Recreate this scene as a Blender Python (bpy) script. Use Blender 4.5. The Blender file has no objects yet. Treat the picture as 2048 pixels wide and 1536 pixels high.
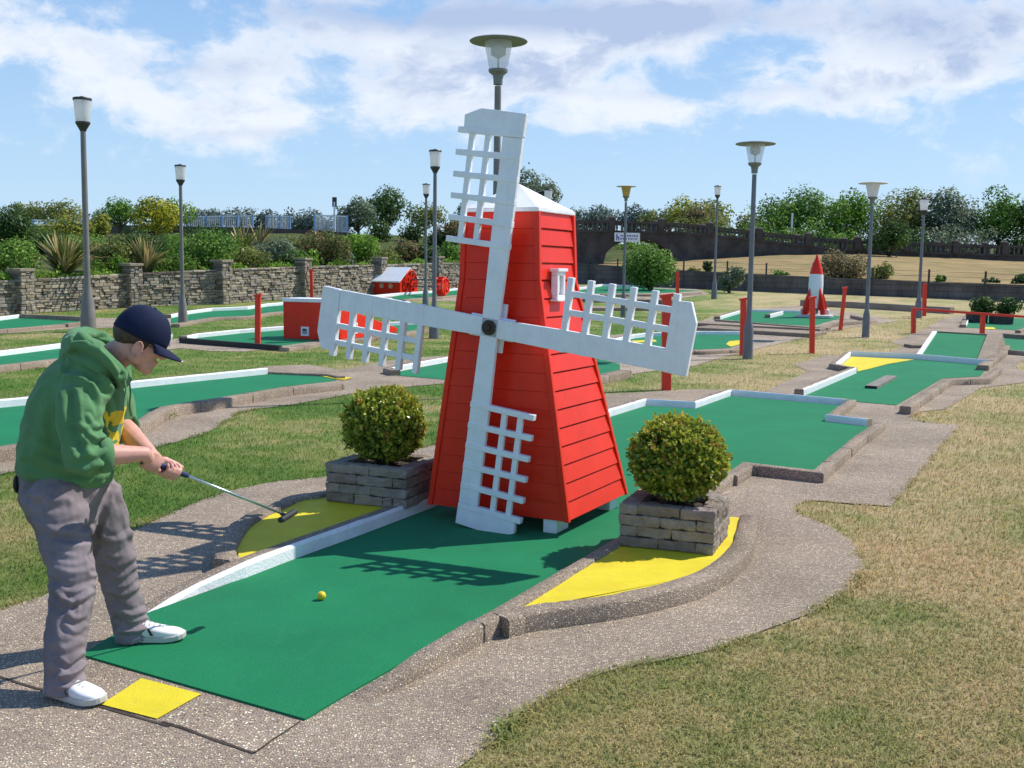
import bpy, bmesh, math, random
import numpy as np
from mathutils import Vector, Matrix, Quaternion, noise as mnoise

rnd = random.Random(7)
rng = np.random.default_rng(7)
sc = bpy.context.scene
R = math.radians

# ------------------------------------------------------------------ camera
CAM_H, FPX = 1.62, 2150.0
PITCH = math.atan((768 - 540) / FPX)
ROLL = 0.0145
r0 = Vector((1, 0, 0)); u0 = Vector((0, math.sin(PITCH), math.cos(PITCH)))
FWD = Vector((0, math.cos(PITCH), -math.sin(PITCH)))
CR = r0 * math.cos(ROLL) + u0 * math.sin(ROLL)
CU = u0 * math.cos(ROLL) - r0 * math.sin(ROLL)
EYE = Vector((0, 0, CAM_H))
cd = bpy.data.cameras.new("camera"); cam = bpy.data.objects.new("camera", cd)
sc.collection.objects.link(cam); sc.camera = cam
cd.sensor_width = 36; cd.lens = 36 * FPX / 2048; cd.clip_start = 0.1; cd.clip_end = 3000
cam.matrix_world = Matrix((
    (CR.x, CU.x, -FWD.x, EYE.x), (CR.y, CU.y, -FWD.y, EYE.y), (CR.z, CU.z, -FWD.z, EYE.z), (0, 0, 0, 1)))

# ------------------------------------------------------------------ world and sun
SUN = Vector((0.80, 0.41, 1.02)).normalized()
sl = bpy.data.lights.new("sun", 'SUN'); so = bpy.data.objects.new("sun", sl)
sc.collection.objects.link(so)
sl.energy = 4.9; sl.angle = R(0.53); sl.color = (1.0, 0.955, 0.88)
so.rotation_euler = SUN.to_track_quat('Z', 'Y').to_euler()
so.location = (20, 0, 30)
sc.view_settings.view_transform = 'Standard'; sc.view_settings.look = 'None'
sc.view_settings.exposure = 0.14; sc.view_settings.gamma = 1.0

world = bpy.data.worlds.new("World"); sc.world = world; world.use_nodes = True


class NT:
    """small node-tree writer"""
    def __init__(s, tree):
        s.t = tree; s.n = tree.nodes; s.l = tree.links

    def new(s, typ, **kw):
        n = s.n.new(typ)
        for k, v in kw.items():
            if k.startswith('i_'):
                key = k[2:]
                key = int(key) if key.isdigit() else key.replace('_', ' ')
                s.put(n.inputs[key], v)
            else:
                setattr(n, k, v)
        return n

    def put(s, sock, v):
        if isinstance(v, bpy.types.NodeSocket):
            s.l.new(v, sock)
        else:
            if hasattr(sock, 'default_value'):
                dv = sock.default_value
                if hasattr(dv, '__len__') and not isinstance(v, str):
                    v = tuple(v)
                    if len(v) == 3 and len(dv) == 4: v = v + (1,)
                sock.default_value = v

    def math(s, op, a, b=0.0, c=None, clamp=False):
        n = s.n.new('ShaderNodeMath'); n.operation = op; n.use_clamp = clamp
        s.put(n.inputs[0], a); s.put(n.inputs[1], b)
        if c is not None: s.put(n.inputs[2], c)
        return n.outputs[0]

    def vmath(s, op, a, b=(0, 0, 0)):
        n = s.n.new('ShaderNodeVectorMath'); n.operation = op
        s.put(n.inputs[0], a); s.put(n.inputs[1], b)
        return n.outputs[0]

    def noise(s, vec, scale, detail=4, rough=0.55, dist=0.0, out='Fac'):
        n = s.n.new('ShaderNodeTexNoise')
        if vec is not None: s.l.new(vec, n.inputs['Vector'])
        n.inputs['Scale'].default_value = scale; n.inputs['Detail'].default_value = detail
        n.inputs['Roughness'].default_value = rough; n.inputs['Distortion'].default_value = dist
        return n.outputs[out]

    def ramp(s, fac, stops, interp='LINEAR'):
        n = s.n.new('ShaderNodeValToRGB'); s.l.new(fac, n.inputs[0])
        n.color_ramp.interpolation = interp
        e = n.color_ramp.elements
        while len(e) < len(stops): e.new(0.5)
        for q, (p, c) in zip(e, stops):
            q.position = p
            q.color = (c, c, c, 1) if isinstance(c, (int, float)) else tuple(c) + (1,) if len(c) == 3 else c
        return n.outputs['Color']

    def mix(s, fac, a, b, blend='MIX'):
        n = s.n.new('ShaderNodeMix'); n.data_type = 'RGBA'; n.blend_type = blend; n.clamp_result = False; n.clamp_factor = False
        s.put(n.inputs[0], fac); s.put(n.inputs[6], a); s.put(n.inputs[7], b)
        return n.outputs[2]

    def smooth(s, v, a, b):
        n = s.n.new('ShaderNodeMapRange'); n.interpolation_type = 'SMOOTHSTEP'
        s.put(n.inputs[0], v); s.put(n.inputs[1], a); s.put(n.inputs[2], b)
        return n.outputs[0]


def build_world():
    w = NT(world.node_tree); w.n.clear()
    out = w.new('ShaderNodeOutputWorld')
    sky = w.new('ShaderNodeTexSky', sky_type='NISHITA', sun_disc=False)
    sky.sun_elevation = math.asin(SUN.z); sky.sun_rotation = math.atan2(SUN.x, SUN.y)
    sky.air_density = 1.0; sky.dust_density = 0.6; sky.ozone_density = 1.0; sky.altitude = 0
    bg = w.new('ShaderNodeBackground', i_Strength=SKY_STR)
    tc = w.new('ShaderNodeTexCoord').outputs['Generated']
    sep = w.new('ShaderNodeSeparateXYZ'); w.put(sep.inputs[0], tc)
    x, y, z = sep.outputs
    grad = w.ramp(z, [(0.0, (.52, .72, .91)), (.10, (.42, .64, .90)), (.25, (.27, .48, .82)), (.6, (.12, .27, .60)), (1.0, (.08, .2, .5))])
    grad = w.mix(1.0, grad, tuple(1 / SKY_STR for _ in range(3)), 'MULTIPLY')
    w.put(bg.inputs['Color'], w.mix(SKY_MIX, sky.outputs[0], grad))
    # cumulus banks by azimuth (tangent) and height above the horizon
    az = w.math('DIVIDE', x, w.math('ADD', w.math('ABSOLUTE', y), 0.02))
    comb = w.new('ShaderNodeCombineXYZ')
    w.put(comb.inputs[0], az); w.put(comb.inputs[1], w.math('MULTIPLY', z, 1.75)); w.put(comb.inputs[2], w.math('MULTIPLY', w.math('SIGN', y), 3.0))
    uv = comb.outputs[0]
    wob = w.vmath('SUBTRACT', w.noise(uv, 9.0, 5, 0.55, out='Color'), (.5, .5, .5))
    uvw = w.vmath('ADD', uv, w.vmath('MULTIPLY', wob, (.055, .05, 0)))
    sp2 = w.new('ShaderNodeSeparateXYZ'); w.put(sp2.inputs[0], uvw)
    aw, ew = sp2.outputs[0], sp2.outputs[1]

    def bank(lst):
        tot = None
        for a0, e0, wa, we, amp in lst:
            da = w.math('MULTIPLY', w.math('SUBTRACT', aw, a0), 1 / wa)
            de = w.math('MULTIPLY', w.math('SUBTRACT', ew, e0 * 1.75), 1 / (we * 1.75))
            r2 = w.math('ADD', w.math('MULTIPLY', da, da), w.math('MULTIPLY', de, de))
            v_ = w.math('MULTIPLY', w.math('EXPONENT', w.math('MULTIPLY', r2, -1.0)), amp)
            tot = v_ if tot is None else w.math('ADD', tot, v_)
        return tot
    bil = w.noise(uvw, 7.5, 10, 0.62)
    fine = w.noise(uvw, 24.0, 8, 0.62)
    guide = bank(CLOUDS)
    dens = w.math('ADD', guide, w.math('ADD', w.math('MULTIPLY', w.math('SUBTRACT', bil, .5), 1.55), w.math('MULTIPLY', w.math('SUBTRACT', fine, .5), .42)))
    mask = w.smooth(dens, .06, .38)
    mask = w.math('MULTIPLY', mask, w.smooth(z, .06, .11))
    mask = w.math('MULTIPLY', mask, w.math('SUBTRACT', 1.0, w.math('MULTIPLY', w.smooth(z, .30, .5), .75)))
    # lit tops, grey-blue bases
    low = w.noise(w.vmath('ADD', uvw, (.015, .045, 0)), 7.5, 8, 0.6)
    lit = w.smooth(w.math('SUBTRACT', bil, low), -.10, .10)
    grey = w.math('ADD', w.math('MULTIPLY', w.math('SUBTRACT', 1.0, lit), w.smooth(dens, .22, .6)), bank(GREYS), clamp=True)
    ccol = w.mix(w.math('MULTIPLY', grey, .92), CLOUD_LIT, CLOUD_GREY)
    cb = w.new('ShaderNodeBackground', i_Strength=1.0); w.put(cb.inputs['Color'], ccol)
    mx = w.new('ShaderNodeMixShader')
    w.put(mx.inputs[0], w.math('MULTIPLY', mask, 0.9))
    w.l.new(bg.outputs[0], mx.inputs[1]); w.l.new(cb.outputs[0], mx.inputs[2])
    w.l.new(mx.outputs[0], out.inputs['Surface'])


SKY_STR = 0.13
SKY_MIX = 0.85
_c = lambda L: [((a - 1024) / 2150, (525 - b + .0145 * (a - 1024)) / 2150 * .96 - .008, c / 2150 * 1.05, d / 2150 * 1.08, e * .9) for a, b, c, d, e in L]
CLOUDS = _c([(480, 212, 260, 46, .34), (330, 118, 300, 60, .26), (50, 60, 170, 80, .30), (60, 275, 170, 28, .16), (900, 165, 260, 60, .30), (1430, 180, 210, 30, .38),
             (1120, 108, 260, 45, .34), (1770, 145, 210, 30, .36), (1990, 70, 130, 70, .32), (1250, 25, 520, 50, .45), (1820, 80, 170, 60, .34), (650, 95, 320, 50, .24),
             (1130, 222, 60, 16, .26), (1215, 272, 60, 9, .16), (90, 205, 110, 24, .16), (-400, 120, 400, 60, .3), (2500, 120, 400, 60, .3)])
GREYS = _c([(1250, 12, 480, 34, .95), (1830, 75, 150, 40, .8), (800, 15, 330, 28, .7), (430, 128, 120, 18, .5), (900, 112, 120, 20, .4), (560, 246, 210, 12, .4), (1350, 158, 240, 12, .35)])
CLOUD_LIT = (0.84, 0.88, 0.95)
CLOUD_GREY = (0.40, 0.50, 0.72)
build_world()

# ------------------------------------------------------------------ terrain and picture helpers
SL_Y, SL_K, SL_MAX = 22.0, 0.026, 75.0


def T(y):
    return SL_K * max(0.0, min(y, SL_MAX) - SL_Y)


def ray(px, py):
    return FWD + CR * ((px - 1024) / FPX) - CU * ((py - 768) / FPX)


def G(px, py, z=0.0):
    """world point on the terrain (plus z) seen at photo pixel px,py"""
    d = ray(px, py)
    s = (CAM_H - z) / (-d.z) if d.z < -1e-6 else 1e9
    if s * d.y > SL_Y:
        s = (CAM_H - z + SL_K * SL_Y) / (SL_K * d.y - d.z)
    return EYE + d * s


def P(px, py, y):
    """world point at depth y seen at photo pixel px,py"""
    d = ray(px, py)
    return EYE + d * (y / d.y)


def gv(pts, z=0.0):
    return [G(p[0], p[1], p[2] if len(p) > 2 else z) for p in pts]


# ------------------------------------------------------------------ object helpers
def wm(o):
    m = Matrix.LocRotScale(o.location, o.rotation_euler, o.scale)
    return wm(o.parent) @ m if o.parent else m


def thing(name, label, cat, loc=(0, 0, 0), rz=0.0, group=None):
    o = bpy.data.objects.new(name, None); sc.collection.objects.link(o)
    o.empty_display_size = 0.2
    o.location = loc; o.rotation_euler = (0, 0, rz)
    o['label'] = label; o['category'] = cat
    if group: o['group'] = group
    return o


def tag(o, label, cat, group=None):
    o['label'] = label; o['category'] = cat
    if group: o['group'] = group
    return o


def struct(o, kind='structure'):
    o['kind'] = kind
    return o


def dup(root, loc=None, rz=None, label=None, group=None):
    def rec(o, par):
        c = o.copy(); sc.collection.objects.link(c)
        c.parent = par
        for ch in list(o.children): rec(ch, c)
        return c
    c = rec(root, None)
    if loc is not None: c.location = loc
    if rz is not None: c.rotation_euler = (0, 0, rz)
    if label: c['label'] = label
    if group: c['group'] = group
    return c


class MB:
    """collects shapes for ONE mesh object"""
    def __init__(s):
        s.v = []; s.f = []; s.m = []

    def add(s, verts, faces, mat=0):
        o = len(s.v)
        s.v += [tuple(q) for q in verts]
        s.f += [tuple(i + o for i in f) for f in faces]
        s.m += [mat] * len(faces)
        return s

    def box(s, c, size, rot=None, mat=0, taper=1.0):
        hx, hy, hz = size[0] / 2, size[1] / 2, size[2] / 2
        pts = []
        for z in (-1, 1):
            k = taper if z > 0 else 1.0
            for x, y in ((-1, -1), (1, -1), (1, 1), (-1, 1)):
                pts.append(Vector((x * hx * k, y * hy * k, z * hz)))
        if rot is not None: pts = [rot @ p for p in pts]
        c = Vector(c)
        return s.add([p + c for p in pts],
                     [(3, 2, 1, 0), (4, 5, 6, 7), (0, 1, 5, 4), (1, 2, 6, 5), (2, 3, 7, 6), (3, 0, 4, 7)], mat)

    def prism(s, bottom, top, mat=0):
        n = len(bottom)
        f = [tuple(reversed(range(n))), tuple(range(n, 2 * n))]
        f += [(i, (i + 1) % n, (i + 1) % n + n, i + n) for i in range(n)]
        return s.add(list(bottom) + list(top), f, mat)

    def beam(s, a, b, w, h, up=(0, 0, 1), mat=0):
        a = Vector(a); b = Vector(b); d = (b - a).normalized(); up = Vector(up)
        x = d.cross(up).normalized(); y = x.cross(d).normalized()
        q = [x * (-w / 2) + y * (-h / 2), x * (w / 2) + y * (-h / 2), x * (w / 2) + y * (h / 2), x * (-w / 2) + y * (h / 2)]
        return s.prism([a + k for k in reversed(q)], [b + k for k in reversed(q)], mat)

    def rings(s, rings, mat=0, cap=True, closed=True):
        n = len(rings[0]); o = len(s.v)
        vs = [p for r in rings for p in r]
        f = []
        for i in range(len(rings) - 1):
            for j in range(n if closed else n - 1):
                a = i * n + j; b = i * n + (j + 1) % n
                f.append((a, b, b + n, a + n))
        if cap:
            f.append(tuple(reversed(range(n)))); k = (len(rings) - 1) * n
            f.append(tuple(range(k, k + n)))
        return s.add(vs, f, mat)

    def tube(s, pts, radii, n=10, mat=0, cap=True):
        pts = [Vector(p) for p in pts]
        if not hasattr(radii, '__len__'): radii = [radii] * len(pts)
        rs = []; prev = None
        for i, p in enumerate(pts):
            d = (pts[min(i + 1, len(pts) - 1)] - pts[max(i - 1, 0)]).normalized()
            if prev is None:
                ref = Vector((0, 0, 1)) if abs(d.z) < 0.9 else Vector((1, 0, 0))
                x = d.cross(ref).normalized()
            else:
                x = (prev - d * prev.dot(d)).normalized()
            prev = x; y = d.cross(x)
            rs.append([p + (x * math.cos(t) + y * math.sin(t)) * radii[i] for t in (2 * math.pi * k / n for k in range(n))])
        return s.rings(rs, mat, cap)

    def lathe(s, prof, c=(0, 0, 0), n=20, mat=0, cap=True, axis=None):
        c = Vector(c); rs = []
        q = Vector((0, 0, 1)).rotation_difference(Vector(axis)) if axis is not None else None
        for r, z in prof:
            ring = []
            for k in range(n):
                t = 2 * math.pi * k / n
                p = Vector((r * math.cos(t), r * math.sin(t), z))
                if q: p = q @ p
                ring.append(c + p)
            rs.append(ring)
        return s.rings(rs, mat, cap)

    def ell(s, c, rad, rot=None, n=16, m=10, mat=0):
        c = Vector(c); rs = []
        for i in range(m + 1):
            t = math.pi * (i / m); t = min(max(t, 0.02), math.pi - 0.02)
            ring = []
            for k in range(n):
                a = 2 * math.pi * k / n
                p = Vector((rad[0] * math.sin(t) * math.cos(a), rad[1] * math.sin(t) * math.sin(a), -rad[2] * math.cos(t)))
                if rot is not None: p = rot @ p
                ring.append(c + p)
            rs.append(ring)
        return s.rings(rs, mat)

    def build(s, name, mats, parent=None, smooth=False, bevel=0.0, world=False, seg=2, auto=None):
        me = bpy.data.meshes.new(name)
        vs = s.v
        if world and parent is not None:
            inv = wm(parent).inverted(); vs = [tuple(inv @ Vector(p)) for p in vs]
        me.from_pydata(vs, [], s.f)
        if not isinstance(mats, (list, tuple)): mats = [mats]
        for m in mats: me.materials.append(m)
        if len(mats) > 1: me.polygons.foreach_set('material_index', s.m)
        if smooth: me.polygons.foreach_set('use_smooth', [True] * len(me.polygons))
        me.update()
        o = bpy.data.objects.new(name, me); sc.collection.objects.link(o)
        if parent is not None: o.parent = parent
        if auto is not None:
            me.polygons.foreach_set('use_smooth', [True] * len(me.polygons))
            try: me.set_sharp_from_angle(angle=R(auto))
            except Exception: pass
        if bevel > 0:
            b = o.modifiers.new('bevel', 'BEVEL'); b.width = bevel; b.segments = seg; b.limit_method = 'ANGLE'; b.angle_limit = R(30)
            b.harden_normals = False
        return o


def mesh_np(name, verts, faces_n, n_per, mats, parent=None, tint=None, smooth=False):
    """fast mesh of equal-sized faces from numpy arrays"""
    me = bpy.data.meshes.new(name)
    nv = len(verts); nf = len(faces_n)
    me.vertices.add(nv); me.vertices.foreach_set('co', np.ascontiguousarray(verts, dtype=np.float32).ravel())
    me.loops.add(nf * n_per); me.loops.foreach_set('vertex_index', np.ascontiguousarray(faces_n, dtype=np.int32).ravel())
    me.polygons.add(nf)
    me.polygons.foreach_set('loop_start', np.arange(0, nf * n_per, n_per, dtype=np.int32))
    me.polygons.foreach_set('loop_total', np.full(nf, n_per, dtype=np.int32))
    if tint is not None:
        a = me.attributes.new('tint', 'FLOAT', 'POINT'); a.data.foreach_set('value', np.ascontiguousarray(tint, dtype=np.float32))
    if smooth: me.polygons.foreach_set('use_smooth', np.ones(nf, dtype=bool))
    me.update(calc_edges=True); me.validate()
    for m in (mats if isinstance(mats, (list, tuple)) else [mats]): me.materials.append(m)
    o = bpy.data.objects.new(name, me); sc.collection.objects.link(o)
    if parent is not None: o.parent = parent
    return o


# ------------------------------------------------------------------ materials
def newmat(name):
    m = bpy.data.materials.new(name); m.use_nodes = True
    w = NT(m.node_tree); w.n.clear()
    out = w.new('ShaderNodeOutputMaterial')
    b = w.new('ShaderNodeBsdfPrincipled')
    w.l.new(b.outputs[0], out.inputs['Surface'])
    return m, w, b, out


def pm(name, col, rough=0.5, var=0.10, scale=6.0, bump=0.0, bscale=60.0, spec=0.5, col2=None, thr=(0.45, 0.7),
       metal=0.0, coat=0.0, space='Object', sheen=0.0, dirt=0.0, streak=0.0):
    """painted / plain surface with tonal variation, optional second colour in patches and a fine bump"""
    m, w, b, out = newmat(name)
    if space == 'World': vec = w.new('ShaderNodeNewGeometry').outputs['Position']
    else: vec = w.new('ShaderNodeTexCoord').outputs['Object']
    n1 = w.noise(vec, scale, 5, 0.6)
    lo = tuple(max(0, c * (1 - var * 1.6)) for c in col); hi = tuple(min(1, c * (1 + var)) for c in col)
    c = w.ramp(n1, [(0.3, lo), (0.7, hi)])
    if col2 is not None:
        n2 = w.noise(vec, scale * 1.7, 8, 0.65)
        c = w.mix(w.smooth(n2, thr[0], thr[1]), c, col2)
    if dirt > 0:
        n3 = w.noise(vec, scale * 4.1, 8, 0.7)
        c = w.mix(w.math('MULTIPLY', w.smooth(n3, 0.52, 0.72), dirt), c, tuple(q * 0.35 for q in col))
    if streak > 0:
        mp = w.new('ShaderNodeMapping'); w.put(mp.inputs['Vector'], vec); mp.inputs['Scale'].default_value = (9, 9, .9)
        n4 = w.smooth(w.noise(mp.outputs[0], 2.2, 7, .68), .50, .74)
        c = w.mix(w.math('MULTIPLY', n4, streak), c, tuple(q * .55 + .02 for q in col))
        n5 = w.smooth(w.noise(vec, 2.3, 6, .6), .52, .70)
        c = w.mix(w.math('MULTIPLY', n5, streak * .6), c, tuple(min(.9, q * 1.02 + .035) for q in col))
    w.put(b.inputs['Base Color'], c)
    w.put(b.inputs['Roughness'], w.math('ADD', rough - 0.06, w.math('MULTIPLY', n1, 0.12)))
    b.inputs['Specular IOR Level'].default_value = spec; b.inputs['Metallic'].default_value = metal
    b.inputs['Coat Weight'].default_value = coat
    if sheen: b.inputs['Sheen Weight'].default_value = sheen
    if bump > 0:
        nb = w.noise(vec, bscale, 4, 0.6)
        bn = w.new('ShaderNodeBump', i_Strength=1.0, i_Distance=bump); w.put(bn.inputs['Height'], nb)
        w.l.new(bn.outputs[0], b.inputs['Normal'])
    return m


def mat_aggregate(name, tone=1.0, scale=75.0, warm=1.0):
    """exposed-aggregate concrete: small stones in a grey-brown matrix"""
    m, w, b, out = newmat(name)
    pos = w.new('ShaderNodeNewGeometry').outputs['Position']
    wob = w.vmath('ADD', pos, w.vmath('MULTIPLY', w.noise(pos, 40, 2, 0.5, out='Color'), (0.012, 0.012, 0.012)))
    v = w.new('ShaderNodeTexVoronoi', feature='F1', i_Scale=scale, i_Randomness=1.0); w.put(v.inputs['Vector'], wob)
    sep = w.new('ShaderNodeSeparateColor'); w.put(sep.inputs[0], v.outputs['Color'])
    def t(*c): return tuple(min(1, q * tone * k) for q, k in zip(c, (warm, 1.0, 1 / warm)))
    stone = w.ramp(sep.outputs[0], [(0.0, t(.065, .050, .040)), (0.22, t(.135, .108, .083)), (0.48, t(.20, .165, .125)),
                                    (0.70, t(.285, .228, .16)), (0.86, t(.37, .30, .205)), (0.96, t(.50, .42, .31)), (1.0, t(.56, .50, .42))])
    edge = w.smooth(v.outputs['Distance'], 0.30, 0.56)
    mtx = w.ramp(w.noise(pos, 160, 4, 0.7), [(0.3, t(.092, .076, .062)), (0.7, t(.175, .145, .118))])
    c = w.mix(edge, stone, mtx)
    patch = w.noise(pos, 1.1, 6, 0.62)
    c = w.mix(1.0, c, w.ramp(patch, [(0.28, .66), (0.5, .92), (0.72, 1.15)]), 'MULTIPLY')
    pale = w.smooth(w.noise(pos, 2.7, 7, 0.7), 0.60, 0.74)
    c = w.mix(w.math('MULTIPLY', pale, 0.35), c, t(.36, .33, .295))
    w.put(b.inputs['Base Color'], c)
    b.inputs['Roughness'].default_value = 0.85; b.inputs['Specular IOR Level'].default_value = 0.25
    h = w.math('ADD', w.math('MULTIPLY', w.math('SUBTRACT', 1.0, edge), 1.0), w.math('MULTIPLY', w.noise(pos, 200, 3), 0.5))
    bn = w.new('ShaderNodeBump', i_Strength=0.9, i_Distance=0.004); w.put(bn.inputs['Height'], h)
    w.l.new(bn.outputs[0], b.inputs['Normal'])
    return m


def lawn_colour(w, pos, far=False):
    """dry seaside lawn: straw, olive and fresh green in irregular patches"""
    n1 = w.noise(pos, 0.55, 6, 0.62, 0.6)
    n2 = w.noise(pos, 2.3, 6, 0.65)
    n3 = w.noise(pos, 17.0, 5, 0.7)
    k = w.math('ADD', w.math('MULTIPLY', n1, 0.62), w.math('ADD', w.math('MULTIPLY', n2, 0.30), w.math('MULTIPLY', n3, 0.16)))
    # fresher grass on the left of and beyond the course, burnt off on the right
    sep = w.new('ShaderNodeSeparateXYZ'); w.put(sep.inputs[0], pos)
    side = w.smooth(w.math('ADD', sep.outputs[0], w.math('MULTIPLY', sep.outputs[1], -0.22)), -2.5, 0.6)
    k = w.math('ADD', k, w.math('MULTIPLY', w.math('SUBTRACT', side, 0.55), 0.14))
    col = w.ramp(k, [(0.39, (.090, .178, .028)), (0.46, (.155, .225, .050)), (0.515, (.265, .272, .095)),
                     (0.585, (.40, .335, .162)), (0.70, (.52, .39, .225))])
    return col, n3


def mat_lawn(name):
    m, w, b, out = newmat(name)
    pos = w.new('ShaderNodeNewGeometry').outputs['Position']
    col, n3 = lawn_colour(w, pos)
    fine = w.noise(pos, 55, 6, 0.75)
    col = w.mix(1.0, col, w.ramp(fine, [(0.25, .55), (0.5, .95), (0.75, 1.35)]), 'MULTIPLY')
    w.put(b.inputs['Base Color'], col)
    b.inputs['Roughness'].default_value = 0.9; b.inputs['Specular IOR Level'].default_value = 0.15
    bn = w.new('ShaderNodeBump', i_Strength=0.8, i_Distance=0.02); w.put(bn.inputs['Height'], fine)
    w.l.new(bn.outputs[0], b.inputs['Normal'])
    return m


def mat_blades(name):
    m, w, b, out = newmat(name)
    pos = w.new('ShaderNodeNewGeometry').outputs['Position']
    col, n3 = lawn_colour(w, pos)
    at = w.new('ShaderNodeAttribute', attribute_name='tint').outputs['Fac']
    tin = w.ramp(at, [(0.0, (.55, .78, .42)), (0.45, (.95, 1.0, .80)), (0.72, (1.25, 1.15, 1.0)), (1.0, (1.75, 1.45, 1.25))])
    col = w.mix(1.0, col, tin, 'MULTIPLY')
    w.put(b.inputs['Base Color'], col)
    b.inputs['Roughness'].default_value = 0.6; b.inputs['Specular IOR Level'].default_value = 0.25
    tr = w.new('ShaderNodeBsdfTranslucent'); w.put(tr.inputs[0], col)
    mx = w.new('ShaderNodeMixShader', i_0=0.3)
    w.l.new(b.outputs[0], mx.inputs[1]); w.l.new(tr.outputs[0], mx.inputs[2]); w.l.new(mx.outputs[0], out.inputs['Surface'])
    return m


def mat_leaf(name, stops, rough=0.6, trans=0.36, spec=0.2):
    """leaf colour picked per leaf from a ramp"""
    m, w, b, out = newmat(name)
    at = w.new('ShaderNodeAttribute', attribute_name='tint').outputs['Fac']
    col = w.ramp(at, stops)
    w.put(b.inputs['Base Color'], col)
    b.inputs['Roughness'].default_value = rough; b.inputs['Specular IOR Level'].default_value = spec
    tr = w.new('ShaderNodeBsdfTranslucent'); w.put(tr.inputs[0], col)
    mx = w.new('ShaderNodeMixShader', i_0=trans)
    w.l.new(b.outputs[0], mx.inputs[1]); w.l.new(tr.outputs[0], mx.inputs[2]); w.l.new(mx.outputs[0], out.inputs['Surface'])
    return m


def mat_carpet(name):
    m, w, b, out = newmat(name)
    pos = w.new('ShaderNodeNewGeometry').outputs['Position']
    n1 = w.noise(pos, 1.6, 6, 0.6); n2 = w.noise(pos, 140, 3, 0.7); n3 = w.noise(pos, 9.0, 6, 0.7)
    c = w.ramp(n1, [(0.3, (.0054, .150, .054)), (0.7, (.0084, .190, .070))])
    c = w.mix(1.0, c, w.ramp(n2, [(0.3, .78), (0.7, 1.2)]), 'MULTIPLY')
    c = w.mix(w.math('MULTIPLY', w.smooth(n3, 0.55, 0.75), 0.22), c, (.022, .21, .11))
    st = w.new('ShaderNodeMapping'); w.put(st.inputs['Vector'], pos); st.inputs['Rotation'].default_value = (0, 0, .47); st.inputs['Scale'].default_value = (5.0, .8, 1)
    scuff = w.smooth(w.noise(st.outputs[0], 1.7, 8, .7), .56, .75)
    c = w.mix(w.math('MULTIPLY', scuff, .30), c, (.034, .215, .105))
    stain = w.smooth(w.noise(pos, 2.6, 8, .68), .60, .78)
    c = w.mix(w.math('MULTIPLY', stain, .35), c, (.006, .095, .040))
    v = w.new('ShaderNodeTexVoronoi', feature='F1', i_Scale=5.5); w.put(v.inputs['Vector'], pos)
    fleck = w.math('LESS_THAN', v.outputs['Distance'], 0.030)
    sepc = w.new('ShaderNodeSeparateColor'); w.put(sepc.inputs[0], v.outputs['Color'])
    fleck = w.math('MULTIPLY', fleck, w.math('GREATER_THAN', sepc.outputs[0], 0.72))
    c = w.mix(fleck, c, (.35, .42, .33))
    w.put(b.inputs['Base Color'], c)
    b.inputs['Roughness'].default_value = 0.8; b.inputs['Specular IOR Level'].default_value = 0.18
    b.inputs['Sheen Weight'].default_value = 0.08; b.inputs['Sheen Roughness'].default_value = 0.45
    b.inputs['Sheen Tint'].default_value = (.35, 1, .75, 1)
    bn = w.new('ShaderNodeBump', i_Strength=0.6, i_Distance=0.003); w.put(bn.inputs['Height'], n2)
    w.l.new(bn.outputs[0], b.inputs['Normal'])
    return m


def mat_yellow(name):
    m, w, b, out = newmat(name)
    pos = w.new('ShaderNodeNewGeometry').outputs['Position']
    n1 = w.noise(pos, 5, 7, 0.65); n2 = w.noise(pos, 110, 4, 0.7)
    c = w.ramp(n1, [(0.3, (.62, .49, .016)), (0.7, (.74, .61, .026))])
    c = w.mix(w.math('MULTIPLY', w.smooth(w.noise(pos, 14, 8, 0.72), 0.56, 0.74), 0.6), c, (.46, .40, .11))
    wear = w.math('MULTIPLY', w.smooth(w.noise(pos, 60, 6, .75), .60, .70), w.smooth(w.noise(pos, 3.4, 6, .6), .42, .66))
    c = w.mix(w.math('MULTIPLY', wear, .8), c, (.30, .27, .20))
    w.put(b.inputs['Base Color'], c)
    b.inputs['Roughness'].default_value = 0.7; b.inputs['Specular IOR Level'].default_value = 0.3
    bn = w.new('ShaderNodeBump', i_Strength=0.7, i_Distance=0.004); w.put(bn.inputs['Height'], n2)
    w.l.new(bn.outputs[0], b.inputs['Normal'])
    return m


MAT = {}
MAT['lawn'] = mat_lawn('lawn')
MAT['blades'] = mat_blades('grass_blades')
MAT['agg'] = mat_aggregate('aggregate_concrete', 2.12, 112.0, 1.05)
MAT['agg_far'] = mat_aggregate('aggregate_concrete_far', 2.35, 84.0, 1.05)
MAT['kerb'] = mat_aggregate('kerb_concrete', 1.95, 125.0, 1.05)
MAT['carpet'] = mat_carpet('green_carpet')
MAT['yellow'] = mat_yellow('yellow_paint')
MAT['white'] = pm('white_paint', (.83, .85, .88), 0.45, 0.05, 7, 0.002, 90, dirt=0.16, streak=.16)
MAT['kerbwhite'] = pm('kerb_white_paint', (.84, .85, .87), 0.6, 0.05, 6, 0.004, 70, dirt=0.25, space='World')
MAT['red'] = pm('red_gloss_paint', (.80, .030, .010), 0.34, 0.06, 4, 0.0008, 60, dirt=0.12, spec=.28, streak=.32)
MAT['redpost'] = pm('red_post_paint', (.76, .034, .012), 0.4, 0.10, 4, 0.001, 60, dirt=0.2)
MAT['black'] = pm('black_rubber', (.02, .02, .022), 0.6, 0.1, 8)
MAT['pole'] = pm('grey_pole_paint', (.155, .165, .185), 0.5, 0.10, 5, 0.001, 60, dirt=0.3)
MAT['pole2'] = pm('brown_grey_pole_paint', (.19, .175, .16), 0.5, 0.10, 5, 0.001, 60, dirt=0.3)
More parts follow.
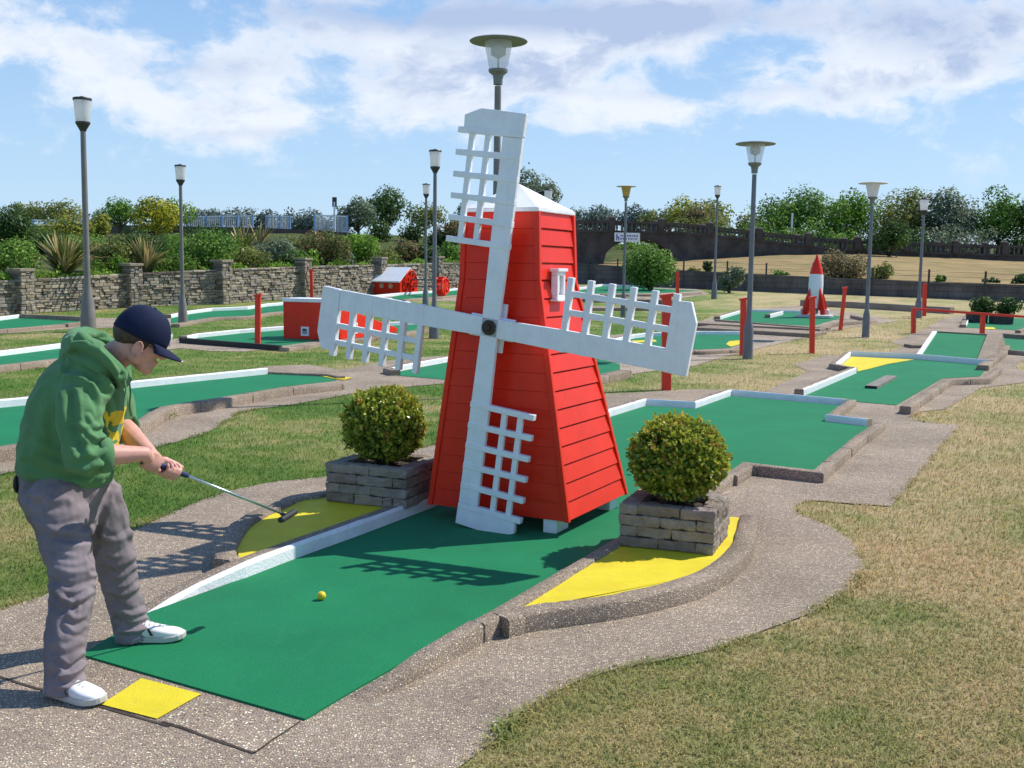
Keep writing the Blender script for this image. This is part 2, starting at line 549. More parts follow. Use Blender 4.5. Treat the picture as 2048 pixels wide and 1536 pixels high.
MAT['darkmetal'] = pm('dark_lamp_metal', (.035, .036, .038), 0.45, 0.1, 8)
MAT['hat'] = pm('lamp_hat_metal', (.17, .19, .175), 0.5, 0.12, 9, dirt=0.3)
MAT['soil'] = pm('soil', (.06, .042, .03), 0.95, 0.3, 12, 0.01, 40, space='World')
MAT['block'] = pm('grey_block_stone', (.185, .168, .15), 0.85, 0.22, 9, 0.008, 55, spec=0.25, col2=(.25, .235, .21), thr=(.5, .75), dirt=0.35)
MAT['concrete'] = pm('weathered_concrete', (.15, .145, .14), 0.9, 0.22, 1.4, 0.01, 18, spec=0.2, col2=(.075, .072, .07), thr=(.48, .7), dirt=0.3)
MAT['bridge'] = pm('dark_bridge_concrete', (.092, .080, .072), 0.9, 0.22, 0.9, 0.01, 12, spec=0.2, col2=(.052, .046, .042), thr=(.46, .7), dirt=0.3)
MAT['baluster'] = pm('baluster_stone', (.15, .14, .12), 0.85, 0.2, 2.0, 0.0, spec=0.2)
MAT['wood'] = pm('weathered_wood', (.22, .19, .165), 0.8, 0.2, 12, 0.003, 60)
MAT['blackboard'] = pm('black_board', (.02, .019, .018), 0.7, 0.2, 5)
# ================================================================== GROUND, PATHS
def strip_mesh(name, rows, m, smooth=True):
    """grid sheet through rows of points"""
    mb = MB(); mb.rings(rows, cap=False, closed=False)
    return mb.build(name, m, smooth=smooth)


def build_ground():
    ys = [-6, 0, 4, 8, 12, 16, 20, 22, 26, 30, 36, 42, 50, 60, 75, 120, 300, 900, 2000]
    rows = []
    for y in ys:
        w = 30 + abs(y) * 1.6
        rows.append([(w * k / 10, y, T(y)) for k in range(10, -11, -1)])
    g = strip_mesh('ground', rows, MAT['lawn']); struct(g)
    return g


build_ground()


def sheet(name, pts, m, dz, parent=None, skirt=0.0):
    """flat sheet following the terrain at height dz, outline given on the terrain"""
    bm = bmesh.new()
    vs = [bm.verts.new((p[0], p[1], 0)) for p in pts]
    f = bm.faces.new(vs)
    f.normal_update()
    if f.normal.z < 0: f.normal_flip()
    bmesh.ops.triangulate(bm, faces=bm.faces[:], ngon_method='EAR_CLIP')
    ys = [p[1] for p in pts]
    if min(ys) < SL_Y < max(ys):
        bmesh.ops.bisect_plane(bm, geom=bm.verts[:] + bm.edges[:] + bm.faces[:], plane_co=(0, SL_Y, 0), plane_no=(0, 1, 0))
    for v in bm.verts: v.co.z = T(v.co.y) + dz
    if skirt > 0:
        be = [e for e in bm.edges if e.is_boundary]
        r = bmesh.ops.extrude_edge_only(bm, edges=be)
        for v in [q for q in r['geom'] if isinstance(q, bmesh.types.BMVert)]: v.co.z -= skirt
        bmesh.ops.recalc_face_normals(bm, faces=bm.faces[:])
    me = bpy.data.meshes.new(name)
    if parent is not None:
        bmesh.ops.transform(bm, matrix=wm(parent).inverted(), verts=bm.verts[:])
    bm.to_mesh(me); bm.free()
    me.materials.append(m)
    o = bpy.data.objects.new(name, me); sc.collection.objects.link(o)
    if parent is not None: o.parent = parent
    return o


def smooth_line(pts, n=4, closed=False):
    """Catmull-Rom through points"""
    P_ = [Vector(p) for p in pts]; out = []
    L = len(P_)
    for i in range(L if closed else L - 1):
        a = P_[(i - 1) % L] if closed or i > 0 else P_[0]
        b = P_[i]; c = P_[(i + 1) % L]
        d = P_[(i + 2) % L] if closed or i + 2 < L else P_[-1]
        for k in range(n):
            t = k / n
            out.append(0.5 * ((2 * b) + (c - a) * t + (2 * a - 5 * b + 4 * c - d) * t * t + (3 * b - a - 3 * c + d) * t ** 3))
    if not closed: out.append(P_[-1])
    return out


PATHS = []


def path(pix, m=None, dz=0.008, curve=()):
    pts = gv(pix)
    o = sheet('path', pts, m or MAT['agg'], dz); struct(o)
    PATHS.append([(p.x, p.y) for p in pts])
    return o


# big path round the windmill hole and up the right side
right_lawn_edge = [(1782, 1014), (1700, 1009), (1628, 1003), (1600, 1009), (1591, 1024), (1635, 1043), (1678, 1067), (1711, 1097),
                   (1726, 1137), (1720, 1158), (1684, 1195), (1623, 1228), (1531, 1262), (1440, 1298), (1330, 1323), (1227, 1344),
                   (1141, 1372), (1050, 1432), (985, 1487), (922, 1536), (860, 1590)]
rle = smooth_line([(x, y, 0) for x, y in right_lawn_edge], 3)
path([(-260, 1640), (-260, 1290), (-60, 1232), (0, 1221), (82, 1197), (150, 1160), (263, 1066), (342, 1027), (400, 1003), (458, 984), (547, 965), (646, 956),
      (870, 890), (1100, 825), (1210, 790), (1392, 779), (1532, 783), (1560, 768), (1608, 748), (1612, 741), (1587, 731),
      (1650, 711), (1752, 715), (1790, 700), (1807, 692), (1782, 686), (1828, 667), (1870, 647), (1883, 638), (1920, 631),
      (2110, 640), (2110, 700), (2048, 722), (2028, 734), (2048, 745), (2110, 745), (2110, 764), (2048, 766), (1960, 777), (1943, 789), (1892, 819),
      (1841, 825), (1816, 838), (1850, 846), (1920, 851)] + [(p.x, p.y) for p in rle])
# path round the near left hole
path([(-120, 985), (-40, 958), (34, 944), (120, 928), (200, 918), (300, 900), (342, 888), (410, 869), (440, 852), (472, 829), (520, 818), (581, 811), (735, 783),
      (833, 773), (899, 767), (1000, 762), (1010, 700), (899, 712), (820, 716), (768, 723), (700, 738), (677, 740), (618, 730), (540, 733),
      (410, 751), (273, 767), (100, 792), (-120, 806)])
# strip by the middle left holes
path([(-90, 752), (0, 742), (130, 727), (260, 708), (362, 697), (420, 703), (490, 704), (562, 697), (690, 684), (790, 673), (850, 664), (850, 650), (790, 653),
      (640, 655), (560, 658), (393, 673), (260, 690), (130, 693), (0, 708), (-90, 716)], MAT['agg_far'])
path([(-90, 678), (0, 668), (160, 657), (342, 654), (400, 645), (460, 634), (566, 627), (600, 618), (600, 605), (560, 606), (495, 616),
      (424, 618), (342, 629), (250, 636), (160, 638), (-90, 640)], MAT['agg_far'])
path([(740, 604), (800, 600), (925, 604), (1010, 600), (1010, 580), (925, 577), (860, 585), (740, 595)], MAT['agg_far'])
# path and terrace round the rocket and the curved hole on the right
path([(1150, 800), (1206, 766), (1276, 747), (1330, 740), (1387, 733), (1461, 711), (1520, 697), (1586, 682), (1640, 668), (1679, 659), (1740, 650), (1800, 642), (1716, 628),
      (1640, 616), (1590, 611), (1517, 618), (1440, 631), (1392, 645), (1370, 662), (1290, 666), (1206, 672), (1150, 690)], MAT['agg_far'])
path([(1150, 592), (1190, 590), (1300, 598), (1370, 596), (1420, 588), (1380, 573), (1200, 568), (1150, 572)], MAT['agg_far'])


# ================================================================== HOLES (carpet, kerbs, painted faces)
def frames2d(pts):
    """unit left normals (mitred) for an open polyline"""
    n = len(pts); out = []
    for i in range(n):
        d1 = (pts[i] - pts[i - 1]) if i > 0 else (pts[1] - pts[0])
        d2 = (pts[i + 1] - pts[i]) if i < n - 1 else (pts[-1] - pts[-2])
        d1 = Vector((d1.x, d1.y, 0)).normalized(); d2 = Vector((d2.x, d2.y, 0)).normalized()
        n1 = Vector((-d1.y, d1.x, 0)); n2 = Vector((-d2.y, d2.x, 0))
        m = (n1 + n2)
        if m.length < 1e-4: m = n1
        m.normalize(); k = max(0.45, m.dot(n1))
        out.append(m / k)
    return out


def densify(pts, hs, step=0.3):
    P2 = [pts[0]]; H2 = [hs[0]]
    for i in range(len(pts) - 1):
        L = (pts[i + 1] - pts[i]).length; k = max(1, int(L / step))
        for j in range(1, k + 1):
            P2.append(pts[i].lerp(pts[i + 1], j / k)); H2.append(hs[i] + (hs[i + 1] - hs[i]) * j / k)
    return P2, H2


def kerb(parent, pts, side, width=0.10, h=0.085, paint=None, name='kerb', step=0.35, inner_top=False, wob=0.003):
    """concrete kerb along pts (inner edge); side=+1 body lies left of the direction of travel.
    paint=(i0,i1): painted white inner face between point numbers"""
    hs = [h] * len(pts) if not hasattr(h, '__len__') else list(h)
    src = list(pts)
    pts, hs = densify(src, hs, step)
    # joints between the cast lengths
    acc = 0.0; nxt = rnd.uniform(.5, .9); P3 = [pts[0]]; H3 = [hs[0]]; J3 = [0]
    for i in range(len(pts) - 1):
        a_, b_ = pts[i], pts[i + 1]; L_ = (b_ - a_).length
        while L_ > .03 and acc + L_ > nxt:
            t_ = (nxt - acc) / L_
            if .02 < t_ * L_ < L_ - .02 and hs[i] > .04:
                for k_, o_j in ((0, -.007), (1, 0.0), (0, .007)):
                    tt = t_ + o_j / L_; P3.append(a_.lerp(b_, tt)); H3.append(hs[i] + (hs[i + 1] - hs[i]) * tt); J3.append(k_)
            nxt += rnd.uniform(.8, 1.0) * (1.0 if pts[0].y < 22 else 1.8)
        acc += L_
        P3.append(b_); H3.append(hs[i + 1]); J3.append(0)
    pts, hs = P3, H3
    nr = frames2d(pts)
    mb = MB(); rings = []
    for p, n, hh, jn in zip(pts, nr, hs, J3):
        j = [rnd.uniform(-wob, wob) for _ in range(4)]
        if jn: j = [.010, -.010, -.016, -.016]
        z = T(p.y); n = n * side
        a = Vector((p.x, p.y, 0)) + n * j[0]; o = Vector((p.x, p.y, 0)) + n * (width + j[1])
        c = min(0.012, hh * .25)
        rings.append([Vector((a.x, a.y, z - .03)), Vector((a.x, a.y, z + hh - c + j[2])), Vector((a.x, a.y, z + hh + j[2])) + n * c,
                      Vector((o.x, o.y, z + hh + j[3])) - n * c, Vector((o.x, o.y, z + hh - c + j[3])), Vector((o.x, o.y, z - .03))])
    if side > 0: rings = [list(reversed(r)) for r in rings]
    mb.rings(rings, cap=True, closed=True)
    k = mb.build(name, MAT['kerb'], parent, world=True, auto=50)
    if paint is not None:
        i0, i1 = paint
        pp, ph = densify(src[i0:i1 + 1], [hs[0]] * (i1 - i0 + 1) if False else [h] * (i1 - i0 + 1) if not hasattr(h, '__len__') else list(h[i0:i1 + 1]), 0.12)
        pn = frames2d(pp)
        mb = MB(); rr = []
        for p, n, hh in zip(pp, pn, ph):
            z = T(p.y); n = n * side
            q = Vector((p.x, p.y, z)) - n * (0.004 + wob)
            q2 = Vector((p.x, p.y, z + hh)) - n * (0.004 + wob)
            lap = rnd.uniform(.012, .024)
            up = rnd.uniform(.002, .006) + wob
            rr.append([q + Vector((0, 0, .006)), q2 + Vector((0, 0, -.010)), q2 + n * 0.010 + Vector((0, 0, up)), q2 + n * (0.004 + wob + lap) + Vector((0, 0, up))])
        if side < 0: rr = [list(reversed(r)) for r in rr]
        mb.rings(rr, cap=False, closed=False)
        mb.build('painted_face', MAT['kerbwhite'], k, world=False if k.parent is None else True, smooth=False)
    return k


def hole(label, cp):
    c = sum(cp, Vector()) / len(cp)
    return thing('golf_hole', label, 'golf hole', (c.x, c.y, T(c.y)), group='crazy golf holes with green carpet')


KH = 0.09
# ---- windmill hole -------------------------------------------------
c1 = gv([(163, 1316), (610, 1446), (700, 1392), (830, 1318)]) + gv([(905, 1262), (985, 1221), (1100, 1150), (1240, 1068), (1447, 950), (1486, 924), (1624, 940),
      (1700, 878), (1752, 843)], 0.06) + gv([(1735, 856), (1652, 846), (1691, 814), (1462, 794), (1390, 820), (1292, 814), (1222, 836), (1100, 900), (870, 1017), (700, 1082), (490, 1161), (300, 1230)])
H1 = hole('long green windmill hole with two yellow crescents and a wide end beyond', c1)
sheet('carpet', c1, MAT['carpet'], 0.016, H1, skirt=0.016)
lk = gv([(300, 1230), (395, 1191), (490, 1161), (600, 1118), (700, 1082), (870, 1017), (1100, 900), (1222, 835), (1292, 813), (1390, 819), (1462, 793), (1691, 813), (1650, 845), (1735, 855)])
kerb(H1, lk[:5] + lk[5:9], +1, 0.11, [.004, .05, .085, .09, .09, .09, .09, .09, .09], paint=(0, 8))
kerb(H1, [lk[8], lk[9], lk[10], lk[11]], +1, 0.11, .085, paint=(0, 3))
kerb(H1, [lk[11] + Vector((.03, .03, 0)), lk[12], lk[13]], +1, 0.11, .085, paint=(1, 2))
rk = gv([(905, 1262, .05), (980, 1222, .09), (1100, 1150, .09), (1240, 1068, .09), (1447, 948, .09)])
kerb(H1, gv([(690, 1400), (770, 1350, .04), (830, 1308, .07), (905, 1258, .09)]) + [rk[1] * 1, rk[2], rk[3], rk[4]], -1, 0.085, [.004, .05, .08, .095, .095, .09, .09, .09])
nk = gv([(1447, 948, .09), (1485, 923, .09), (1625, 938, .09), (1700, 877, .09), (1752, 842, .09)])
kerb(H1, [nk[0], nk[1], nk[2], nk[3], nk[4]], -1, 0.11, .09)
# yellow crescents beside the mill and their curved kerbs
yz = 0.074
ya = gv([(985, 1226, .09)]) + gv([(1025, 1213), (1141, 1204), (1226, 1192), (1318, 1173), (1378, 1155), (1427, 1128), (1458, 1100), (1470, 1075), (1478, 1050)], yz)
arcR = gv([(983, 1227, .09), (1006, 1221, .09), (1025, 1216, .09), (1090, 1206, .09), (1141, 1200, .09), (1226, 1188, .09), (1318, 1168, .09), (1378, 1149, .09), (1427, 1122, .09), (1456, 1096, .09), (1470, 1068, .09), (1480, 1030, .09)])
arcR = smooth_line(arcR, 3)
kerb(H1, arcR, -1, 0.12, .095, step=.12)
inner = gv([(1000, 1215, .09), (1100, 1153, .09), (1240, 1071, .09), (1330, 1020, .09)])
nn = frames2d(inner)
ypts = [p - n * 0.06 for p, n in zip(inner, nn)]
yel = [Vector((p.x, p.y, 0)) for p in arcR] + [Vector((p.x, p.y, 0)) for p in reversed(ypts)]
sheet('yellow_patch', yel, MAT['yellow'], yz, H1, skirt=.03)
_s0 = lk[2] + frames2d(lk[2:4])[0] * .085
arcL = [Vector((_s0.x, _s0.y, 0))] + gv([(480, 1114, .09), (473, 1104, .09), (476, 1087, .09), (493, 1060, .09), (502, 1048, .09), (537, 1027, .09), (571, 1012, .09), (608, 996, .09), (651, 990, .09), (760, 960, .09)])
arcL = smooth_line(arcL, 3)
kerb(H1, arcL, +1, 0.12, .095, step=.12)
inn = lk[2:7]; nn = frames2d(inn)
yl = [p + n * .12 for p, n in zip(inn, nn)]
sheet('yellow_patch', [Vector((p.x, p.y, 0)) for p in arcL] + [Vector((p.x, p.y, 0)) for p in reversed(yl)], MAT['yellow'], yz, H1, skirt=.03)
# tee: slab joints and the yellow tee square lie in the path
def joint(a, b, w=.012):
    pa, pb = G(*a), G(*b)
    mb = MB(); d = (pb - pa); L = d.length; d.normalize(); n = Vector((-d.y, d.x, 0)); k = int(L / .05)
    up = []; lo = []
    for i in range(k + 1):
        p = pa + d * (L * i / k); ww = w * (0.35 + 0.65 * abs(mnoise.noise(p * 9))) + .002
        o = mnoise.noise(p * 14 + Vector((5, 3, 1))) * .006
        up.append(Vector((p.x, p.y, .0105)) + n * (ww + o)); lo.append(Vector((p.x, p.y, .0105)) + n * (o - ww))
    mb.rings([[a_, b_] for a_, b_ in zip(lo, up)], cap=False, closed=False)
    o = mb.build('path_joint', MAT['soil']); struct(o)


joint((-90, 1330), (55, 1376)); joint((55, 1376), (200, 1413)); joint((200, 1418), (340, 1458)); joint((325, 1448), (508, 1512), .010)
joint((508, 1512), (600, 1448), .005)
mbq = MB()
tee = sheet('tee_square', gv([(203, 1415), (283, 1362), (403, 1394), (314, 1444)]), MAT['yellow'], 0.0125); tee['kind'] = 'structure'
tee.name = 'path_paint'
slab = sheet('path', gv([(318, 1447), (407, 1396), (606, 1449), (505, 1510)]), MAT['agg_far'], 0.0095); struct(slab)

# ---- second right hole (yellow corner, plank) -----------------------
def simple_hole(label, outline, kerbs, yellows=(), dz=.014):
    cp = gv(outline)
    h = hole(label, cp)
    sheet('carpet', cp, MAT['carpet'], dz, h, skirt=.014)
    for pts, side, w, hh, paint in kerbs:
        kerb(h, gv(pts), side, w, hh, paint=paint)
    for y in yellows:
        sheet('yellow_patch', gv(y), MAT['yellow'], dz + .006, h)
    return h


simple_hole('green hole with a yellow corner and a plank lying on its carpet',
            [(1606, 794), (1712, 748), (1676, 739), (1703, 714), (1835, 720), (1977, 733), (1960, 754), (1885, 758), (1792, 812), (1722, 806)],
            [([(1606, 794), (1712, 748)], +1, .12, .10, (0, 1)), ([(1714, 747), (1672, 739), (1701, 714)], +1, .12, .10, (1, 2)),
             ([(1701, 714), (1835, 720), (1979, 733)], +1, .13, .11, (0, 2)),
             ([(1799, 812, .1), (1888, 757, .1), (1962, 755, .1), (1988, 735, .1)], -1, .13, .10, None)],
            [[(1676, 739), (1703, 715), (1828, 721), (1775, 730), (1738, 740), (1716, 745)]])
# plank obstacle
a, b = G(1742, 775, .03), G(1782, 754, .03)
pt = thing('plank', 'weathered wooden plank lying on the green carpet with a dark near end', 'plank', ((a + b) / 2 - Vector((0, 0, .02))))
mb = MB(); mb.beam(a, b, .17, .05); mb.build('board', MAT['wood'], pt, world=True, bevel=.004)
d = (b - a).normalized(); mb = MB(); mb.beam(a - d * .004, a - d * .001, .168, .048); mb.build('end_face', MAT['blackboard'], pt, world=True)

# ---- ramp hole --------------------------------------------------------
rp = gv([(1838, 719), (1953, 725)]); rq = [P(1975, 671, rp[1].y + 3.2), P(1874, 665, rp[0].y + 3.2)]
HR = hole('sloping green ramp hole with a thin white left edge and concrete side wedge', rp + rq)
mb = MB()
zz = [Vector((q.x, q.y, T(q.y) - .02)) for q in rq]
mb.add([rp[0], rp[1], rq[0], rq[1]], [(0, 1, 2, 3)]); mb.build('carpet', MAT['carpet'], HR, world=True)
mb = MB()
up = Vector((0, 0, .03)); off = Vector((.10, 0, 0))
e0, e1 = rp[0], rq[1]
mb.prism([e0 - off, e0, zz[1], zz[1] - off], [e0 - off + up, e0 + up, e1 + up, e1 - off + up]); mb.build('white_edge', MAT['kerbwhite'], HR, world=True)
e0, e1 = rp[1], rq[0]; off = Vector((.32, 0, 0))
lw = lambda q: Vector((q.x, q.y, T(q.y) - .02))
mb = MB(); mb.prism([e0, e0 + off, zz[0] + off * 1.4, zz[0]], [e0 + up, e0 + off * .5 + up, e1 + off * 1.0 + up * 2, e1 + up * 2]); mb.build('side_wedge', MAT['kerb'], HR, world=True)
mb = MB(); m0, m1 = rq; mb.prism([zz[0], zz[1], zz[1] + Vector((0, .12, 0)), zz[0] + Vector((0, .12, 0))], [m0 + up, m1 + up, m1 + up + Vector((0, .12, 0)), m0 + up + Vector((0, .12, 0))])
mb.build('end_board', MAT['kerb'], HR, world=True)
kerb(HR, gv([(1953, 730, .1), (1995, 700, .1), (2000, 690, .1)]), -1, .2, .10)
# low white block left of the ramp
simple_hole('green hole beyond the ramp at the right edge with a low dark near kerb',
            [(1992, 700), (2000, 676), (2120, 686), (2120, 708), (2080, 706)],
            [([(2000, 676), (2120, 686)], +1, .12, .12, None), ([(1995, 697, .1), (2120, 707, .1)], -1, .13, .10, None)])
HB = thing('low_kerb', 'low white-topped concrete kerb left of the green ramp', 'kerb', G(1850, 690))
kerb(HB, gv([(1824, 690, .08), (1856, 690, .08)]), +1, .35, .08, paint=None)
simple_hole('small far green hole holding two dark square planters',
            [(1932, 656), (1941, 634), (2120, 640), (2120, 664), (2028, 661)],
            [([(1932, 656), (1941, 634), (1960, 631)], +1, .16, .09, (0, 2)), ([(2030, 662, .06), (2060, 652, .06)], -1, .14, .08, None)],
            [[(1958, 659), (1992, 660), (1988, 656), (1966, 655)]])
# ---- rocket hole --------------------------------------------------------
simple_hole('raised green rocket hole with white and dark kerbs on the terrace',
            [(1440, 640), (1492, 624), (1540, 622), (1600, 624), (1690, 634), (1660, 643), (1622, 654)],
            [([(1440, 640), (1492, 624)], +1, .18, .10, (0, 1)), ([(1436, 640, .1), (1622, 655, .1)], -1, .16, .12, None),
             ([(1622, 655, .1), (1664, 645, .1), (1742, 640, .1), (1700, 630, .1)], -1, .16, .10, None), ([(1492, 624), (1600, 626)], +1, .16, .08, (0, 1)),
             ([(1540, 637), (1566, 630)], +1, .16, .12, (0, 1))])
simple_hole('curved green hole with two yellow spots below the rocket terrace',
            [(1190, 700), (1225, 688), (1268, 678), (1300, 674), (1400, 671), (1482, 671), (1484, 688), (1460, 697), (1400, 700), (1300, 698), (1190, 704)],
            [([(1190, 700), (1225, 688), (1268, 678), (1300, 674), (1400, 671), (1482, 671)], +1, .16, .10, (0, 5)),
             ([(1300, 700, .08), (1400, 701, .08), (1462, 698, .08), (1486, 690, .08)], -1, .18, .08, None)],
            [[(1452, 690), (1458, 684), (1482, 682), (1484, 689), (1462, 695)], [(1262, 683), (1310, 681), (1314, 685), (1270, 687)]])
# steps up to the terrace
st = thing('steps', 'two low concrete steps edging the rocket terrace', 'steps', G(1500, 664))
for (a, b) in (((1384, 662), (1624, 676)), ((1372, 652), (1640, 666))):
    pa, pb = G(*a), G(*b); d = (pb - pa).normalized(); n = Vector((-d.y, d.x, 0))
    mb = MB(); q = [pa, pb, pb + n * 1.3, pa + n * 1.3]
    mb.prism([v - Vector((0, 0, .05)) for v in q], [v + Vector((0, 0, .10)) for v in q])
    mb.build('step', MAT['kerb'], st, world=True, bevel=.01)
for (a, b) in (((1175, 606), (1330, 614)), ((1190, 617), (1322, 622))):
    pass
st2 = thing('steps', 'low dark concrete steps seen through the right sail below the bush hole', 'steps', G(1250, 612))
for (a, b, hh) in (((1160, 622), (1325, 622), .10), ((1160, 604), (1360, 610), .16)):
    pa, pb = G(*a), G(*b); d = (pb - pa).normalized(); n = Vector((-d.y, d.x, 0))
    mb = MB(); q = [pa, pb, pb + n * 1.6, pa + n * 1.6]
    mb.prism([v - Vector((0, 0, .05)) for v in q], [v + Vector((0, 0, hh)) for v in q])
    mb.build('step', MAT['kerb'], st2, world=True, bevel=.01)
simple_hole('thin far green hole in front of the big round bush',
            [(1150, 582), (1205, 573), (1300, 577), (1400, 582), (1330, 586), (1250, 587), (1150, 588)],
            [([(1150, 582), (1205, 573), (1300, 577)], +1, .2, .12, (0, 2)), ([(1200, 588, .1), (1330, 588, .1), (1392, 584, .1)], -1, .3, .10, None)])
# dark bed edging by the far lamp
be = thing('bed_edging', 'long dark kerb edging the raised bed right of the rocket', 'kerb', G(1800, 628))
kerb(be, gv([(1600, 612), (1700, 616), (1900, 628)]), +1, .3, .22)
# ---- left holes -----------------------------------------------------------
simple_hole('wide green hole behind the golfer with a small yellow far tip',
            [(-60, 822), (60, 811), (150, 797), (260, 779), (400, 764), (535, 750), (600, 751), (655, 755), (672, 763), (564, 775), (427, 799), (359, 809), (318, 816), (290, 831), (270, 846), (150, 872), (38, 890), (-60, 904)],
            [([(-60, 824), (60, 812), (150, 797), (260, 779), (400, 764), (535, 750)], +1, .13, .10, (0, 5)),
             ([(535, 750), (655, 755), (673, 760)], +1, .13, .05, None),
             ([(-60, 900, .12), (38, 886, .12), (150, 868, .12), (270, 842, .12), (288, 829, .12), (318, 813, .12), (359, 806, .12), (427, 796, .12), (564, 772, .12), (673, 761, .12)], -1, .15, [.12] * 8 + [.11, .08], None)],
            [[(640, 754), (668, 754), (705, 758), (690, 762), (672, 761)]])
simple_hole('green hole directly behind the windmill with a rounded white end',
            [(786, 751), (800, 744), (905, 724), (1060, 706), (1180, 714), (1240, 730), (1240, 746), (1060, 768), (905, 762), (800, 753)],
            [([(800, 752), (785, 748), (800, 743), (905, 723), (1060, 704)], +1, .14, .09, (0, 4)), ([(1100, 770, .1), (1240, 742, .1)], -1, .2, .12, None)])
simple_hole('narrow green hole with a white far kerb left of the golfer',
            [(-60, 722), (0, 714), (130, 697), (330, 676), (330, 690), (130, 717), (0, 731), (-60, 738)],
            [([(-60, 722), (0, 714), (130, 697), (330, 676)], +1, .16, .10, (0, 3)), ([(-60, 736, .1), (0, 729, .1), (130, 715, .1), (300, 692, .1)], -1, .2, .10, None)])
simple_hole('green hole leading to the red tunnel box',
            [(374, 682), (395, 677), (480, 668), (567, 661), (700, 656), (838, 650), (842, 658), (790, 668), (690, 677), (640, 682), (559, 693)],
            [([(374, 682), (395, 677), (480, 668), (567, 661), (700, 656), (838, 650)], +1, .18, .10, (0, 5)), ([(559, 695, .08), (640, 683, .08), (790, 668, .08), (842, 658, .08)], -1, .2, .08, None)])
bb = thing('edge_board', 'long black board along the near edge of the red tunnel hole', 'board', G(460, 690))
mb = MB(); mb.beam(G(362, 681, .05), G(560, 697, .05), .10, .12); mb.build('board', MAT['blackboard'], bb, world=True, bevel=.006)
simple_hole('far left green hole with a white back kerb by the stone wall',
            [(-60, 648), (0, 642), (39, 637), (161, 644), (100, 651), (0, 659), (-60, 664)],
            [([(-60, 648), (0, 642), (39, 637)], +1, .2, .10, (0, 2)), ([(39, 637), (161, 643)], +1, .2, .12, None), ([(-60, 663, .08), (0, 658, .08), (100, 650, .08), (161, 643, .08)], -1, .2, .08, None)])
simple_hole('long wavy green hole with a white far kerb in front of the stone wall',
            [(342, 637), (380, 629), (424, 623), (495, 620), (533, 614), (566, 611), (600, 611), (600, 622), (533, 626), (495, 633), (424, 635), (380, 642), (342, 648)],
            [([(342, 637), (380, 629), (424, 623), (495, 620), (533, 614), (566, 611), (600, 611)], +1, .2, .10, (0, 6)), ([(342, 648, .08), (380, 641, .08), (424, 634, .08), (495, 632, .08), (533, 625, .08), (600, 620, .08)], -1, .22, .08, None)])
simple_hole('far green strip hole beside the red boat house',
            [(770, 598), (800, 591), (860, 587), (925, 580), (1010, 577), (1010, 586), (925, 590), (860, 595), (800, 600)],
            [([(740, 597), (800, 591), (860, 587), (925, 580), (1010, 577)], +1, .22, .10, (0, 4)), ([(800, 600, .06), (860, 595, .06), (925, 590, .06)], -1, .25, .08, None)])


# ================================================================== STONE WALL (left), LOW WALL (right)
STONE = [pm('wall_stone_pale', (.44, .375, .285), .9, .18, 9, .012, 30, spec=.2, dirt=.3), pm('wall_stone_mid', (.32, .27, .20), .9, .18, 9, .012, 30, spec=.2, dirt=.3),
         pm('wall_stone_dark', (.19, .155, .125), .9, .2, 9, .012, 30, spec=.2, dirt=.3), pm('wall_stone_grey', (.30, .275, .24), .9, .18, 9, .012, 30, spec=.2, dirt=.3)]
MORTAR = pm('wall_mortar', (.06, .05, .042), .95, .2, 6, .01, 30, spec=.1)


def stone_face(mb, a, b, zt_a, zt_b, out, thick=.10):
    """random coursed stones on the segment a-b between the terrain and heights zt"""
    L = (b - a).length; d = (b - a).normalized(); rot = Matrix((d, -out, Vector((0, 0, 1)))).transposed()
    h = 0.0
    while True:
        ch = rnd.uniform(.045, .105)
        top_min = min(zt_a, zt_b)
        if h >= max(zt_a, zt_b): break
        x = -rnd.uniform(0, .2)
        while x < L:
            w = rnd.uniform(.12, .42) * (1.1 if ch > .09 else .85)
            xc = min(max(x + w / 2, .02), L - .02)
            t = xc / L; zt = zt_a + (zt_b - zt_a) * t
            zb = (a.z + (b.z - a.z) * t)
            if h + ch * .6 < zt:
                pr = rnd.uniform(-.035, .035)
                c = a.lerp(b, t) + out * (pr + thick / 2 - .05); c.z = zb + h + ch / 2
                w2 = min(w, L - x) if x > 0 else w + x
                if w2 > .05:
                    mb.box(c, (w2 * .96 - .008, thick, ch * .90), rot @ Matrix.Rotation(rnd.uniform(-.03, .03), 3, 'Y'), mat=rnd.choice((0, 0, 1, 1, 1, 2, 3, 3)))
            x += w
        h += ch


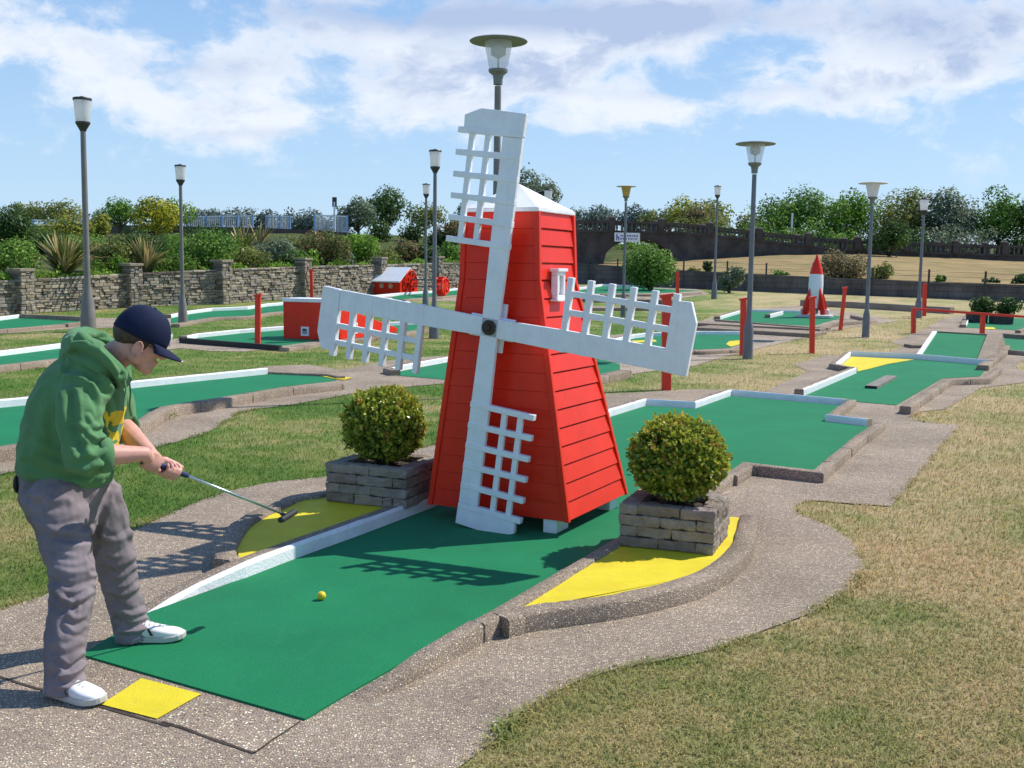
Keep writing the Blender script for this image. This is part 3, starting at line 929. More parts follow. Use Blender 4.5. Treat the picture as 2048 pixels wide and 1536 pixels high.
def stone_wall():
    base = [(-150, 640), (44, 628), (263, 615), (444, 608), (605, 597), (757, 587), (872, 579), (1000, 572)]
    wallh = [.85, .92, 1.02, 1.12, 1.15, 1.15, 1.15, 1.15]
    pts = gv(base)
    root = thing('stone_wall', 'long pale dry stone wall with square piers below the left garden', 'wall', pts[3])
    core = MB(); st_ = MB()
    for i in range(len(pts) - 1):
        a, b = pts[i], pts[i + 1]; d = (b - a).normalized(); out = Vector((d.y, -d.x, 0)).normalized()
        if out.y > 0: out = -out
        q = [a, b, b - out * .35, a - out * .35]
        core.prism([v - Vector((0, 0, .2)) for v in q], [v + Vector((0, 0, wallh[i] - .03)) if k in (0, 3) else v + Vector((0, 0, wallh[i + 1] - .03)) for k, v in enumerate(q)])
        stone_face(st_, a, b, wallh[i], wallh[i + 1], out)
        # cap stones
        L = (b - a).length; x = 0
        rot = Matrix((d, -out, Vector((0, 0, 1)))).transposed()
        while x < L:
            w = min(rnd.uniform(.25, .6), L - x); t = (x + w / 2) / L
            c = a.lerp(b, t) - out * .15; c.z += wallh[i] + (wallh[i + 1] - wallh[i]) * t
            st_.box(c, (w * .97, .46, rnd.uniform(.05, .085)), rot, mat=rnd.choice((0, 1, 3, 2))); x += w
    core.build('core', MORTAR, root, world=True)
    st_.build('facing', STONE, root, world=True, bevel=.012, seg=1)
    for i in range(1, len(pts) - 1):
        p = pts[i]; d = (pts[i + 1] - pts[i - 1]).normalized(); out = Vector((d.y, -d.x, 0)).normalized()
        if out.y > 0: out = -out
        hgt = wallh[i] + .28
        mb = MB(); rot = Matrix((d, -out, Vector((0, 0, 1)))).transposed()
        c0 = p + out * .02
        mb.box(c0 + Vector((0, 0, hgt / 2 - .1)), (.36, .44, hgt + .1), rot, mat=2)
        h = 0
        while h < hgt:
            ch = rnd.uniform(.06, .12); x = -.21
            for s_ in range(3):
                w = rnd.uniform(.11, .17)
                mb.box(c0 + d * (x + w / 2) + out * (.20 + rnd.uniform(-.02, .03)) + Vector((0, 0, h + ch / 2)), (w * .95, .1, ch * .9), rot, mat=rnd.choice((0, 1, 1, 2, 3)))
                x += w
            for sgn in (-1, 1):
                mb.box(c0 + d * sgn * (.165 + rnd.uniform(-.02, .03)) + out * .02 + Vector((0, 0, h + ch / 2)), (.1, .44, ch * .9), rot, mat=rnd.choice((1, 1, 2, 3)))
            h += ch
        mb.box(c0 + Vector((0, 0, hgt + .02)), (.50, .58, .08), rot, mat=1)
        mb.build('pier', STONE, root, world=True, bevel=.01, seg=1)
    return pts, wallh


WL_PTS, WL_H = stone_wall()


def low_wall():
    base = [(1000, 563), (1139, 566), (1359, 576), (1567, 585), (1733, 591), (1857, 596), (2048, 605), (2200, 612)]
    tops = [(1000, 524), (1139, 527), (1359, 542), (1567, 553), (1733, 560), (1857, 566), (2048, 572), (2200, 578)]
    pts = gv(base); tz = [P(t[0], t[1], p.y).z for t, p in zip(tops, pts)]
    root = thing('low_wall', 'low grey stained concrete wall with a wire fence below the dry bank', 'wall', pts[3])
    nfix = Vector((0, .35, 0)); mb = MB()
    for i in range(len(pts) - 1):
        a, b = pts[i], pts[i + 1]
        q = [a, b, b + nfix, a + nfix]
        mb.prism([v - Vector((0, 0, .3)) for v in q], [Vector((a.x, a.y, tz[i])), Vector((b.x, b.y, tz[i + 1])), Vector((b.x, b.y, tz[i + 1])) + nfix, Vector((a.x, a.y, tz[i])) + nfix])
    m, w, bs, out = newmat('concrete_block_wall')
    pos = w.new('ShaderNodeNewGeometry').outputs['Position']
    sep = w.new('ShaderNodeSeparateXYZ'); w.put(sep.inputs[0], pos)
    cb = w.new('ShaderNodeCombineXYZ'); w.put(cb.inputs[0], w.math('MULTIPLY', sep.outputs[0], 1.05)); w.put(cb.inputs[1], sep.outputs[2])
    br = w.new('ShaderNodeTexBrick', i_Scale=1.0, i_Mortar_Size=.012, i_Brick_Width=.9, i_Row_Height=.24)
    w.put(br.inputs['Vector'], cb.outputs[0])
    br.inputs['Color1'].default_value = (.165, .142, .13, 1); br.inputs['Color2'].default_value = (.12, .102, .095, 1); br.inputs['Mortar'].default_value = (.07, .065, .06, 1)
    st_ = w.new('ShaderNodeCombineXYZ'); w.put(st_.inputs[0], w.math('MULTIPLY', sep.outputs[0], 1.4)); w.put(st_.inputs[1], w.math('MULTIPLY', sep.outputs[2], .5))
    c = w.mix(1.0, br.outputs['Color'], w.ramp(w.noise(st_.outputs[0], 1.0, 8, .7), [(.32, .45), (.52, .95), (.7, 1.35)]), 'MULTIPLY')
    w.put(bs.inputs['Base Color'], c); bs.inputs['Roughness'].default_value = .9
    mb.build('wall_body', m, root, world=True)
    mb = MB()
    for i in range(len(pts) - 1):
        a = Vector((pts[i].x, pts[i].y - .04, tz[i] + .03)); b = Vector((pts[i + 1].x, pts[i + 1].y - .04, tz[i + 1] + .03))
        q = [a, b, b + nfix * 1.2, a + nfix * 1.2]
        mb.prism([v - Vector((0, 0, .06)) for v in q], [v + Vector((0, 0, .02)) for v in q])
    mb.build('coping', MAT['concrete'], root, world=True)
    # wire fence standing on the wall's near side
    fr = thing('wire_fence', 'thin dark wire fence on posts along the low grey wall', 'fence', pts[2])
    posts = [(1176, 568, 517), (1235, 571, 519), (1367, 577, 520), (1454, 580, 524), (1532, 583, 528), (1640, 588, 534), (1745, 592, 538), (1857, 597, 541), (1970, 602, 545), (2080, 607, 550)]
    tp = []
    for x, yb, yt in posts:
        a = G(x, yb); b = P(x, yt, a.y); mb = MB(); mb.box(((a + b) / 2), (.07, .07, (b - a).length + .1)); mb.build('post', MAT['darkmetal'], fr, world=True); tp.append((a, b))
    mb = MB()
    for (a, b), (c, d) in zip(tp[:-1], tp[1:]):
        for t in (.97, .8, .62, .45):
            mb.tube([a.lerp(b, t), c.lerp(d, t)], .006, 4)
    mb.build('wires', MAT['darkmetal'], fr, world=True)
    return pts, tz


WR_PTS, WR_TZ = low_wall()

# ================================================================== BANKS AND FAR GROUND
def jit_rows(rows, nsub=14, amp=.06):
    out = []
    for i in range(len(rows) - 1):
        A, B = rows[i], rows[i + 1]
        for k in range(nsub):
            t = k / nsub
            out.append([a.lerp(b, t) for a, b in zip(A, B)])
    out.append(rows[-1])
    res = []
    for r in out:
        rr = []
        for i in range(len(r) - 1):
            for k in range(6): rr.append(r[i].lerp(r[i + 1], k / 6))
        rr.append(r[-1]); res.append(rr)
    for r in res:
        for p in r: p.z += amp * mnoise.noise(p * .6)
    return res


# balustrade line: (px, top y, base-of-balusters y, ground y, depth)
BAL = [(930, 452, 474, 535, 72.0), (1139, 438, 460, 531, 72.0), (1364, 446, 464, 521, 72.5), (1498, 461, 477, 511, 73.0), (1674, 479, 498, 506, 73.5), (1910, 488, 507, 517, 74.0), (2048, 491, 510, 523, 74.5), (2250, 496, 516, 530, 75)]
MAT['bankgrass'] = pm('dry_bank_grass', (.34, .245, .115), .95, .18, .35, .05, 5, spec=.1, space='World', col2=(.17, .165, .06), thr=(.50, .68), dirt=.15)
rowA = [Vector((p.x, p.y + .3, z - .03)) for p, z in zip(WR_PTS, WR_TZ)]
xs = [1000, 1139, 1359, 1567, 1733, 1857, 2048, 2200]
def bal_at(px, col):
    for a, b in zip(BAL[:-1], BAL[1:]):
        if a[0] <= px <= b[0]:
            t = (px - a[0]) / (b[0] - a[0]); return a[col] + (b[col] - a[col]) * t
    return BAL[0][col] if px < BAL[0][0] else BAL[-1][col]
rowB = [P(x, bal_at(x, 3), bal_at(x, 4)) for x in xs]
rowM = [a.lerp(b, .5) + Vector((0, 0, .10 if x > 1400 else -.15)) for a, b, x in zip(rowA, rowB, xs)]
rowC = [b + Vector((0, 6, 0.1)) for b in rowB]
rowL = [Vector((rowA[0].x - 6, rowA[0].y, rowA[0].z)), Vector((rowM[0].x - 8, rowM[0].y, rowM[0].z)), Vector((rowB[0].x - 10, rowB[0].y, rowB[0].z)), Vector((rowC[0].x - 10, rowC[0].y, rowC[0].z))]
rowR = [r[-1] + Vector((25, 4, .4)) for r in (rowA, rowM, rowB, rowC)]
rows = [[l] + r + [q] for l, r, q in zip(rowL, (rowA, rowM, rowB, rowC), rowR)]
bk = strip_mesh('grass_bank', [list(reversed(r)) for r in jit_rows(rows)], MAT['bankgrass']); struct(bk)

# garden bank behind the stone wall
MAT['bankgreen'] = pm('garden_bank_ground', (.075, .095, .028), .95, .3, .5, .05, 4, spec=.1, space='World', col2=(.14, .12, .06), thr=(.52, .7))
gA = [p + Vector((0, .35, h - .05)) for p, h in zip(WL_PTS, WL_H)]
gB = [Vector((a.x * 1.25, a.y + 9, a.z + .95)) for a in gA]
gC = [Vector((a.x * 1.5, a.y + 20, a.z + 1.9)) for a in gA]
gD = [Vector((a.x * 2.2, a.y + 55, a.z + 2.2)) for a in gA]
gE = [Vector((a.x * 4, a.y + 160, a.z + 2.2)) for a in gA]
gb = strip_mesh('garden_bank', [list(reversed(r)) for r in jit_rows([gA, gB, gC, gD, gE], 6)], MAT['bankgreen']); struct(gb)
sl_rows = [[Vector((x, y, z + .25 * mnoise.noise(Vector((x * .15, y * .15, 1))))) for x in range(150, -90, -10)] for y, z in ((78.5, 1.9), (84, 2.7), (90, 3.5), (97, 4.2), (104, 4.2))]
sb_ = strip_mesh('grass_slope', sl_rows, MAT['bankgreen']); struct(sb_)
# plateau to the horizon
pl = strip_mesh('far_ground', [[(x, y, z) for x in (1600, 700, 200, 60, 0, -60, -200, -700, -1600)] for y, z in ((79, 2.2), (95, 2.3), (160, 2.4), (600, 2.4), (2200, 2.4))], MAT['bankgreen']); struct(pl)


# ================================================================== BRIDGE
BAL_ME = [None]


def bridge():
    root = thing('footbridge', 'dark concrete footbridge with a low arch and a stone balustrade', 'bridge', P(1270, 531, 72))
    front = []
    top = []
    N = 80
    x0, x1 = 930, 2250
    cxp, hw, rise_y = 1276, 70, 479
    tz = Vector((0, 3.2, 0))
    # wall panel with an arched opening, built from vertical slices
    mb = MB(); arch_pts = []
    xs = [x0 + (x1 - x0) * k / 220 for k in range(221)]
    def low(x):
        g = bal_at(x, 3) + 3
        u = (x - cxp) / hw
        if abs(u) < 1:
            return min(g, 527 - (527 - rise_y) * math.sqrt(1 - u * u))
        return g
    for xa, xb in zip(xs[:-1], xs[1:]):
        ya, yb = bal_at(xa, 4), bal_at(xb, 4)
        A0, A1 = P(xa, low(xa), ya), P(xa, bal_at(xa, 2), ya)
        B0, B1 = P(xb, low(xb), yb), P(xb, bal_at(xb, 2), yb)
        inside = abs((xa + xb) / 2 - cxp) < hw
        th = tz if True else tz
        mb.add([A0, B0, B1, A1], [(0, 1, 2, 3)])
        if inside: mb.add([A0, A0 + th, B0 + th, B0], [(0, 1, 2, 3)])
        mb.add([A0 + th, B0 + th, B1 + th, A1 + th], [(3, 2, 1, 0)])
    # jambs of the arch
    for s in (-1, 1):
        x = cxp + s * (hw - .01); y = bal_at(x, 4)
        a, b = P(x, 534, y), P(x, low(x), y)
        mb.add([a, b, b + tz, a + tz], [(0, 1, 2, 3)] if s < 0 else [(3, 2, 1, 0)])
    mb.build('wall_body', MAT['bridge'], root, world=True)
    mb = MB()   # deck
    for xa, xb in zip(xs[:-1:10], xs[10::10]):
        q = [P(xa, bal_at(xa, 2), bal_at(xa, 4)), P(xb, bal_at(xb, 2), bal_at(xb, 4))]
        q = [q[0], q[1], q[1] + tz, q[0] + tz]
        mb.prism([v + Vector((0, -.08, -.12)) for v in q], [v + Vector((0, -.08, .03)) for v in q])
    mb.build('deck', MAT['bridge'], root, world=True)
    for back in (0, 1):
        off = tz * .97 * back
        mb = MB(); bal = MB()
        for xa, xb in zip(xs[:-1:10], xs[10::10]):
            a, b = P(xa, bal_at(xa, 1), bal_at(xa, 4)) + off, P(xb, bal_at(xb, 1), bal_at(xb, 4)) + off
            q = [a + Vector((0, -.14, 0)), b + Vector((0, -.14, 0)), b + Vector((0, .14, 0)), a + Vector((0, .14, 0))]
            mb.prism([v - Vector((0, 0, .14)) for v in q], q)
        # balusters: the ones in view are parts of their own, the rest one mesh
        x = x0
        k = 0
        while x < x1:
            y = bal_at(x, 4)
            a, b = P(x, bal_at(x, 2), y) + off, P(x, bal_at(x, 1), y) + off
            h = (b - a).length - .12
            if k % 10 != 0:
                pr = [(.07, 0), (.07, h * .06), (.045, h * .12), (.085, h * .35), (.05, h * .75), (.045, h * .9), (.07, h * .95), (.07, h)]
                if back == 0 and 1142 < x < 2050:
                    if BAL_ME[0] is None:
                        one = MB(); one.lathe([(r_, z_ / h) for r_, z_ in pr], (0, 0, 0), 6); ob = one.build('baluster', MAT['baluster'], root); BAL_ME[0] = ob.data
                    else:
                        ob = bpy.data.objects.new('baluster', BAL_ME[0]); sc.collection.objects.link(ob); ob.parent = root
                    ob.location = wm(root).inverted() @ a; ob.scale = (1, 1, h)
                elif back == 0 or k % 2:
                    bal.lathe(pr, a, 6)
            else:
                z = (b - a).length + .12
                mb.box(a + Vector((0, 0, z / 2)), (.42, .4, z)); mb.lathe([(.24, 0), (.28, .06), (.16, .13), (.03, .2)], a + Vector((0, 0, z)), 8)
            x += 9.8; k += 1
        bo_ = bal.build('balusters', MAT['baluster'], root, world=True); bo_['kind'] = 'stuff'
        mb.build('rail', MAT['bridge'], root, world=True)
    return root


bridge()
# sign fixed above the arch
sg = thing('bridge_sign', 'white rectangular sign with blue lettering above the bridge arch', 'sign', P(1254, 484, 71.6))
cs = [P(1229, 465, 71.75), P(1280, 466, 71.75), P(1280, 484, 71.75), P(1229, 483, 71.75)]
mb = MB(); mb.prism([v + Vector((0, .05, 0)) for v in reversed(cs)], list(reversed(cs))); mb.build('board', MAT['white'], sg, world=True)
MAT['signblue'] = pm('sign_blue', (.05, .09, .33), .6, .05)
mb = MB()
def sgq(u0_, v0, u1, v1, sh=0):
    f = lambda u, v: cs[0].lerp(cs[1], u).lerp(cs[3].lerp(cs[2], u), v) + Vector((0, -.012, 0))
    a = [f(u0_, v1), f(u1, v1), f(u1 + sh, v0), f(u0_ + sh, v0)]; mb.prism([p + Vector((0, .008, 0)) for p in a], a)
sgq(.07, .16, .11, .86); sgq(.11, .42, .16, .58); sgq(.15, .5, .185, .86)
for u in (.24, .30, .36, .42, .50, .56, .62, .70, .76, .82, .88): sgq(u, .24, u + .035, .44)
for u in (.22, .27, .33, .39, .45, .53, .59, .65, .71, .79, .85): sgq(u, .58, u + .03, .76)
mb.build('lettering', MAT['signblue'], sg, world=True)
# ================================================================== WINDMILL
def windmill():
    ang = math.radians(-27.4)
    t = Vector((math.cos(ang), math.sin(ang), 0)); d = Vector((-math.sin(ang), math.cos(ang), 0))
    mid = Vector((-.085, 6.625, 0))
    root = thing('windmill', 'red weatherboarded toy windmill with white lattice sails standing across the green carpet', 'windmill', mid, ang)
    # local frame: x right along the front, y back, z up. front plane at y=0
    zb, zk, zt = .105, 1.56, 1.975
    def half(z):   # half width
        return .485 + (.262 - .485) * (z - zb) / (zk - zb) if z < zk else .262 - .014 * (z - zk) / (zt - zk)
    def depth(z):
        return .955 + (.525 - .955) * (z - zb) / (zk - zb) if z < zk else .525 - .02 * (z - zk) / (zt - zk)
    core = MB()
    def ring(z, ins):
        h, dp = half(z) - ins, depth(z)
        return [Vector((-h, ins, z)), Vector((h, ins, z)), Vector((h, dp - ins, z)), Vector((-h, dp - ins, z))]
    core.rings([ring(zb + .015, .022), ring(zk, .022), ring(zt, .022)])
    core.build('core', MAT['red'], root)
    # side boards: lapped on three sides, nearly flush on the front
    cl = MB()
    zs = [zb]
    n_lo = 13
    for i in range(1, n_lo + 1): zs.append(zb + (zk - zb) * i / n_lo)
    for i in range(1, 5): zs.append(zk + (zt - zk) * i / 4)
    def face(axis):
        for za, zc in zip(zs[:-1], zs[1:]):
            lap = .012; g = .004
            for (z0, z1, o0, o1) in ((za + g, zc - .004, lap, .003),):
                if axis == 'r':
                    a = [Vector((half(z) + o, y, z)) for z, o in ((z0, o0), (z1, o1)) for y in (.012, depth(z) - .012)]
                    inn = [Vector((half(z) - .02, y, z)) for z in (z0, z1) for y in (.012, depth(z) - .012)]
                    q = [a[0], a[1], a[3], a[2]]; qi = [inn[0], inn[1], inn[3], inn[2]]
                elif axis == 'l':
                    a = [Vector((-half(z) - o, y, z)) for z, o in ((z0, o0), (z1, o1)) for y in (depth(z) - .012, .012)]
                    inn = [Vector((-half(z) + .02, y, z)) for z in (z0, z1) for y in (depth(z) - .012, .012)]
                    q = [a[0], a[1], a[3], a[2]]; qi = [inn[0], inn[1], inn[3], inn[2]]
                elif axis == 'b':
                    a = [Vector((x, depth(z) + o, z)) for z, o in ((z0, o0), (z1, o1)) for x in (half(z), -half(z))]
                    inn = [Vector((x, depth(z) - .02, z)) for z in (z0, z1) for x in (half(z), -half(z))]
                    q = [a[0], a[1], a[3], a[2]]; qi = [inn[0], inn[1], inn[3], inn[2]]
                else:
                    a = [Vector((x, -o, z)) for z, o in ((z0 - .0055, .0045), (z1 + .0025, .002)) for x in (-half(z) + .004, half(z) - .004)]
                    inn = [Vector((x, .02, z)) for z in (z0, z1) for x in (-half(z) + .004, half(z) - .004)]
                    q = [a[0], a[1], a[3], a[2]]; qi = [inn[0], inn[1], inn[3], inn[2]]
                cl.prism(qi, q)
    for ax in 'rlbf': face(ax)
    cl.build('cladding', MAT['red'], root, bevel=.0025, seg=2)
    tr = MB()
    for (sx, yb) in ((1, 0), (1, 1), (-1, 1), (-1, 0)):
        pts = []
        for z in (zb - .004, zk, zt):
            h, dp = half(z), depth(z)
            pts.append(Vector((sx * (h + .001), (dp if yb else 0) , z)))
        for a, b in zip(pts[:-1], pts[1:]):
            tr.prism([a + Vector((x, y, 0)) for x, y in ((-.018, -.015), (.018, -.015), (.018, .018), (-.018, .018))],
                     [b + Vector((x, y, 0)) for x, y in ((-.018, -.015), (.018, -.015), (.018, .018), (-.018, .018))])
    tr.build('corner_trim', MAT['red'], root, bevel=.004)
    # white hipped roof
    rf = MB(); e = .018
    h, dp = half(zt) + e, depth(zt)
    b0 = [Vector((-h, -e, zt - .004)), Vector((h, -e, zt - .004)), Vector((h, dp + e, zt - .004)), Vector((-h, dp + e, zt - .004))]
    b1 = [v + Vector((0, 0, .022)) for v in b0]
    ap = Vector((-.005, dp * .5, zt + .185))
    rf.prism(b0, b1)
    b2 = [v.lerp(Vector((0, dp / 2, v.z)), .01) + Vector((0, 0, .0015)) for v in b1]
    rf.add(b2 + [ap], [(0, 1, 4), (1, 2, 4), (2, 3, 4), (3, 0, 4)])
    rf.build('roof', MAT['white'], root, bevel=.004)
    # little window on the right face
    zc = 1.53; hx = half(zc - .03) + .018; y0 = .205
    nrm = Vector((1, 0, .08)).normalized()
    wf = MB()
    fw, fh, w_ = .112, .168, .025
    for (cy, cz, sy, sz) in ((0, fh / 2 - w_ / 2, fw, w_), (0, -fh / 2 + w_ / 2, fw, w_), (-fw / 2 + w_ / 2, 0, w_, fh - 2 * w_ - .001), (fw / 2 - w_ / 2, 0, w_, fh - 2 * w_ - .001)):
        wf.box((hx + .012, y0 + cy, zc + cz), (.045, sy, sz))
    wf.box((hx + .016, y0, zc + fh / 2 + .010), (.060, fw + .03, .020))
    wf.box((hx + .016, y0, zc - fh / 2 - .007), (.060, fw + .03, .014))
    wn = wf.build('window', MAT['white'], root, bevel=.003)
    pn = MB(); yy = fw / 2 - w_; z2 = fh / 2 - w_
    pn.prism([Vector((hx + .004, y0 - yy, zc - z2)), Vector((hx + .004, y0 + yy, zc - z2)), Vector((hx + .004, y0 + yy, zc + z2)), Vector((hx + .004, y0 - yy, zc + z2))],
             [Vector((hx + .018, y0 - yy * .6, zc - z2 * .72)), Vector((hx + .018, y0 + yy * .6, zc - z2 * .72)), Vector((hx + .018, y0 + yy * .6, zc + z2 * .72)), Vector((hx + .018, y0 - yy * .6, zc + z2 * .72))])
    pn.build('pane', pm('window_panel_paint', (.62, .64, .64), .4, .05), wn)
    # white support blocks
    for (x, y, sx, sy) in ((.365, .10, .09, .18), (-.16, .42, .10, .18), (.40, .84, .10, .14), (-.40, .84, .10, .14)):
        mb = MB(); mb.box((x, y, .066), (sx, sy, .097)); mb.build('support_block', MAT['white'], root, bevel=.004)
    # sails -------------------------------------------------------------
    hubz = 1.272; hy = -.125; hx0 = .008
    tilt = math.radians(7.0)
    def sail(k, Ro):
        """one sail pointing up in its own frame (x to the right, z outward), turned k quarter turns clockwise"""
        a = -(tilt + k * math.pi / 2)
        M = Matrix.Translation((hx0, hy, hubz)) @ Matrix.Rotation(-a, 4, 'Y')
        tf = lambda mb_: [tuple(M @ Vector(v)) for v in mb_.v]
        th = .030
        # spar: lies right of the centre line, widening outwards
        sp = MB()
        w0, w1 = .056, .064
        prof = [(-w0, .0), (w0, .0), (w1, Ro * .4), (w1 + .004, Ro * .88), (-w1 + .000, Ro * .88), (-w1, Ro * .4)]
        sp.prism([Vector((x, th / 2, z)) for x, z in prof], [Vector((x, -th / 2, z)) for x, z in prof])
        sp.v = tf(sp); s_o = sp.build('sail', MAT['white'], root, bevel=.003)
        lat = -.305
        # end board across spar and lattice with one chamfered corner
        eb = MB()
        z0, z1 = Ro * .885, Ro
        prof = [(-w1 + lat + .035, z0), (w1 + .006, z0), (w1 + .010, z1 - .012), (-w1 + lat + .14, z1), (-w1 + lat + .03, z1 - .045)]
        eb.prism([Vector((x, th / 2 + .002, z)) for x, z in prof], [Vector((x, -th / 2 - .002, z)) for x, z in prof])
        eb.v = tf(eb); eb.build('end_board', MAT['white'], s_o, bevel=.004)
        cb = MB(); nb = 6
        zs_ = [Ro * (.385 + (.895 - .385) * i / (nb - 1)) for i in range(nb)]
        for i, z in enumerate(zs_):
            ww = .036
            cb.box(((lat - w1 + w1) / 2 - .0, 0, z), (abs(lat) + w1 * 2 + .006, th + .008 if i < nb - 1 else th + .012, ww), Matrix.Rotation(math.radians(rnd.uniform(-.5, .5)), 3, 'Y'))
        cb.v = tf(cb); cb.build('cross_bars', MAT['white'], s_o, bevel=.003)
        lb = MB()
        for x in (-w1 - .105, -w1 - .215):
            lb.box((x, .003, (zs_[0] + z0) / 2), (.036, th - .004, z0 - zs_[0] + .030))
        lb.v = tf(lb); lb.build('long_bars', MAT['white'], s_o, bevel=.003)
    for k, Ro in ((0, 1.285), (1, 1.275), (2, 1.262), (3, 1.275)): sail(k, Ro)
    # hub plates, disc and bolt
    hb = MB(); hb.box((hx0, hy + .026, hubz), (.30, .022, .135), Matrix.Rotation(tilt, 3, 'Y')); hb.box((hx0, hy + .049, hubz), (.15, .02, .30), Matrix.Rotation(tilt, 3, 'Y'))
    hb.build('hub_plate', MAT['white'], root, bevel=.003)
    ax = MB(); ax.lathe([(.03, 0), (.03, .10)], (hx0, hy + .03, hubz), 14, axis=(0, 1, 0)); ax.build('axle', MAT['darkmetal'], root, smooth=False)
    dk = MB(); dk.lathe([(.046, 0), (.046, .010), (.040, .016), (.040, .016)], (hx0, hy - .0175, hubz), 24, axis=(0, -1, 0)); dk.lathe([(.022, .016), (.022, .028), (.016, .033)], (hx0, hy - .0175, hubz), 6, axis=(0, -1, 0))
    dk.build('hub_disc', pm('rusty_bolt', (.045, .025, .018), .6, .3, 30), root, auto=30)
    return root


windmill()

# golf ball
bc = G(643, 1191, .022 + .016)
gb_ = MB(); gb_.ell((0, 0, 0), (.0215, .0215, .0215), n=28, m=18)
ball = gb_.build('golf_ball', None or pm('yellow_ball', (.82, .58, .02), .35, .03), smooth=True); ball.location = (bc.x, bc.y, .016 + .0213)
tag(ball, 'small yellow golf ball lying on the green carpet', 'ball')


# ================================================================== PLANTERS (block boxes)
BLOCKS = [pm('planter_block', (.325, .268, .212), .9, .2, 11, .010, 45, spec=.2, dirt=.35), pm('planter_block_grey', (.295, .255, .212), .9, .2, 11, .010, 45, spec=.2, dirt=.35),
          pm('planter_block_dark', (.225, .184, .145), .9, .2, 11, .010, 45, spec=.2, dirt=.4), pm('planter_block_red', (.285, .225, .20), .9, .2, 11, .010, 45, spec=.2, dirt=.35)]
ROUGH = bpy.data.textures.new('rock_face', 'CLOUDS'); ROUGH.noise_scale = .045; ROUGH.noise_depth = 3


def planter(name, label, o, ang, L, D, courses, ch, z0):
    root = thing('planter', label, 'planter', (o.x, o.y, z0), ang, group='block planters on yellow patches')
    th = .10
    mb = MB()
    for c in range(courses):
        for (p, dvec, n, ln) in ((Vector((0, 0, 0)), Vector((1, 0, 0)), Vector((0, -1, 0)), L), (Vector((L, 0, 0)), Vector((0, 1, 0)), Vector((1, 0, 0)), D),
                                 (Vector((L, D, 0)), Vector((-1, 0, 0)), Vector((0, 1, 0)), L), (Vector((0, D, 0)), Vector((0, -1, 0)), Vector((-1, 0, 0)), D)):
            x = 0 if c % 2 == 0 else -.12
            start = 0 if (c % 2 == 0) else th
            x = start; end = ln if c % 2 else ln - th
            seg = []
            while x < end - .02:
                w = rnd.uniform(.19, .25)
                if end - (x + w) < .07: w = end - x
                seg.append((x, w)); x += w
            for x, w in seg:
                rot = Matrix((dvec, -n, Vector((0, 0, 1)))).transposed()
                cc = p + dvec * (x + w / 2) - n * (th / 2 + rnd.uniform(-.004, .006)); cc.z = ch * (c + .5)
                mb.box(cc, (w - .004, th, ch - .004), rot @ Matrix.Rotation(rnd.uniform(-.012, .012), 3, 'Z'), mat=rnd.choice((0, 0, 1, 1, 2, 3)))
    o_ = mb.build('block_wall', BLOCKS, root, bevel=.007, seg=2)
    sb = o_.modifiers.new('sub', 'SUBSURF'); sb.subdivision_type = 'SIMPLE'; sb.levels = 1; sb.render_levels = 3
    dm = o_.modifiers.new('rough', 'DISPLACE'); dm.texture = ROUGH; dm.strength = .022; dm.mid_level = .5; dm.texture_coords = 'GLOBAL'
    s = MB(); nx = 10
    s.rings([[Vector((th * .9 + (L - 2 * th * .9) * i / nx, th * .9 + (D - 2 * th * .9) * j / nx, courses * ch - .045 + .02 * mnoise.noise(Vector((i * .7, j * .7, o.x))))) for j in range(nx + 1)] for i in range(nx + 1)], cap=False, closed=False)
    s.build('soil', MAT['soil'], root)
    return root


# right planter: front bottom-right corner at (1425,1112)
pr = G(1427, 1112, .074); pl_ = G(1236, 1092, .074)
angR = math.atan2(pr.y - pl_.y, pr.x - pl_.x)
LR = (pr - pl_).length
PLR = planter('planter', 'square grey block planter under the right clipped bush, with four block courses', Vector((pl_.x, pl_.y, 0)), angR, LR, .52, 4, .062, .074)
ql = G(651, 1003, .074); qr = G(812, 1020, .074)
angL = math.atan2(qr.y - ql.y, qr.x - ql.x)
PLL = planter('planter', 'shaded grey block planter under the left clipped bush beside the windmill', Vector((ql.x, ql.y, 0)), angL, (qr - ql).length, .56, 4, .066, .074)
# ================================================================== LAMPS
m_, w_, b_, o_ = newmat('frosted_lamp_glass')
b_.inputs['Base Color'].default_value = (.93, .93, .94, 1); b_.inputs['Roughness'].default_value = .3
tr_ = w_.new('ShaderNodeBsdfTranslucent', i_0=(.95, .95, .97)); mx_ = w_.new('ShaderNodeMixShader', i_0=.6)
w_.l.new(b_.outputs[0], mx_.inputs[1]); w_.l.new(tr_.outputs[0], mx_.inputs[2]); w_.l.new(mx_.outputs[0], o_.inputs['Surface'])
MAT['frost'] = m_
m_, w_, b_, o_ = newmat('clear_lamp_glass')
b_.inputs['Base Color'].default_value = (.86, .88, .9, 1); b_.inputs['Roughness'].default_value = .25
tr_ = w_.new('ShaderNodeBsdfTransparent', i_0=(.93, .94, .96)); mx_ = w_.new('ShaderNodeMixShader', i_0=.62)
w_.l.new(b_.outputs[0], mx_.inputs[1]); w_.l.new(tr_.outputs[0], mx_.inputs[2]); w_.l.new(mx_.outputs[0], o_.inputs['Surface'])
MAT['clear'] = m_
MAT['amber'] = pm('amber_lamp_glass', (.52, .33, .07), .35, .1)
MAT['hatw'] = pm('white_hat_metal', (.55, .56, .53), .5, .1, 9, dirt=.2)


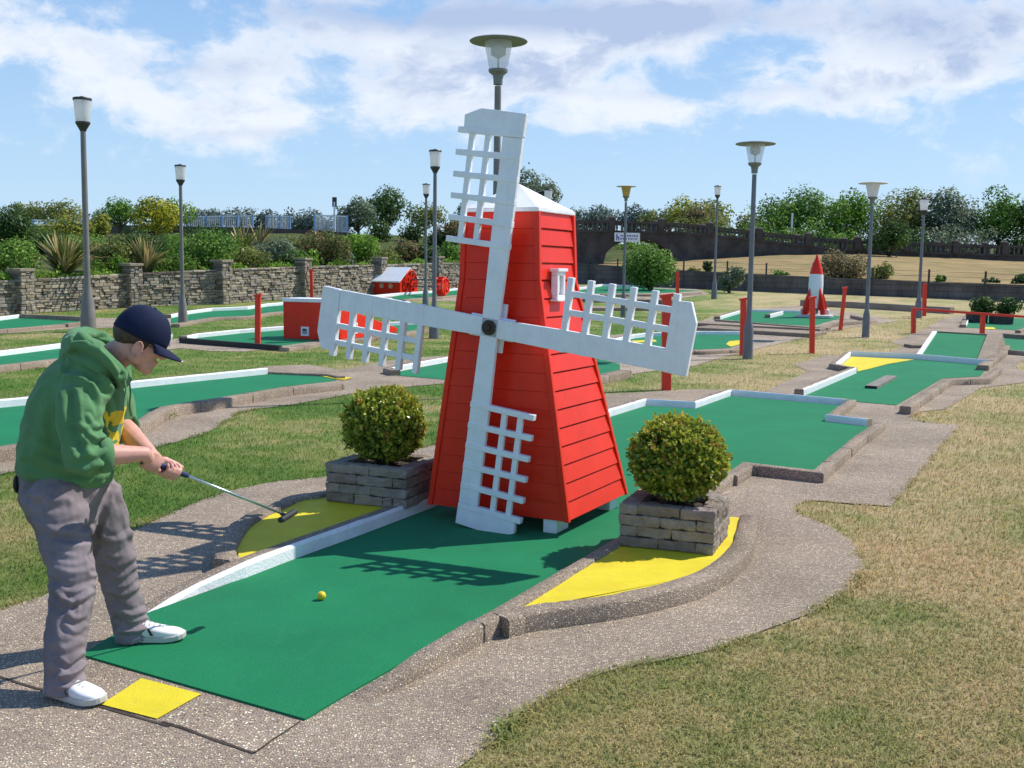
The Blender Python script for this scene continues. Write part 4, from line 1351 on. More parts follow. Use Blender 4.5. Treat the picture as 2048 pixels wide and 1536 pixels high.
def lamp(base, top_px, label, hat, pole_mat, glass='frost', hat_mat='hat', rs=1.0):
    """park lamp: flared base, tapering pole, collar, glass and either a flat cap or a wide disc hat"""
    b = G(*base) if not isinstance(base, Vector) else base
    H = P(top_px[0], top_px[1], b.y).z - b.z
    root = thing('street_lamp', label, 'street lamp', (b.x, b.y, b.z), 0, group='grey park lamps on the course')
    k = H / 4.15
    s = k * rs
    if hat:
        g0, g1 = H - .42 * s, H - .045 * s
        mb = MB(); mb.lathe([(.105 * s, -.3), (.105 * s, .02), (.100 * s, .55 * k), (.092 * s, .62 * k), (.058 * s, .76 * k), (.053 * s, 1.2 * k), (.046 * s, g0 - .22 * s)], (0, 0, 0), 18); mb.build('pole', MAT[pole_mat], root, auto=40)
        mb = MB(); mb.lathe([(.062 * s, g0 - .20 * s), (.066 * s, g0 - .12 * s), (.072 * s, g0 - .10 * s), (.074 * s, g0 - .075 * s), (.13 * s, g0 - .03 * s), (.135 * s, g0 + .005 * s), (.10 * s, g0 + .012 * s)], (0, 0, 0), 22); mb.build('collar', MAT['hat'], root, auto=40)
        gl = MB(); gl.lathe([(.125 * s, g0), (.135 * s, g0 + .06 * s), (.185 * s, g1 - .06 * s), (.19 * s, g1)], (0, 0, 0), 26, cap=False); gl.build('glass', MAT[glass], root, smooth=True)
        if glass == 'clear':
            bu = MB(); bu.lathe([(.012 * s, g0), (.012 * s, g0 + .14 * s), (.03 * s, g0 + .16 * s), (.10 * s, g0 + .20 * s), (.105 * s, g0 + .30 * s), (.05 * s, g1 - .02 * s)], (0, 0, 0), 16); bu.build('bulb_holder', MAT['hatw'], root, smooth=True)
        ht = MB(); ht.lathe([(.02 * s, g1 + .004), (.39 * s, g1 - .004), (.40 * s, g1 + .006), (.38 * s, g1 + .020 * s), (.22 * s, g1 + .042 * s), (.03 * s, g1 + .050 * s)], (0, 0, 0), 36); ht.build('disc_hat', MAT[hat_mat], root, auto=40)
    else:
        gh = .385 * s
        g1 = H - .05 * s; g0 = g1 - gh
        mb = MB(); mb.lathe([(.135 * s, -.3), (.135 * s, .04), (.132 * s, .30 * k), (.120 * s, .34 * k), (.112 * s, .56 * k), (.085 * s, .64 * k), (.062 * s, .82 * k), (.056 * s, .9 * k), (.046 * s, g0 - .13 * s)], (0, 0, 0), 18); mb.build('pole', MAT[pole_mat], root, auto=40)
        mb = MB(); mb.lathe([(.052 * s, g0 - .16 * s), (.064 * s, g0 - .13 * s), (.110 * s, g0 - .05 * s), (.125 * s, g0 - .03 * s), (.125 * s, g0 + .004 * s), (.09 * s, g0 + .01 * s)], (0, 0, 0), 22); mb.build('collar', MAT['darkmetal'], root, auto=40)
        gl = MB(); gl.lathe([(.118 * s, g0), (.122 * s, g0 + .02 * s), (.152 * s, g1 - .01 * s), (.152 * s, g1)], (0, 0, 0), 26); gl.build('glass', MAT[glass], root, smooth=False, auto=50)
        ht = MB(); ht.lathe([(.158 * s, g1 - .012 * s), (.164 * s, g1 + .018 * s), (.150 * s, g1 + .036 * s), (.05 * s, g1 + .042 * s), (.04 * s, g1 + .060 * s), (.02 * s, g1 + .064 * s)], (0, 0, 0), 24); ht.build('cap', MAT['darkmetal'], root, auto=40)
    return root


c_l = G(988, 793)
lamp(c_l, (996, 77), 'tall park lamp with a wide disc hat rising behind the windmill roof', True, 'pole2', 'clear', rs=.84)
lamp((1495, 718), (1510, 284), 'disc hat park lamp beside the leaning red post right of the windmill', True, 'pole', 'clear', rs=.95)
lamp((1731, 675), (1747, 364), 'park lamp with a pale disc hat and white glass standing right of the rocket', True, 'pole', 'frost', 'hatw', rs=.95)
lamp((1246, 634), (1253, 371), 'park lamp with amber glass and a thin pale hat by the bridge arch', True, 'pole', 'amber', 'hatw', rs=.8)
lamp((177, 664), (166, 194), 'park lamp with a flat cap rising behind the golfer, nearest of the capped lamps', False, 'pole2', rs=1.0)
lamp((366, 650), (360, 329), 'capped white park lamp standing before the stone wall right of the golfer\'s cap', False, 'pole2', rs=.90)
lamp((868, 677), (869, 299), 'capped white park lamp left of the windmill, the taller of a close pair', False, 'pole', rs=.86)
lamp((851, 618), (850, 367), 'capped white park lamp left of the windmill, the thinner and farther of a close pair', False, 'pole', rs=.8)
lamp((1428, 598), (1434, 371), 'capped park lamp between the round bush and the rocket, before the low wall', False, 'pole', rs=.8)
lamp((1836, 636), (1847, 396), 'capped white park lamp behind the red rail at the right', False, 'pole', rs=.98)
lamp((1092, 640), (1096, 378), 'capped park lamp whose white glass shows just above the mill roof', False, 'pole', rs=.85)


# ================================================================== RED POSTS AND RAIL
def red_post(bx, by, tx, ty, w, label, lean=True, cap=True, pent=False):
    b = G(bx, by); t = P(tx, ty, b.y)
    root = thing('marker_post', label, 'post', b, 0, group='red wooden posts on the course')
    mb = MB(); mb.beam(b - Vector((0, 0, .1)), t, w, w * .8, up=(0, 1, 0)); mb.build('post', MAT['redpost'], root, world=True, bevel=.008)
    if cap:
        mb = MB(); dr = (t - b).normalized(); mb.beam(t - Vector((w * .7, 0, -.005)), t + Vector((w * .7, 0, .03)), w * 1.25, .045, up=(0, 0, 1)); mb.build('cap', MAT['redpost'], root, world=True, bevel=.006)


red_post(515, 697, 516, 592, .105, 'upright red post by the black board near the red tunnel box')
red_post(624, 598, 622, 541, .11, 'red post standing against the stone wall behind the tunnel box')
red_post(1333, 780, 1333, 594, .125, 'thick red post seen through the lattice of the right sail')
red_post(1485, 711, 1487, 600, .11, 'leaning red post touching the disc hat lamp right of the mill')
red_post(1624, 707, 1625, 597, .10, 'red post on the grass in front of the rocket')
red_post(1680, 661, 1690, 577, .09, 'leaning red post right of the rocket hole')
red_post(1355, 606, 1355, 543, .12, 'thin far red post beside the big round bush', cap=False)
red_post(1848, 632, 1850, 567, .12, 'far red post by the capped lamp above the red rail', cap=False)
b0, b1 = G(1827, 667), G(1964, 672)
rr = thing('rail', 'low red wooden rail on short posts at the right edge', 'rail', b0)
t0, t1 = P(1827, 620, b0.y), P(1966, 630, b1.y)
mb = MB(); mb.beam(b0 - Vector((0, 0, .1)), t0, .10, .10, up=(0, 1, 0)); mb.build('post', MAT['redpost'], rr, world=True, bevel=.006)
mb = MB(); mb.beam(b1 - Vector((0, 0, .1)), t1, .10, .10, up=(0, 1, 0)); mb.build('post', MAT['redpost'], rr, world=True, bevel=.006)
mb = MB(); d = (t1 - t0); mb.beam(t0 - d * .02 + Vector((0, 0, .03)), t0 + d * 1.9 + Vector((0, 0, .03)), .11, .06); mb.build('rail_beam', MAT['redpost'], rr, world=True, bevel=.006)

# ================================================================== ROCKET
rb = G(1629, 634, .02)
rz = P(1633, 510, rb.y)
HR_ = rz.z - rb.z
rk_ = thing('rocket', 'red and white toy rocket with four fins on a grey round base', 'rocket', rb)
k = HR_ / 2.1
mb = MB(); mb.lathe([(.62 * k, 0), (.62 * k, .07 * k), (.58 * k, .09 * k)], (0, 0, 0), 32); mb.build('base_disc', MAT['hatw'], rk_, auto=40)
mb = MB(); mb.lathe([(.16 * k, .30 * k), (.20 * k, .55 * k), (.235 * k, .85 * k), (.245 * k, 1.1 * k), (.235 * k, 1.33 * k), (.22 * k, 1.46 * k)], (0, 0, 0), 32); mb.build('body', MAT['white'], rk_, auto=60)
mb = MB(); mb.lathe([(.226 * k, 1.458 * k), (.205 * k, 1.56 * k), (.15 * k, 1.76 * k), (.085 * k, 1.92 * k), (.05 * k, 2.0 * k), (.035 * k, 2.1 * k), (.005, 2.12 * k)], (0, 0, 0), 32); mb.build('nose_cone', MAT['red'], rk_, auto=60)
for i in range(4):
    a = math.radians(22 + 90 * i); c_, s_ = math.cos(a), math.sin(a)
    pr_ = [(.15, .32), (.22, .80), (.235, .98), (.40, .62), (.50, .28), (.52, .05), (.34, .05), (.30, .22), (.18, .26)]
    n_ = Vector((-s_, c_, 0)) * .028 * k
    q = [Vector((c_ * r * k, s_ * r * k, z * k)) for r, z in pr_]
    mb = MB(); mb.prism([v - n_ for v in q], [v + n_ for v in q]); mb.build('fin', MAT['red'], rk_, bevel=.008)
for i in range(4):
    a = math.radians(67 + 90 * i)
    mb = MB(); mb.lathe([(.085 * k, .09 * k), (.09 * k, .22 * k), (.06 * k, .27 * k), (.01, .28 * k)], (math.cos(a) * .40 * k, math.sin(a) * .40 * k, 0), 14); mb.build('foot_cone', MAT['hatw'], rk_, auto=50)
mb = MB(); mb.lathe([(.10 * k, .12 * k), (.13 * k, .28 * k), (.15 * k, .32 * k)], (0, 0, 0), 20); mb.build('nozzle', MAT['darkmetal'], rk_, smooth=True)

# ================================================================== RED TUNNEL BOX
def frame_box(p, dx, dy, z0, z1, mb, mat=0):
    q = [p, p + dx, p + dx + dy, p + dy]
    mb.prism([Vector((v.x, v.y, z0)) for v in q], [Vector((v.x, v.y, z1)) for v in q], mat)


A = G(567, 676, .02); B = G(672, 681, .02)
tb = thing('tunnel_box', 'red box obstacle with a white lid and a small square hole', 'obstacle', A)
dx = (B - A); dyv = Vector((-dx.y, dx.x, 0)).normalized() * .75
z0 = T(A.y) + .014; hb_ = P(567, 596, A.y).z
mb = MB(); frame_box(A, dx, dyv, z0, hb_ - .08, mb); mb.build('box_body', MAT['red'], tb, world=True, bevel=.006)
mb = MB(); o_ = dx.normalized() * .02; frame_box(A - o_ - dyv * .03, dx + o_ * 2, dyv * 1.06, hb_ - .078, hb_, mb); mb.build('lid', MAT['white'], tb, world=True, bevel=.006)
hc = P(611, 664, A.y + .05); fx = dx.normalized(); fy = -dyv.normalized()
base_pt = A + dx * .42
mb = MB(); c0 = Vector((base_pt.x, base_pt.y, z0 + .17)) + fy * .012
rot = Matrix((fx, -fy, Vector((0, 0, 1)))).transposed()
mb.box(c0, (.19, .03, .20), rot); fr_ = mb.build('hole_frame', MAT['white'], tb, world=True, bevel=.004)
mb = MB(); mb.box(c0 + fy * .014, (.11, .012, .12), rot); mb.build('hole_panel', pm('hole_grey', (.30, .31, .33), .6, .2), fr_, world=True)
mb = MB(); mb.box(c0 + fy * .024 + Vector((0, 0, .035)), (.08, .012, .03), rot); mb.build('hole_slot', MAT['blackboard'], fr_, world=True)
# red wedge going down from the box to the right
wd = thing('red_wedge', 'long red wedge sloping down behind the left sail with a white slot', 'obstacle', B)
a0 = B + dx.normalized() * .04 + dyv * .02; e1 = G(795, 664, .02)
dw = e1 - a0; dw.z = 0
wv = Vector((-dw.y, dw.x, 0)).normalized() * .55
zt0 = P(676, 612, a0.y).z
q0 = Vector((a0.x, a0.y, z0)); q1 = Vector((e1.x, e1.y, T(e1.y) + .014))
mb = MB(); mb.prism([q0, q1, q1 + wv, q0 + wv], [Vector((q0.x, q0.y, zt0)), q1 + Vector((0, 0, .10)), q1 + wv + Vector((0, 0, .10)), Vector((q0.x, q0.y, zt0)) + wv]); mb.build('wedge_body', MAT['red'], wd, world=True, bevel=.006)
sl_ = q0.lerp(q1, .26) - wv.normalized() * .008
mb = MB(); rot = Matrix((dw.normalized(), wv.normalized(), Vector((0, 0, 1)))).transposed(); mb.box(sl_ + Vector((0, 0, .22)), (.22, .012, .24), rot); fr_ = mb.build('slot_frame', MAT['white'], wd, world=True)
mb = MB(); mb.box(sl_ + Vector((0, 0, .22)) - wv.normalized() * .008, (.12, .01, .14), rot); mb.build('slot_panel', pm('slot_grey', (.30, .31, .33), .6, .2), fr_, world=True)

# ================================================================== RED BOAT HOUSE WITH WHEELS
A = G(727, 587); B = G(800, 590)
bh = thing('paddle_house', 'red paddle boat house with a white pitched roof and three round windows', 'obstacle', A)
dx = B - A; dx.z = 0; L = dx.length; fx = dx.normalized(); fyb = Vector((-fx.y, fx.x, 0)); W = 1.35
z0 = T(A.y) + .01; ze = P(727, 561, A.y).z; zr = P(820, 537, A.y + .7).z
q = [Vector((v.x, v.y, 0)) for v in (A, A + dx, A + dx + fyb * W, A + fyb * W)]
mb = MB()
def zz_(v, z): return Vector((v.x, v.y, z))
mb.prism([zz_(v, z0) for v in q], [zz_(v, ze) for v in q])
g0, g1 = (q[0] + q[3]) / 2, (q[1] + q[2]) / 2
mb.add([zz_(q[1], ze), zz_(q[2], ze), zz_(g1, zr - .04)], [(0, 1, 2)]); mb.add([zz_(q[0], ze), zz_(q[3], ze), zz_(g0, zr - .04)], [(2, 1, 0)])
mb.build('house_body', MAT['red'], bh, world=True, bevel=.008)
mb = MB(); ov = fx * .30; ov2 = fx * .06; oy = fyb * .14
for (u, v, s) in ((q[0], q[1], -1), (q[3], q[2], 1)):
    e0, e1 = zz_(u, ze - .05) - ov + oy * s, zz_(v, ze - .05) + ov2 + oy * s
    r0_, r1_ = zz_(g0, zr) - ov * .4, zz_(g1, zr) + ov2
    up = Vector((0, 0, .05))
    mb.prism([e0, e1, r1_, r0_] if s < 0 else [r0_, r1_, e1, e0], [e0 + up, e1 + up, r1_ + up, r0_ + up] if s < 0 else [r0_ + up, r1_ + up, e1 + up, e0 + up])
mb.build('roof', MAT['white'], bh, world=True)
for tt in (.25, .50, .75):
    p = A + dx * tt - fyb * .004; p = zz_(p, z0 + (ze - z0) * .62)
    mb = MB(); mb.lathe([(.10, 0), (.10, .015), (.07, .02)], p, 14, axis=-fyb); mb.build('window', pm('cream_ring', (.55, .45, .30), .5, .1), bh, world=True)
def paddle(parent, c, r, n_):
    x_ = Vector((-n_.y, n_.x, 0)); mb = MB(); z_ = Vector((0, 0, 1))
    for off in (-.16, .16):
        ring = [c + n_ * off + (x_ * math.cos(a) + z_ * math.sin(a)) * r for a in (2 * math.pi * i / 16 for i in range(17))]
        mb.tube(ring, .035, 6, cap=False)
        for i in range(8):
            a = 2 * math.pi * i / 8; e = c + n_ * off + (x_ * math.cos(a) + z_ * math.sin(a)) * r
            mb.beam(c + n_ * off, e, .05, .04, up=n_)
    for i in range(8):
        a = 2 * math.pi * i / 8; e = c + (x_ * math.cos(a) + z_ * math.sin(a)) * r * .92
        mb.box(e, (.34, .03, .16), Matrix((n_, (x_ * -math.sin(a) + z_ * math.cos(a)), (x_ * math.cos(a) + z_ * math.sin(a)))).transposed())
    return mb.build('paddle_wheel', MAT['red'], parent, world=True)
wc = P(815, 576, A.y - .1); paddle(bh, Vector((wc.x, wc.y, z0 + .5)), .46, fx)
pw = G(883, 596)
w2 = thing('wheel_stand', 'small red spoked wheel stand right of the paddle house by the lamps', 'wheel', pw)
s = P(883, 556, pw.y).z - pw.z
mb = MB(); mb.box(pw + Vector((0, 0, s * .22)), (.30, .36, s * .44)); mb.build('stand', MAT['red'], w2, world=True, bevel=.01)
wheel_ = paddle(w2, pw + Vector((0, 0, s * .60)), s * .40, fx); wheel_.name = 'spoked_wheel'
mb = MB(); a_ = P(822, 559, A.y); b_2 = P(876, 560, pw.y); mb.beam(a_, b_2, .07, .07); mb.beam(P(822, 573, A.y), P(876, 573, pw.y), .06, .06); mb.build('axle_bars', MAT['wood'], w2, world=True)

# two dark planters on the far green hole (bushes are added with the plants)
DP = []
for (x0, x1, yb, yt, lab) in ((1955, 1984, 645, 628, 'left of two small dark square planters on the far green hole'), (2004, 2036, 648, 630, 'right of two small dark square planters on the far green hole')):
    a, b = G(x0, yb, .02), G(x1, yb, .02); h = P(x0, yt, a.y).z - a.z; w = (b - a).length
    r_ = thing('tub', lab, 'planter', (a + b) / 2, 0, group='dark planters at the right')
    mb = MB(); mb.lathe([(w * .66, -.02), (w * .70, h), (w * .60, h), (w * .58, h - .05)], (0, w / 2, 0), 4); ob = mb.build('box', pm('dark_planter', (.055, .05, .048), .8, .2, 9), r_); ob.rotation_euler = (0, 0, math.pi / 4); ob.location = (0, 0, 0)
    DP.append(((a + b) / 2 + Vector((0, w / 2, h)), w))
# small signs and poles in the background
def pole(bp, tp, r, label, mat, cat='pole', plate=None):
    root = thing('sign_pole', label, cat, bp)
    mb = MB(); mb.tube([bp, tp], r, 8); mb.build('pole', MAT[mat], root, world=True)
    if plate:
        mb = MB(); mb.box(tp, plate); mb.build('plate', MAT['darkmetal'], root, world=True, bevel=.01)
pole(P(669, 470, 62), P(669, 404, 62), .06, 'white post with a small dark plate by the blue railings', 'white', plate=(.26, .06, .55))
pole(P(820, 452, 70), P(821, 402, 70), .05, 'thin white post right of the big dark tree', 'white')
pole(P(1582, 478, 80), P(1585, 426, 80), .07, 'thin white post behind the balustrade among the trees', 'white')

# ================================================================== BLUE AND WHITE RAILINGS ON THE PROMENADE
MAT['railblue'] = pm('blue_paint', (.22, .42, .70), .5, .08)
prom = thing('promenade_wall', 'low brown wall along the raised promenade at the left', 'wall', P(360, 470, 60))
pts = [P(x, y, 60) for x, y in ((-40, 470), (60, 468), (215, 466), (520, 472), (620, 476), (705, 482))]
mb = MB()
for a, b in zip(pts[:-1], pts[1:]):
    q = [a, b, b + Vector((0, .5, 0)), a + Vector((0, .5, 0))]
    mb.prism([v - Vector((0, 0, 1.6)) for v in q], [v + Vector((0, 0, .45)) for v in q])
mb.build('wall_body', pm('brown_wall', (.10, .08, .065), .9, .2, 1, .01, 10), prom, world=True)


def railing(x0, y0t, y0b, x1, y1t, y1b, label, panel_xs, dens):
    root = thing('railing', label, 'railing', P((x0 + x1) / 2, y0b, 60.2), group='blue and white promenade railings')
    Yd = 60.2
    rl = MB()
    f = lambda x, t: P(x, (y0t + (y1t - y0t) * (x - x0) / (x1 - x0)) * (1 - t) + (y0b + (y1b - y0b) * (x - x0) / (x1 - x0)) * t, Yd)
    for t in (.03, .95): rl.beam(f(x0, t), f(x1, t), .05, .07)
    rl.build('rails', MAT['white'], root, world=True)
    br = MB(); x = x0
    while x <= x1: br.beam(f(x, .95), f(x, .03), .028, .028, up=(0, 1, 0)); x += dens
    br.build('bars', MAT['white'], root, world=True)
    for px in panel_xs:
        pp = MB(); pp.beam(f(px, 1.06), f(px, -.04), .085, .085, up=(0, 1, 0)); pp.build('post', MAT['railblue'], root, world=True)


railing(60, 440, 456, 215, 439, 457, 'blue and white railing behind the yellow gorse bushes at far left', (66, 95, 130, 165, 200), 4)
railing(318, 434, 454, 508, 431, 455, 'blue and white railing behind the lamp between gorse and palms', (345, 376, 414, 444, 475, 505), 4)
railing(532, 431, 464, 582, 432, 460, 'short tall blue railing panel left of the sign post', (536, 560, 580), 3)
railing(628, 429, 467, 696, 432, 466, 'wide white railing panel behind the small sign post', (629, 695), 2.6)
# ================================================================== FOLIAGE
LEAF = {
    'box': mat_leaf('box_leaf', [(0, (0.055, 0.103, 0.014)), (.3, (0.135, 0.214, 0.028)), (.55, (0.294, 0.380, 0.041)), (.8, (0.562, 0.562, 0.074)), (.95, (0.673, 0.588, 0.110)), (1, (0.490, 0.232, 0.074))], .35, .30, .5),
    'mid': mat_leaf('mid_green_leaf', [(0, (0.048, 0.118, 0.022)), (.4, (0.118, 0.246, 0.039)), (.75, (0.246, 0.396, 0.064)), (1, (0.407, 0.536, 0.129))]),
    'dark': mat_leaf('dark_green_leaf', [(0, (0.022, 0.056, 0.015)), (.5, (0.056, 0.120, 0.027)), (.85, (0.132, 0.206, 0.046)), (1, (0.260, 0.280, 0.132))], .5),
    'bright': mat_leaf('bright_green_leaf', [(0, (0.066, 0.151, 0.020)), (.45, (0.160, 0.309, 0.034)), (.8, (0.309, 0.480, 0.057)), (1, (0.489, 0.584, 0.112))]),
    'olive': mat_leaf('olive_leaf', [(0, (0.081, 0.112, 0.029)), (.45, (0.196, 0.235, 0.057)), (.8, (0.350, 0.370, 0.104)), (1, (0.512, 0.473, 0.204))]),
    'yellow': mat_leaf('yellow_flower_leaf', [(0, (0.067, 0.113, 0.017)), (.35, (0.176, 0.229, 0.026)), (.55, (0.430, 0.418, 0.040)), (.8, (0.750, 0.645, 0.040)), (1, (0.750, 0.750, 0.067))]),
    'gorse': mat_leaf('gorse_leaf', [(0, (0.098, 0.134, 0.021)), (.4, (0.249, 0.287, 0.045)), (.75, (0.465, 0.465, 0.080)), (1, (0.714, 0.644, 0.162))]),
    'grey': mat_leaf('grey_green_leaf', [(0, (0.088, 0.127, 0.071)), (.5, (0.175, 0.231, 0.136)), (.85, (0.304, 0.360, 0.239)), (1, (0.447, 0.479, 0.351))], .6),
    'brown': mat_leaf('brown_olive_leaf', [(0, (0.094, 0.084, 0.042)), (.45, (0.214, 0.178, 0.084)), (.8, (0.336, 0.290, 0.132)), (1, (0.372, 0.354, 0.168))], .6),
    'far': mat_leaf('haze_tinted_leaf', [(0, (0.105, 0.147, 0.120)), (.5, (0.162, 0.210, 0.168)), (1, (0.253, 0.303, 0.245))], .8, .2, .2),  # blue-grey haze of distance mixed into the leaf colour
    'blade': mat_leaf('strap_leaf', [(0, (0.066, 0.099, 0.024)), (.4, (0.158, 0.198, 0.053)), (.65, (0.356, 0.290, 0.119)), (1, (0.634, 0.488, 0.238))], .45, .25),
    'red': mat_leaf('reddish_leaf', [(0, (0.066, 0.094, 0.028)), (.5, (0.158, 0.178, 0.056)), (.8, (0.318, 0.168, 0.094)), (1, (0.522, 0.280, 0.206))]),
}
MAT['bark'] = pm('bark', (.10, .08, .06), .9, .25, 8, .01, 30, spec=.2)


def quads(c, n, size, aspect=.55, axis=None, jit=.5, g=None):
    """leaf rhombi at c facing roughly n; returns verts (4N,3)"""
    g = g or rng
    N = len(c)
    nn = n + g.normal(0, jit, (N, 3)); nn /= np.linalg.norm(nn, axis=1, keepdims=True) + 1e-9
    a = g.normal(0, 1, (N, 3)) if axis is None else axis + g.normal(0, .25, (N, 3))
    t = a - nn * np.sum(a * nn, 1, keepdims=True); t /= np.linalg.norm(t, axis=1, keepdims=True) + 1e-9
    b = np.cross(nn, t)
    s = (size * g.uniform(.65, 1.3, (N, 1))) if np.ndim(size) == 0 else size[:, None]
    v = np.empty((N, 4, 3))
    bend = nn * s * .12
    v[:, 0] = c - t * s * .5 - bend; v[:, 1] = c + b * s * aspect * .5 + t * s * .05; v[:, 2] = c + t * s * .5 - bend; v[:, 3] = c - b * s * aspect * .5 + t * s * .05
    return v.reshape(-1, 3)


def leaf_obj(name, v, tint, m, parent=None):
    nq = len(v) // 4
    return mesh_np(name, v, np.arange(nq * 4).reshape(nq, 4), 4, m, parent, np.repeat(tint, 4))


def lumpy(c, rad, nl, lr, g, flat=.15):
    """lump centres filling an ellipsoid"""
    L = []
    for i in range(nl):
        d = g.normal(0, 1, 3); d /= np.linalg.norm(d)
        d[2] = d[2] * (1 - flat) + flat * .5
        k = g.uniform(.45, .80)
        r = g.uniform(*lr) * (min(rad) * .6 + max(rad) * .4) * 1.12
        L.append((np.array(c) + d * np.array(rad) * k, r))
    L.append((np.array(c), .80 * min(rad)))
    return L


def crown_leaves(lumps, n, size, aspect=.6, g=None, stretch=(1, 1, 1), tvar=.16):
    g = g or rng
    rad = np.array([l[1] for l in lumps]); w = rad ** 2; w /= w.sum()
    idx = g.choice(len(lumps), n, p=w)
    ctr = np.array([l[0] for l in lumps])
    d = g.normal(0, 1, (n, 3)); d /= np.linalg.norm(d, axis=1, keepdims=True)
    k = 1 - .38 * g.random(n) ** 1.6 + g.normal(0, .05, n)
    # ragged sprays
    k += np.where(g.random(n) < .06, g.uniform(0, .25, n), 0)
    p = ctr[idx] + d * (rad[idx] * k)[:, None] * np.array(stretch)
    off = g.normal(0, tvar, len(lumps))
    tint = np.clip(.45 + off[idx] + g.normal(0, .17, n), 0, 1)
    v = quads(p, d + np.array([0, 0, .35]), size, aspect, g=g, jit=.55)
    return v, tint


def bush_px(name, label, px, top, base, w, Y, key, leaf_px=5.2, dens=3.3, nl=12, cat=None, group=None, trunk=True, lr=(.34, .60), aspect=.6, ry=.8, base_drop=0.0):
    g = np.random.default_rng(abs(hash((px, top, base))) % 100000)
    s = Y / FPX
    c = P(px, (top + base) / 2, Y); rx = w / 2 * s; rz = (base - top) / 2 * s
    foot = P(px, base, Y); foot.z -= base_drop
    root = thing(name, label, cat or name.split('_')[-1], foot, 0, group)
    lum = lumpy((0, 0, rz + base_drop), (rx, rx * ry, rz), nl, lr, g)
    # scale lumps so small min(rad) still fills wide shapes
    if rx > rz * 1.5:
        m = int(rx / rz * 4)
        lum += [(np.array([g.uniform(-.85, .85) * rx, g.uniform(-.4, .4) * rx * ry, rz * g.uniform(.6, 1.05) + base_drop]), rz * g.uniform(.5, .8)) for _ in range(m)]
    n = int(math.pi / 4 * w * (base - top) / (leaf_px ** 2 * aspect) * dens * 1.7)
    n = max(350, min(n, 16000))
    v, t = crown_leaves(lum, n, leaf_px * s * 1.25, aspect, g)
    leaf_obj('crown', v, t, LEAF[key], root)
    mb = MB(); q = random.Random(px)
    h = rz * 1.0 + base_drop
    mb.tube([(0, 0, -.3), (0.02 * h, 0, h * .5), (-.03 * h, 0, h)], [.07 * rx + .03, .05 * rx + .02, .02 * rx + .01], 7)
    for i in range(5):
        a = q.uniform(0, 6.28); z0 = h * q.uniform(.25, .6)
        mb.tube([(0, 0, z0), (math.cos(a) * rx * .35, math.sin(a) * rx * .35 * ry, z0 + h * .2), (math.cos(a) * rx * .5, math.sin(a) * rx * .5 * ry, z0 + h * .35)], [.035 * rx + .015, .02 * rx + .01, .008 * rx + .005], 5)
    mb.build('trunk', MAT['bark'], root, smooth=True)
    return root


def wallY(px):
    xs_ = [-150, 44, 263, 444, 605, 757, 872, 1000]
    return float(np.interp(px, xs_, [p.y for p in WL_PTS]))


# ---- clipped box balls ---------------------------------------------------
def box_ball(c, rx, rz, label, n_sprig, seed):
    g = np.random.default_rng(seed)
    root = thing('box_bush', label, 'bush', c - Vector((0, 0, rz)), 0, 'clipped round bushes beside the windmill')
    d = g.normal(0, 1, (n_sprig, 3)); d /= np.linalg.norm(d, axis=1, keepdims=True)
    d = d[d[:, 2] > -.92]
    nz = np.array([mnoise.noise(Vector(q * 2.1 + seed)) + .6 * mnoise.noise(Vector(q * 6.3 + seed)) for q in d])
    nh = np.array([mnoise.noise(Vector(q * 10.5 + seed)) for q in d])
    k = .94 + .07 * nz + .11 * nh + g.normal(0, .022, len(d)) + np.where(g.random(len(d)) < .10, g.uniform(.03, .10, len(d)), 0)
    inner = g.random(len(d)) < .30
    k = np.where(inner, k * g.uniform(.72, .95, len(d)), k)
    flatz = np.where(d[:, 2] < 0, .92, 1.0)
    p = d * k[:, None] * np.array([rx, rx, rz]) * np.stack([np.ones(len(d)), np.ones(len(d)), flatz], 1) + np.array([0, 0, rz])
    V = []; Tn = []
    m = 8
    ax = d + np.array([0, 0, .45]) + g.normal(0, .28, d.shape); ax /= np.linalg.norm(ax, axis=1, keepdims=True)
    ref = g.normal(0, 1, d.shape); x_ = np.cross(ax, ref); x_ /= np.linalg.norm(x_, axis=1, keepdims=True); y_ = np.cross(ax, x_)
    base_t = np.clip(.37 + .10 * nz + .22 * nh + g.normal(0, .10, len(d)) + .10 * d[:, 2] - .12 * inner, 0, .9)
    old = g.random(len(d)) < .05
    for j in range(m):
        a = 2 * math.pi * j / m + g.uniform(0, .6, len(d)); lv = j / m
        rad_ = x_ * np.cos(a)[:, None] + y_ * np.sin(a)[:, None]
        tilt = .22 + .55 * (1 - lv)
        ln = .027 * g.uniform(.75, 1.25, len(d))
        dirv = ax * (1 - tilt * .6) + rad_ * tilt; dirv /= np.linalg.norm(dirv, axis=1, keepdims=True)
        c0 = p + ax * (lv * .03 - .02)[..., None] if np.ndim(lv) else p + ax * (lv * .034 - .022)
        cen = c0 + dirv * ln[:, None] * .55
        nrm = np.cross(dirv, np.cross(ax, dirv))
        V.append(quads(cen, nrm, ln, .62, axis=dirv * 6, jit=.18, g=g))
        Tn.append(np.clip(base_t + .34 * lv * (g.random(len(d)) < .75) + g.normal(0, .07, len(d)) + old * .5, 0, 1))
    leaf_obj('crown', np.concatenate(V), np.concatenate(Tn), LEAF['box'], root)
    mb = MB()
    q = random.Random(seed)
    for i in range(26):
        a = q.uniform(0, 6.28); r_ = q.uniform(.2, .75); zt_ = rz * q.uniform(.8, 1.7)
        mb.tube([(math.cos(a) * .03, math.sin(a) * .03, -.06), (math.cos(a) * rx * r_ * .6, math.sin(a) * rx * r_ * .6, zt_ * .45), (math.cos(a) * rx * r_, math.sin(a) * rx * r_, zt_)], [.010, .007, .003], 5)
    mb.build('stems', MAT['bark'], root, smooth=True)
    return root


def planter_mid(pl, L, D, h):
    return wm(pl) @ Vector((L / 2, D / 2, h))


